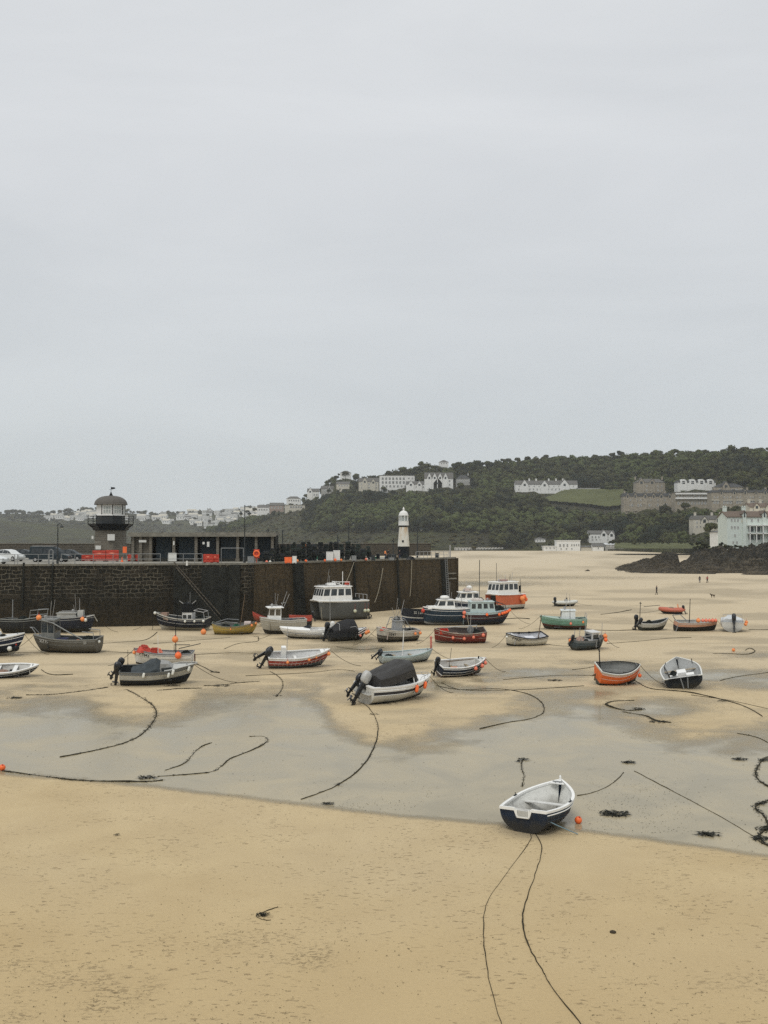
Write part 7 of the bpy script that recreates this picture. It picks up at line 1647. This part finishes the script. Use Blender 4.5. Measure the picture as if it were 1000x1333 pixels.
# --- black covered boat
b = Boat('boat shrouded in black canvas with black outboard and orange floats at its bow', 'black canvas covered boat', 452, 833.5, 25, 4.4, 2.0, .95, [(.3, BLACKH), (1, pw(.02, .024, .03))], BLACKH, 'dark_steel', heel=6, sb=.3, rake=.5, fl=.4); b.deck(.66, 1, pw(.5, .5, .48)); b.canopy([(-1.9, .75, 1.1, 1.3), (-1.2, .9, 1.3, 1.9), (0, .95, 1.4, 2.15), (.7, .9, 1.3, 2.1), (.95, .85, 1.1, 1.7)], 'canvas_black', skirt=.35); b.outboard(.25, 15, 'motor_black', 1.3, z=1.15); b.outboard(-.4, 30, 'motor_black', .8); b.tubes('hoop', [[(-1.3, -.92, 1.2), (-1.3, -.7, 1.85), (-1.3, .7, 1.85)], [(.9, -.8, 1.2), (.6, -.86, 1.55), (-.1, -.93, 1.5)]], .03, 'steel')
b.tubes('bow_rail', [[(.9, -.85, .9), (1.2, -.8, 1.0), (2.2, -.2, 1.25)], [(.9, -.9, .7), (2.1, -.4, 1.0)]], .05, pw(.55, .5, .45)); b.ball((2.0, -.5, .8), .22, 'orange_light', 'pale orange float at the bow of the black canvas covered boat'); b.ball((2.35, -.3, .85), .2, 'orange_light', 'second pale orange float at the bow of the black canvas covered boat'); b.ball((1.1, -1.05, .65), .13, 'pinkish', 'small pink fender amidships on the black canvas covered boat')

# --- white boat with red sides and twin black outboards
b = Boat('long white topped open boat with red side and two black outboards', 'red sided open boat', 389, 868, 12, 5.4, 2.1, 1.0, [(.10, BLACKH), (.42, pw(.11, .15, .17)), (.86, pw(.30, .045, .03)), (1, pw(.6, .59, .55))], pw(.62, .61, .57), pw(.62, .62, .60), heel=13, sb=.42, rake=.75, fl=.35, a=2.9, gw=.13); m = MB(); m.box((-1.35, 0, 1.05), (.45, .6, 1.3), taper=.85); b.part('console', m, WHITE); b.outboard(.35, 62, 'motor_black', 1.25); b.outboard(-.35, 30, 'motor_black', 1.25, z=.95); b.mast(-1.0, .5, 2.6, .025, .5, mat='steel'); b.thwart(.45, .6, .25, WHITE); b.deck(.84, 1, WHITE)
m = MB(); m.tube([(2.45, 0, 1.3), (2.45, 0, 1.5)], .05); b.part('samson_post', m, WHITE)
for i, (x, r) in enumerate(((-1.1, .13), (.75, .13), (1.4, .10), (2.55, .17))): b.ball((x, -b.width_at(x, .7) - .1, .78 + .1 * i), r, 'orange_light', '%s pale orange fender from the stern along the side of the red sided open boat' % ORD[i])
m = MB()
for x in np.arange(-2.2, 2.0, .35): y = b.width_at(x, .6) + .02; m.bar((x, -y, .48), (x + .12, -y - .01, .74), .035)
b.part('hull_marking', m, pw(.45, .3, .25))

# --- yellow boat
b = Boat('mustard yellow boat with green net and white buoys under the stone steps', 'mustard yellow boat', 306, 825.5, 4, 5.2, 1.95, .98, [(.14, BLACKH), (.94, YEL), (1, pw(.3, .25, .12))], pw(.16, .16, .13), MG, heel=6, sb=.38, ss=.3, rake=.6, trk=.3, tw=.5, fl=.3)
b.heap((.2, -.1, .85), .5, .3, 'net_green', 'green net in the middle of the mustard yellow boat', seed=42); b.heap((-1.1, 0, .8), .65, .35, 'net', 'dark net in the stern of the mustard yellow boat', seed=43); m = MB(); m.box((1.45, 0, 1.15), (.85, .9, .4), taper=.85); b.part('foredeck_box', m, pw(.5, .42, .38)); b.mast(.6, .3, 3.2, .04, .9, lean=(.5, .5), mat='wood_brown'); b.fenders([(.97, .12), (.88, .2)], 'orange', 'orange_light', .16); b.ball((-.4, -1.05, .75), .1, 'orange_light', 'small orange fender amidships on the mustard yellow boat'); b.thwart(.3, .7)
b.tubes('rail', [[(-2.2, q * .6, 1.2), (-1.0, q * .9, 1.5), (.4, q * .9, 1.4)] for q in (-1, 1)], .04, 'galv')

# --- navy fishing boat by the wall
b = Boat('navy fishing boat with white gunwale and black topped wheelhouse against the left wall', 'navy fishing boat by the wall', 237, 820, 172, 6.7, 2.3, 1.35, [(.22, pw(.42, .40, .33)), (.28, pw(.3, .28, .22)), (.95, pw(.008, .012, .022)), (1, pw(.5, .49, .44))], pw(.46, .45, .40), 'dark_steel', heel=3, sb=.62, rake=.75, fl=.45)
b.cabin(-1.5, -.25, 1.1, 2.0, .6, .58, .0, 0, pw(.58, .58, .55), ns=2, nf=2, lo=.3, hi=.75, over=.02, rth=.03); m = MB(); m.hexa([Vector(p) for p in ((-1.55, -.6, 2.04), (-.2, -.6, 2.04), (-.2, .6, 2.04), (-1.55, .6, 2.04))], [Vector(p) for p in ((-1.6, -.62, 3.0), (-.3, -.62, 3.0), (-.3, .62, 3.0), (-1.6, .62, 3.0))]); b.part('wheelhouse_hood', m, 'black')
b.text('SS88', 2.1, 1.28, .36, pw(.45, .33, .25)); b.ball((3.3, .2, 1.9), .19, 'ballwhite', 'white ball buoy at the bow of the navy fishing boat by the wall', .2); b.fenders([(.37, .2), (.2, .2), (.04, .2)], 'white', 'ballwhite', .16, frm='wheelhouse aft'); b.crate((2.1, .1, 1.6), (.8, .7, .4), 'net_pink', 'brown crate in the bow of the navy fishing boat by the wall'); b.heap((-2.5, .1, 1.3), .7, .5, 'net', 'pale net in the stern of the navy fishing boat by the wall', seed=51); b.tubes('stern_gantry', [[(-3.1, q, 1.4), (-3.0, q, 2.1), (-1.8, q, 2.3)] for q in (-.8, .8)] + [[(-3.0, -.8, 2.1), (-3.0, .8, 2.1)], [(-1.8, -.8, 2.3), (-1.8, .8, 2.3)]], .04, 'steel'); b.tubes('aerial', [[(-.4, .5, 3.0), (.1, .5, 3.3)], [(-1.5, .5, 3.0), (-2.0, .5, 3.35)]], .04, 'steel')
b.mast(.15, 1.1, 1.3, .05, 1.2, mat='black'); b.tubes('mooring_line', [[(3.3, .1, 1.7), (3.5, .3, .8), (3.55, .5, 0)]], .03, 'rope')

# --- white FY843
b = Boat('white registered open boat with orange gear in the bow, behind the boat with grey tarpaulin', 'white registered open boat', 213, 865, 181, 5.2, 1.9, 1.0, [(.12, BLACKH), (.92, pw(.64, .63, .58, dirt=.15)), (1, pw(.2, .2, .19))], pw(.16, .17, .18), pw(.45, .44, .41), heel=4, sb=.36, rake=.2, fl=.3, gw=.09)
b.text('FY843', 2.05, .86, .38, 'black'); b.heap((1.7, .1, 1.1), .75, .6, 'red', 'orange red ropes heaped in the bow of the white registered open boat', seed=61, name='rope_coil', cat='rope'); b.crate((.75, .1, .95), (.55, .5, .5), 'red', 'red box amidships in the white registered open boat'); b.heap((.35, .0, 1.0), .28, .35, 'pinkish', 'pink orange floats amidships in the white registered open boat', seed=63, name='float_bundle', cat='floats'); b.fenders([(.985, .3)], 'orange', 'orange_light', .14)
b.heap((-2.0, .0, .9), .5, .3, 'net', 'dark gear in the stern of the white registered open boat', seed=64); b.thwart(.4, .6); b.mast(.3, .75, 1.7, .025, .8, mat=WHITE); b.tubes('boom', [[(-1.4, .2, 1.35), (-3.3, .2, 1.75)], [(-.8, -.7, 1.0), (-.8, -.7, 1.5), (-2.2, -.7, 1.5)]], .035, 'dark_steel'); b.mast(-1.15, .3, 3.0, .045, .5, mat='black')
b.ball((-1.15, .3 + .25, 2.15), .29, 'orange_light', 'orange float tied to the black mast of the white registered open boat', .1); b.ball((-1.5, 1.05, .95), .30, 'orange', 'bright orange float on the near side of the white registered open boat'); m = MB(); m.box((-2.75, 0, .5), (.1, .06, .8)); b.part('rudder', m, OXRED)
p = G(265, 826); o = empty('mooring_buoy', (p.x, p.y, .32)); tag(o, 'orange round buoy on the sand right of the navy fishing boat by the wall', 'buoy'); m = MB(); m.ball((0, 0, 0), .34, n=18); m.build('float', 'orange_light', o, True); m = MB(); m.lathe([(.1, .3), (.07, .42)], 8); m.build('eye', 'red', o)

# --- cuddy boat with grey tarpaulin
b = Boat('heeled pale cuddy boat with navy bottom under a loose grey tarpaulin', 'pale cuddy boat with grey tarpaulin', 205, 890, 10, 5.5, 2.2, 1.12, [(.52, pw(.010, .016, .026)), (.88, pw(.40, .39, .34)), (.95, MG), (1, pw(.35, .35, .32))], pw(.10, .105, .10), 'dark_steel', heel=10, sb=.3, rake=.6, fl=.45, a=2.8)
b.deck(.6, 1, pw(.40, .40, .37)); b.canopy([(-1.9, .8, 1.08, 1.2), (-1.2, .88, 1.12, 1.4), (-.5, .88, 1.2, 1.75), (-.05, .8, 1.3, 1.95), (.25, .8, 1.15, 1.7)], 'canvas_grey', sag=.06, seed=4); m = MB(); m.hexa([Vector(p) for p in ((.2, -.75, 1.1), (1.35, -.5, 1.15), (1.35, .5, 1.15), (.2, .75, 1.1))], [Vector(p) for p in ((.25, -.6, 1.62), (.85, -.4, 1.55), (.85, .4, 1.55), (.25, .6, 1.62))]); b.part('cuddy', m, pw(.25, .25, .235)); m = MB(); m.bar((.35, -.735, 1.2), (1.1, -.585, 1.22), .02, .3); b.part('window', m, 'glass')
b.outboard(.45, 35, 'motor_black', 1.15); b.outboard(-.3, 8, 'motor_black', 1.3, z=.98); b.mast(-2.2, .3, 1.4, .02, 1.0); b.tubes('bow_rail', [[(.4, -.95, 1.1), (1.7, -.7, 1.35), (3.0, -.1, 1.5)], [(.4, .95, 1.1), (1.7, .7, 1.35), (3.0, .1, 1.5)]], .035, LG)
b.fenders([(.93, .2), (.72, .12), (.66, .28), (.33, .12)], 'white', 'ballwhite', .11, kind='sausage')

# --- grey registered wheelhouse boat
b = Boat('grey steel fishing boat with forward wheelhouse and registration on the bow', 'grey steel fishing boat', 87, 849, 177, 6.6, 2.4, 1.3, [(.16, BLACKH), (.94, pw(.095, .09, .075)), (1, pw(.16, .16, .14))], pw(.2, .2, .18), 'dark_steel', heel=4, sb=.3, rake=.75, fl=.4, a=3.0, tw=.9)
b.text('SS775', 2.5, 1.02, .42, pw(.6, .6, .57, dirt=.1)); b.text('SS', -2.1, .95, .34, LG); b.cabin(.9, 2.35, 1.1, 2.95, .82, .75, -.0, 0, pw(.15, .155, .145), ns=2, nf=2, nb=1, lo=.42, hi=.9, over=.06, gap=.09)
b.tubes('hoist_beam', [[(2.1, .75, 3.0), (1.0, .8, 2.75), (-.6, .9, 1.95), (-1.9, .9, 1.35)]], .055, pw(.2, .21, .2)); b.tubes('rail', [[(2.7, q * .4, 1.5), (3.3, q * .2, 2.2), (3.6, 0, 2.25)] for q in (-1, 1)] + [[(-3.0, q * .9, 1.2), (-3.0, q * .9, 1.9), (-1.9, q * .9, 2.0)] for q in (-1, 1)], .04, 'galv'); b.ball((2.45, .6, 3.2), .27, 'orange_light', 'pale orange float on the wheelhouse roof of the grey steel fishing boat')
b.crate((.3, .2, .9), (.9, .7, .5), pw(.06, .07, .16), 'blue purple tub behind the wheelhouse of the grey steel fishing boat'); b.heap((-2.2, .1, 1.1), .75, .5, 'net', 'dark nets in the stern of the grey steel fishing boat', seed=71); b.heap((-1.2, .2, .9), .4, .3, 'orange_light', 'orange rope in the waist of the grey steel fishing boat', seed=72, name='rope_coil', cat='rope'); b.ball((-3.35, .4, 1.05), .16, 'ballwhite', 'white ball fender at the stern of the grey steel fishing boat'); b.deck(.74, 1, MG)
b = Boat('dark boat with white canopy half hidden behind the grey steel fishing boat', 'dark boat behind the grey one', 92, 823, 3, 5.6, 2.1, 1.6, [(.3, BLACKH), (1, pw(.014, .018, .03))], pw(.3, .3, .28), 'dark_steel', sb=.3, rake=.5, fl=.7); b.cabin(-1.4, .9, 1.6, 2.1, .8, .75, .2, 0, pw(.3, .3, .28), ns=0, nf=2, lo=.2, hi=.8); m = MB(); m.box((1.2, 0, 2.0), (.7, .8, .8), taper=.9); b.part('foredeck_box', m, pw(.38, .38, .35)); b.ball((1.6, -.9, 1.5), .26, 'orange_light', 'pale orange float on the dark boat behind the grey steel fishing boat'); b.ball((1.9, -.75, 1.4), .22, 'ballwhite', 'white float on the dark boat behind the grey steel fishing boat'); b.mast(1.0, .1, 1.5, .03, 2.1, mat='steel'); b.tubes('stern_rail', [[(2.0, -.7, 1.7), (2.8, -.5, 1.9), (3.1, 0, 1.2)]], .05, LG)
b = Boat('dark boat with pale pulpit rails at the far left against the weed stained wall', 'dark boat with pulpit rails', 33, 824, -8, 5.5, 2.0, 1.5, [(1, BLACKH)], pw(.25, .26, .24), 'dark_steel', sb=.45, rake=.6, fl=.6); b.deck(.55, 1, pw(.2, .21, .19)); b.tubes('pulpit', [[(1.0, -.9, 1.6), (1.1, -.9, 2.5), (2.6, -.2, 2.6), (2.9, 0, 2.6), (2.6, .2, 2.6), (1.1, .9, 2.5), (1.0, .9, 1.6)], [(2.7, 0, 1.8), (2.8, 0, 2.6)], [(1.0, -.9, 2.0), (2.8, 0, 2.1)]], .04, 'galv'); b.mast(-1.6, 0, 2.2, .06, 1.3, mat='galv'); b.heap((-.3, 0, 1.4), .7, .5, 'net', 'dark net in the dark boat with pulpit rails', seed=75)

# --- left edge boats
b = Boat('navy boat with white deck and white stripe cut by the left picture edge', 'navy boat at the left edge', -14, 853.5, 6, 6.6, 2.3, 1.55, [(.16, pw(.45, .43, .36)), (.24, BLACKH), (.60, pw(.008, .014, .026)), (.66, WHITE), (.95, pw(.012, .022, .05)), (1, WHITE)], WHITE, None, heel=6, sb=.45, rake=1.0, fl=.4, a=2.6); b.deck(0, 1, pw(.55, .55, .52)); b.text('MORNING', 1.55, 1.5, .26, LG) if False else b.text('MERLEY', 1.6, 1.52, .26, LG); m = MB(); m.box((.2, 0, 1.85), (1.8, 1.3, .4), taper=.85); b.part('coach_roof', m, WHITE)
b.tubes('bow_roller', [[(2.9, 0, 1.9), (3.3, 0, 1.95)]], .06, 'steel'); b.heap((1.3, .0, 1.75), .35, .15, 'net', 'dark rope on the deck of the navy boat at the left edge', seed=81)
for i, (x, z, r, mt, c_) in enumerate(((2.6, .75, .3, 'black', 'black'), (2.05, .75, .24, 'ballwhite', 'white'))): b.ball((x, -b.width_at(x, .8) - r * .6, z), r, mt, '%s ball fender under the bow of the navy boat at the left edge' % c_)
r_ = MB(); r_.tube([(.28 * math.cos(a), 0, .28 * math.sin(a)) for a in np.linspace(0, 2 * math.pi, 18, endpoint=False)], .07, n=8, closed=True); b.put(r_.build('lifebuoy', 'red'), (-.3, -1.0, 1.8), 'orange red lifebuoy on the navy boat at the left edge', 'lifebuoy')
b = Boat('white dinghy with navy hull lying low at the left picture edge', 'white dinghy with navy hull', 10, 881, 10, 4.9, 2.0, .62, [(.92, pw(.010, .02, .034)), (1, WHITE)], WHITE, pw(.55, .54, .50), heel=15, sb=.25, rake=.9, fl=.22, a=2.9, gw=.13, name='rowing_dinghy', cat='dinghy'); b.thwart(.35, .5, .3, WHITE); b.thwart(.62, .55, .3, WHITE); b.deck(.86, 1, WHITE, camber=.02); b.heap((-.3, 0, .35), .4, .15, 'net_pink', 'pinkish rope in the white dinghy with navy hull', seed=83, name='rope_coil', cat='rope'); b.crate((.4, 0, .3), (.4, .4, .2), 'dark_steel', 'dark box in the white dinghy with navy hull')

# --- right hand group
b = Boat('small grey green boat with white bow and two dark outboards, right of centre', 'small grey green boat', 851, 820, 18, 4.0, 1.75, .85, [(.5, pw(.03, .045, .042)), (1, pw(.42, .41, .36))], pw(.45, .44, .40), 'dark_steel', heel=5, sb=.5, rake=.7, fl=.3); b.outboard(.5, 5, 'motor_black', 1.2, z=1.0); b.outboard(-.2, 40, 'motor_black', 1.0); b.mast(-1.8, .3, 2.3, .045, .8, mat='black', cross=[(.95, .5)]); b.heap((-.7, 0, .7), .5, .5, 'net', 'dark gear in the small grey green boat', seed=91); b.heap((1.0, 0, .9), .55, .2, 'net', 'dark net on the foredeck of the small grey green boat', seed=92); b.tubes('boat_hook', [[(-1.9, -.6, 2.75), (.4, -.5, 2.85)]], .03, 'dark_steel')
b = Boat('long low black boat with orange floats laid along its white deck', 'long low black boat', 907, 821, 3, 5.0, 1.9, 1.05, [(.55, BLACKH), (.6, pw(.12, .04, .03)), (1, pw(.50, .27, .17))], LG, pw(.4, .4, .37), heel=7, sb=.16, rake=.3, trk=-.25, fl=.5); b.mast(-.9, .1, 3.0, .05, .5, mat='black')
for i, (x, r) in enumerate(((-.1, .27), (.45, .2), (.85, .21), (1.25, .2), (1.65, .22), (2.02, .2))): b.ball((x, -.62, 1.28), r, 'orange_light' if i == 0 else 'pinkish', '%s orange float from the mast laid along the long low black boat' % ORD[i], .05)
b.tubes('rail', [[(-2.4, .6, 1.1), (-2.9, .3, 1.7), (-2.2, -.3, 1.9), (-1.4, -.5, 1.2)], [(-2.5, -.7, 1.0), (-2.8, -.7, .1)]], .05, 'galv'); b.thwart(.25, .85)
b = Boat('white boat under pale ragged cover, stern on with black outboard, at the far right', 'white covered boat at the far right', 953, 820.5, 72, 4.6, 2.6, 1.0, [(.2, BLACKH), (1, pw(.5, .5, .47))], pw(.55, .55, .52), 'dark_steel', heel=0, sb=.2, rake=.6, fl=.4, tw=.92, tmat=pw(.5, .5, .47)); b.canopy([(-1.9, 1.15, 1.2, 1.45), (-1.3, 1.25, 1.35, 1.7), (0, 1.25, 1.35, 1.55), (1.2, .95, 1.25, 1.65), (1.9, .4, 1.2, 1.3)], 'canvas_white', sag=.09, seed=7); b.outboard(-.15, 12, 'motor_black', 1.5, z=1.15); b.tubes('frame', [[(-2.1, -1.1, 1.1), (-2.3, -1.0, 1.9), (-2.3, 1.0, 1.9), (-2.1, 1.1, 1.1)]], .03, 'steel')
b.ball((-1.6, -1.45, .85), .2, 'orange_light', 'orange float on the right side of the white covered boat at the far right'); b.ball((-1.2, -1.55, 1.05), .2, 'orange_light', 'second orange float on the right side of the white covered boat at the far right')
# ================================================================ ropes, chains and weed on the sand
def catmull(p, n=6):
    q = [p[0]] + list(p) + [p[-1]]; out = []
    for i in range(1, len(q) - 2):
        for k in range(n):
            t = k / n; a, b_, c, d = q[i - 1], q[i], q[i + 1], q[i + 2]
            out.append(tuple(.5 * ((2 * b_[j]) + (-a[j] + c[j]) * t + (2 * a[j] - 5 * b_[j] + 4 * c[j] - d[j]) * t * t + (-a[j] + 3 * b_[j] - 3 * c[j] + d[j]) * t ** 3) for j in (0, 1)))
    out.append(tuple(p[-1])); return out
rr = random.Random(19)
def leaf_clump(mb, c, r, n, h=.06, l=.16):
    for i in range(n):
        a = rr.uniform(0, 6.28); d = r * rr.random() ** .7; p = Vector((c.x + math.cos(a) * d * 1.5, c.y + math.sin(a) * d, 0)); an = rr.uniform(0, 6.28); ll = l * rr.uniform(.5, 1.4); w = ll * rr.uniform(.1, .25); dx = Vector((math.cos(an), math.sin(an), 0)); dy = Vector((-dx.y, dx.x, 0)); z0, z1, z2 = (rr.uniform(.012, h) for _ in range(3)); u = Vector((0, 0, 1))
        A, B_, C = p - dx * ll, p + dy * rr.uniform(-.05, .05), p + dx * ll
        mb.face([A + u * z0, B_ - dy * w + u * z1, C + u * z2, B_ + dy * w + u * (z1 + .01)])
def groundline(label, pts, r=.025, weed=0, name='rope', mat='rope', clump=(), wr=.07):
    pp_ = catmull(pts); o = G(*pp_[len(pp_) // 2]); V = []
    for i, (u, v) in enumerate(pp_):
        p = G(u, v); p.x += rr.uniform(-.02, .02); V.append(Vector((p.x - o.x, p.y - o.y, r * (.5 + (.55 * math.sin(len(V) * .37 + u * .05) if weed > 1.6 else .2)) )))
    m = MB(); m.tube(V, [r * rr.uniform(.7, 1.2) * (1 + .35 * math.sin(i_ * .23 + r * 99)) for i_ in range(len(V))], n=6); ob = m.build(name, mat, loc=o); tag(ob, label, 'rope' if name != 'chain' else 'chain')
    if weed or clump:
        w = MB()
        for a, c in zip(V, V[1:]):
            k = int((c - a).length * weed)
            k += 1 if rr.random() < (c - a).length * weed - k else 0
            for _ in range(k): q = a.lerp(c, rr.random()); leaf_clump(w, q, wr, rr.randint(2, 5), .05, min(.11, wr * 1.1))
        for (u, v, rad, n) in clump: q = G(u, v) - o; leaf_clump(w, q, rad, n, .10, .16)
        if w.f: w.build('seaweed', 'weed', ob)['kind'] = 'stuff'
    return ob
gl = groundline
gl('thin rope from under the foreground navy dinghy to the bottom edge, left of two', [(688, 1079), (690, 1095), (665, 1130), (637, 1170), (630, 1195), (631, 1240), (640, 1290), (657, 1345)], .012, 0)
gl('thick weedy rope from under the foreground navy dinghy to the bottom edge, right of two', [(696, 1082), (705, 1105), (697, 1138), (686, 1170), (680, 1200), (688, 1230), (705, 1262), (722, 1290), (765, 1345)], .019, .5, wr=.01)
gl('rope curving down from the white motor boat with black cover', [(468, 912), (483, 925), (492, 945), (488, 970), (470, 1000), (440, 1022), (415, 1033), (392, 1041)], .03, 1.2, clump=((487, 930, .25, 14), (440, 1022, .12, 8)))
gl('weedy chain curving from the pale cuddy boat down over the wet sand', [(165, 898), (184, 908), (200, 920), (203, 933), (186, 955), (160, 968), (120, 978), (78, 986)], .035, 4, name='chain', wr=.12)
gl('long dark weedy rope along the lower edge of the pool at the left', [(3, 1004), (60, 1011), (100, 1016), (180, 1018), (212, 1016)], .035, 4, wr=.10, clump=((192, 1013, .35, 60),))
gl('weedy rope looping across the pool right of the dark weed clump', [(205, 1011), (270, 1006), (288, 998), (300, 988), (330, 976), (347, 966), (344, 959), (325, 959)], .028, 3, wr=.08)
gl('short weedy rope above the loop across the pool', [(215, 1003), (240, 994), (252, 981), (263, 972), (276, 967)], .026, 3, wr=.08)
gl('rope loop right of the white motor boat ending in the pool', [(568, 893), (600, 898), (650, 897), (688, 904), (706, 916), (707, 928), (690, 936), (660, 941), (625, 949)], .03, 1.5)
gl('long straight rope from the motor boat towards the orange punt', [(575, 889), (600, 898), (650, 899), (700, 897), (760, 893)], .025, .8)
gl('weedy chain loop in the tan sand below the orange punt', [(826, 912), (800, 913), (789, 917), (800, 922), (818, 925), (836, 924)], .05, 5, name='chain', wr=.14, clump=((832, 923, .3, 40),))
gl('weedy chain ending in a dark clump below the black stern-on boat', [(812, 927), (840, 932), (853, 938), (873, 941)], .045, 4, name='chain', wr=.12, clump=((858, 940, .4, 60),))
gl('rope from the orange punt running right across the wet strip', [(823, 884), (845, 896), (870, 899), (900, 902), (940, 911), (970, 920), (993, 933)], .04, 1, clump=((940, 913, .25, 25),))
gl('thin rope parallel to the long one near the right edge', [(900, 905), (950, 912), (1005, 924)], .022, .5)
gl('rope from the bow of the foreground dinghy to a weed clump up right', [(752, 1036), (768, 1033), (785, 1027), (800, 1018), (812, 1006)], .02, .5, wr=.03)
gl('straight rope running down right across the pool to the weed line', [(826, 1004), (868, 1026), (930, 1059), (985, 1091)], .019, .2, wr=.02)
gl('weedy chain snaking down the right edge of the picture, upper part', [(1010, 983), (992, 990), (984, 1008), (993, 1020), (1012, 1030)], .035, 6, name='chain', wr=.10, clump=((1000, 990, .3, 40),))
gl('weedy chain snaking down the right edge of the picture, lower part', [(1012, 1040), (990, 1046), (984, 1053), (996, 1064), (999, 1078), (985, 1090), (992, 1098), (1012, 1106)], .035, 8, name='chain', wr=.12, clump=((996, 1080, .25, 40), (988, 1092, .25, 40), (990, 1047, .15, 20)))
gl('thin rope entering the pool from the right edge', [(960, 955), (985, 960), (1010, 972)], .03, .8)
gl('weedy line rising straight up left of the foreground dinghy bow', [(680, 1024), (682, 1010), (679, 998), (681, 989)], .028, 5, wr=.06, clump=((681, 989, .22, 30), (675, 992, .12, 10)))
gl('thin rope curling below the red sided open boat', [(352, 874), (366, 884), (368, 895), (360, 907)], .03, 2, clump=((361, 906, .2, 12),))
gl('dark rope leading right from the white dinghy with navy hull', [(54, 872), (62, 877), (75, 879), (95, 878)], .04, 1)
gl('weedy mooring line lying left of the pale cuddy boat', [(34, 905), (70, 904), (105, 900), (140, 895)], .03, 7, wr=.14)
gl('weedy strip of chain under the pale cuddy boat', [(205, 899), (230, 897), (262, 896)], .04, 8, name='chain', wr=.2)
gl('weedy mooring line right of the pale cuddy boat', [(265, 893), (285, 892), (312, 889), (338, 887)], .03, 5, wr=.15, clump=((288, 893, .5, 50),))
gl('mooring line with tangled chain right of the white registered open boat', [(250, 862), (268, 870), (278, 875), (286, 876)], .04, 3, clump=((278, 875, .3, 25),))
gl('curled rope beside the pale orange buoy on the right', [(928, 851), (948, 851), (972, 852), (983, 848), (976, 844), (970, 847)], .04, 1)
gl('mooring line at the right edge above the wet strip', [(938, 886), (960, 881), (1005, 875)], .03, 1)
gl('mooring line between the cluttered grey boat and the right edge', [(790, 838), (830, 835), (870, 831), (900, 830)], .03, .4)
gl('mooring line left of the orange punt', [(745, 872), (762, 870), (778, 867)], .03, .4)
gl('mooring line lying left of the orange punt, lower', [(655, 885), (700, 881), (740, 879), (775, 880)], .025, .4)
gl('mooring line left of the white motor boat with black cover', [(320, 880), (400, 876), (440, 872), (462, 874)], .025, .3)
gl('long mooring line running left from the white registered open boat', [(0, 849), (60, 850), (120, 848), (172, 850)], .028, .6)
gl('mooring line from the mustard yellow boat to the left', [(160, 812), (200, 838), (250, 834), (300, 830)][1:], .03, .5)
gl('mooring line between the navy fishing boat and the left edge', [(130, 838), (160, 836), (190, 833), (205, 823)], .035, .5)
gl('thin mooring line on the outer sand left of the small grey green boat', [(782, 800), (800, 798), (812, 796), (822, 794)], .05, .5)
gl('mooring line right of the blue grey cabin boat', [(657, 806), (675, 805), (690, 806)], .06, .3)
gl('mooring line right of the white open boat with black gunwale', [(706, 838), (730, 841), (760, 842)], .035, .4)
gl('mooring line below the scuffed white fishing boat', [(438, 842), (470, 846), (500, 843)], .03, .4)
gl('mooring line from the green boat to the right', [(765, 820), (800, 821), (830, 820)], .045, .3)
gl('mooring line from the far right boats to the edge', [(975, 820), (1010, 820)], .05, .3)
gl('mooring line over the tan sand in the middle distance', [(245, 853), (300, 850), (335, 851)], .028, .5)
gl('thin rope on the sand below the yellow boat', [(292, 845), (310, 838), (335, 835), (336, 829)], .035, .8, clump=((334, 829, .25, 14),))
# separate weed clumps
for (u, v, rad, n, lb) in [(800, 1060, .42, 130, 'large dark weed clump on the pool right of the foreground dinghy'), (921, 1087, .30, 70, 'star shaped weed clump near the lower right shore of the pool'), (963, 989, .28, 40, 'flat weed clump in the pool near the right edge'), (818, 993, .22, 60, 'weed clump where the two ropes meet right of the dinghy'),
                         (427, 1047, .16, 50, 'small dark weed lump at the lower edge of the pool'), (722, 886, .45, 50, 'weed clump on the sand left of the orange punt'), (20, 909, .45, 60, 'weed patch at the left edge above the pool'), (343, 1192, .13, 50, 'weed knot with a stalk on the dry sand in the lower middle'), (152, 1088, .07, 30, 'tiny black weed lump on the dry sand at the left'), (722, 818 + 68, .2, 20, 'small weed clump beside the one left of the orange punt'),
                         (225, 893, .5, 60, 'weed patch under the stern of the pale cuddy boat'), (505, 916, .5, 30, 'weed and damp wrack under the stern of the white motor boat')]:
    m = MB(); o = G(u, v); leaf_clump(m, Vector((0, 0, 0)), rad, n, .09, min(.17, rad * .7)); tag(m.build('seaweed', 'weed', loc=o), lb, 'seaweed')
gl('thin stalk of weed on the dry sand in the lower middle', [(362, 1181), (345, 1187), (333, 1193), (345, 1198), (353, 1198)], .013, 1.5, wr=.02)
m = MB(); m.ball((0, 0, 0), .10, n=10, sq=.4); tag(m.build('pebble', 'rock', loc=G(798, 1214) + Vector((0, 0, .02))), 'flat grey stone on the dry sand at the lower right', 'stone')
fr = MB(); fw = MB()
for i in range(2600):
    v = 1340 - 330 * rr.random() ** 1.0; u = rr.uniform(-10, 1010); e = interp(u, EDGE); p = G(u, v)
    k = float(fbm(np.array([p.x * .35]), np.array([p.y * .35]), 3, 77)[0])
    if v > e:
        if k < .47: continue
        leaf_clump(fr, p, .03, rr.choice([1, 1, 2]), .02, rr.uniform(.012, .035))
    elif k > .5: leaf_clump(fw, p, .03, 1, .02, .03)
for i in range(420):
    u = rr.uniform(-10, 1010); v = rr.uniform(900, 1100); 
    if v > interp(u, EDGE): continue
    p = G(u, v); leaf_clump(fw, p, .05, 1, .02, rr.uniform(.02, .06))
for i in range(300):
    t = rr.random(); u = lerp(765, 900, rr.random()); v = 1010 + 75 * rr.random() ** .8; leaf_clump(fw, G(u, v), .03, 1, .02, .03)
for i in range(60): leaf_clump(fw, G(rr.gauss(475, 35), rr.gauss(1049, 3)), .04, 1, .02, .035)
tag(fr.build('weed_fragments', 'weed_brown'), kind='stuff'); tag(fw.build('weed_specks', 'weed'), kind='stuff')
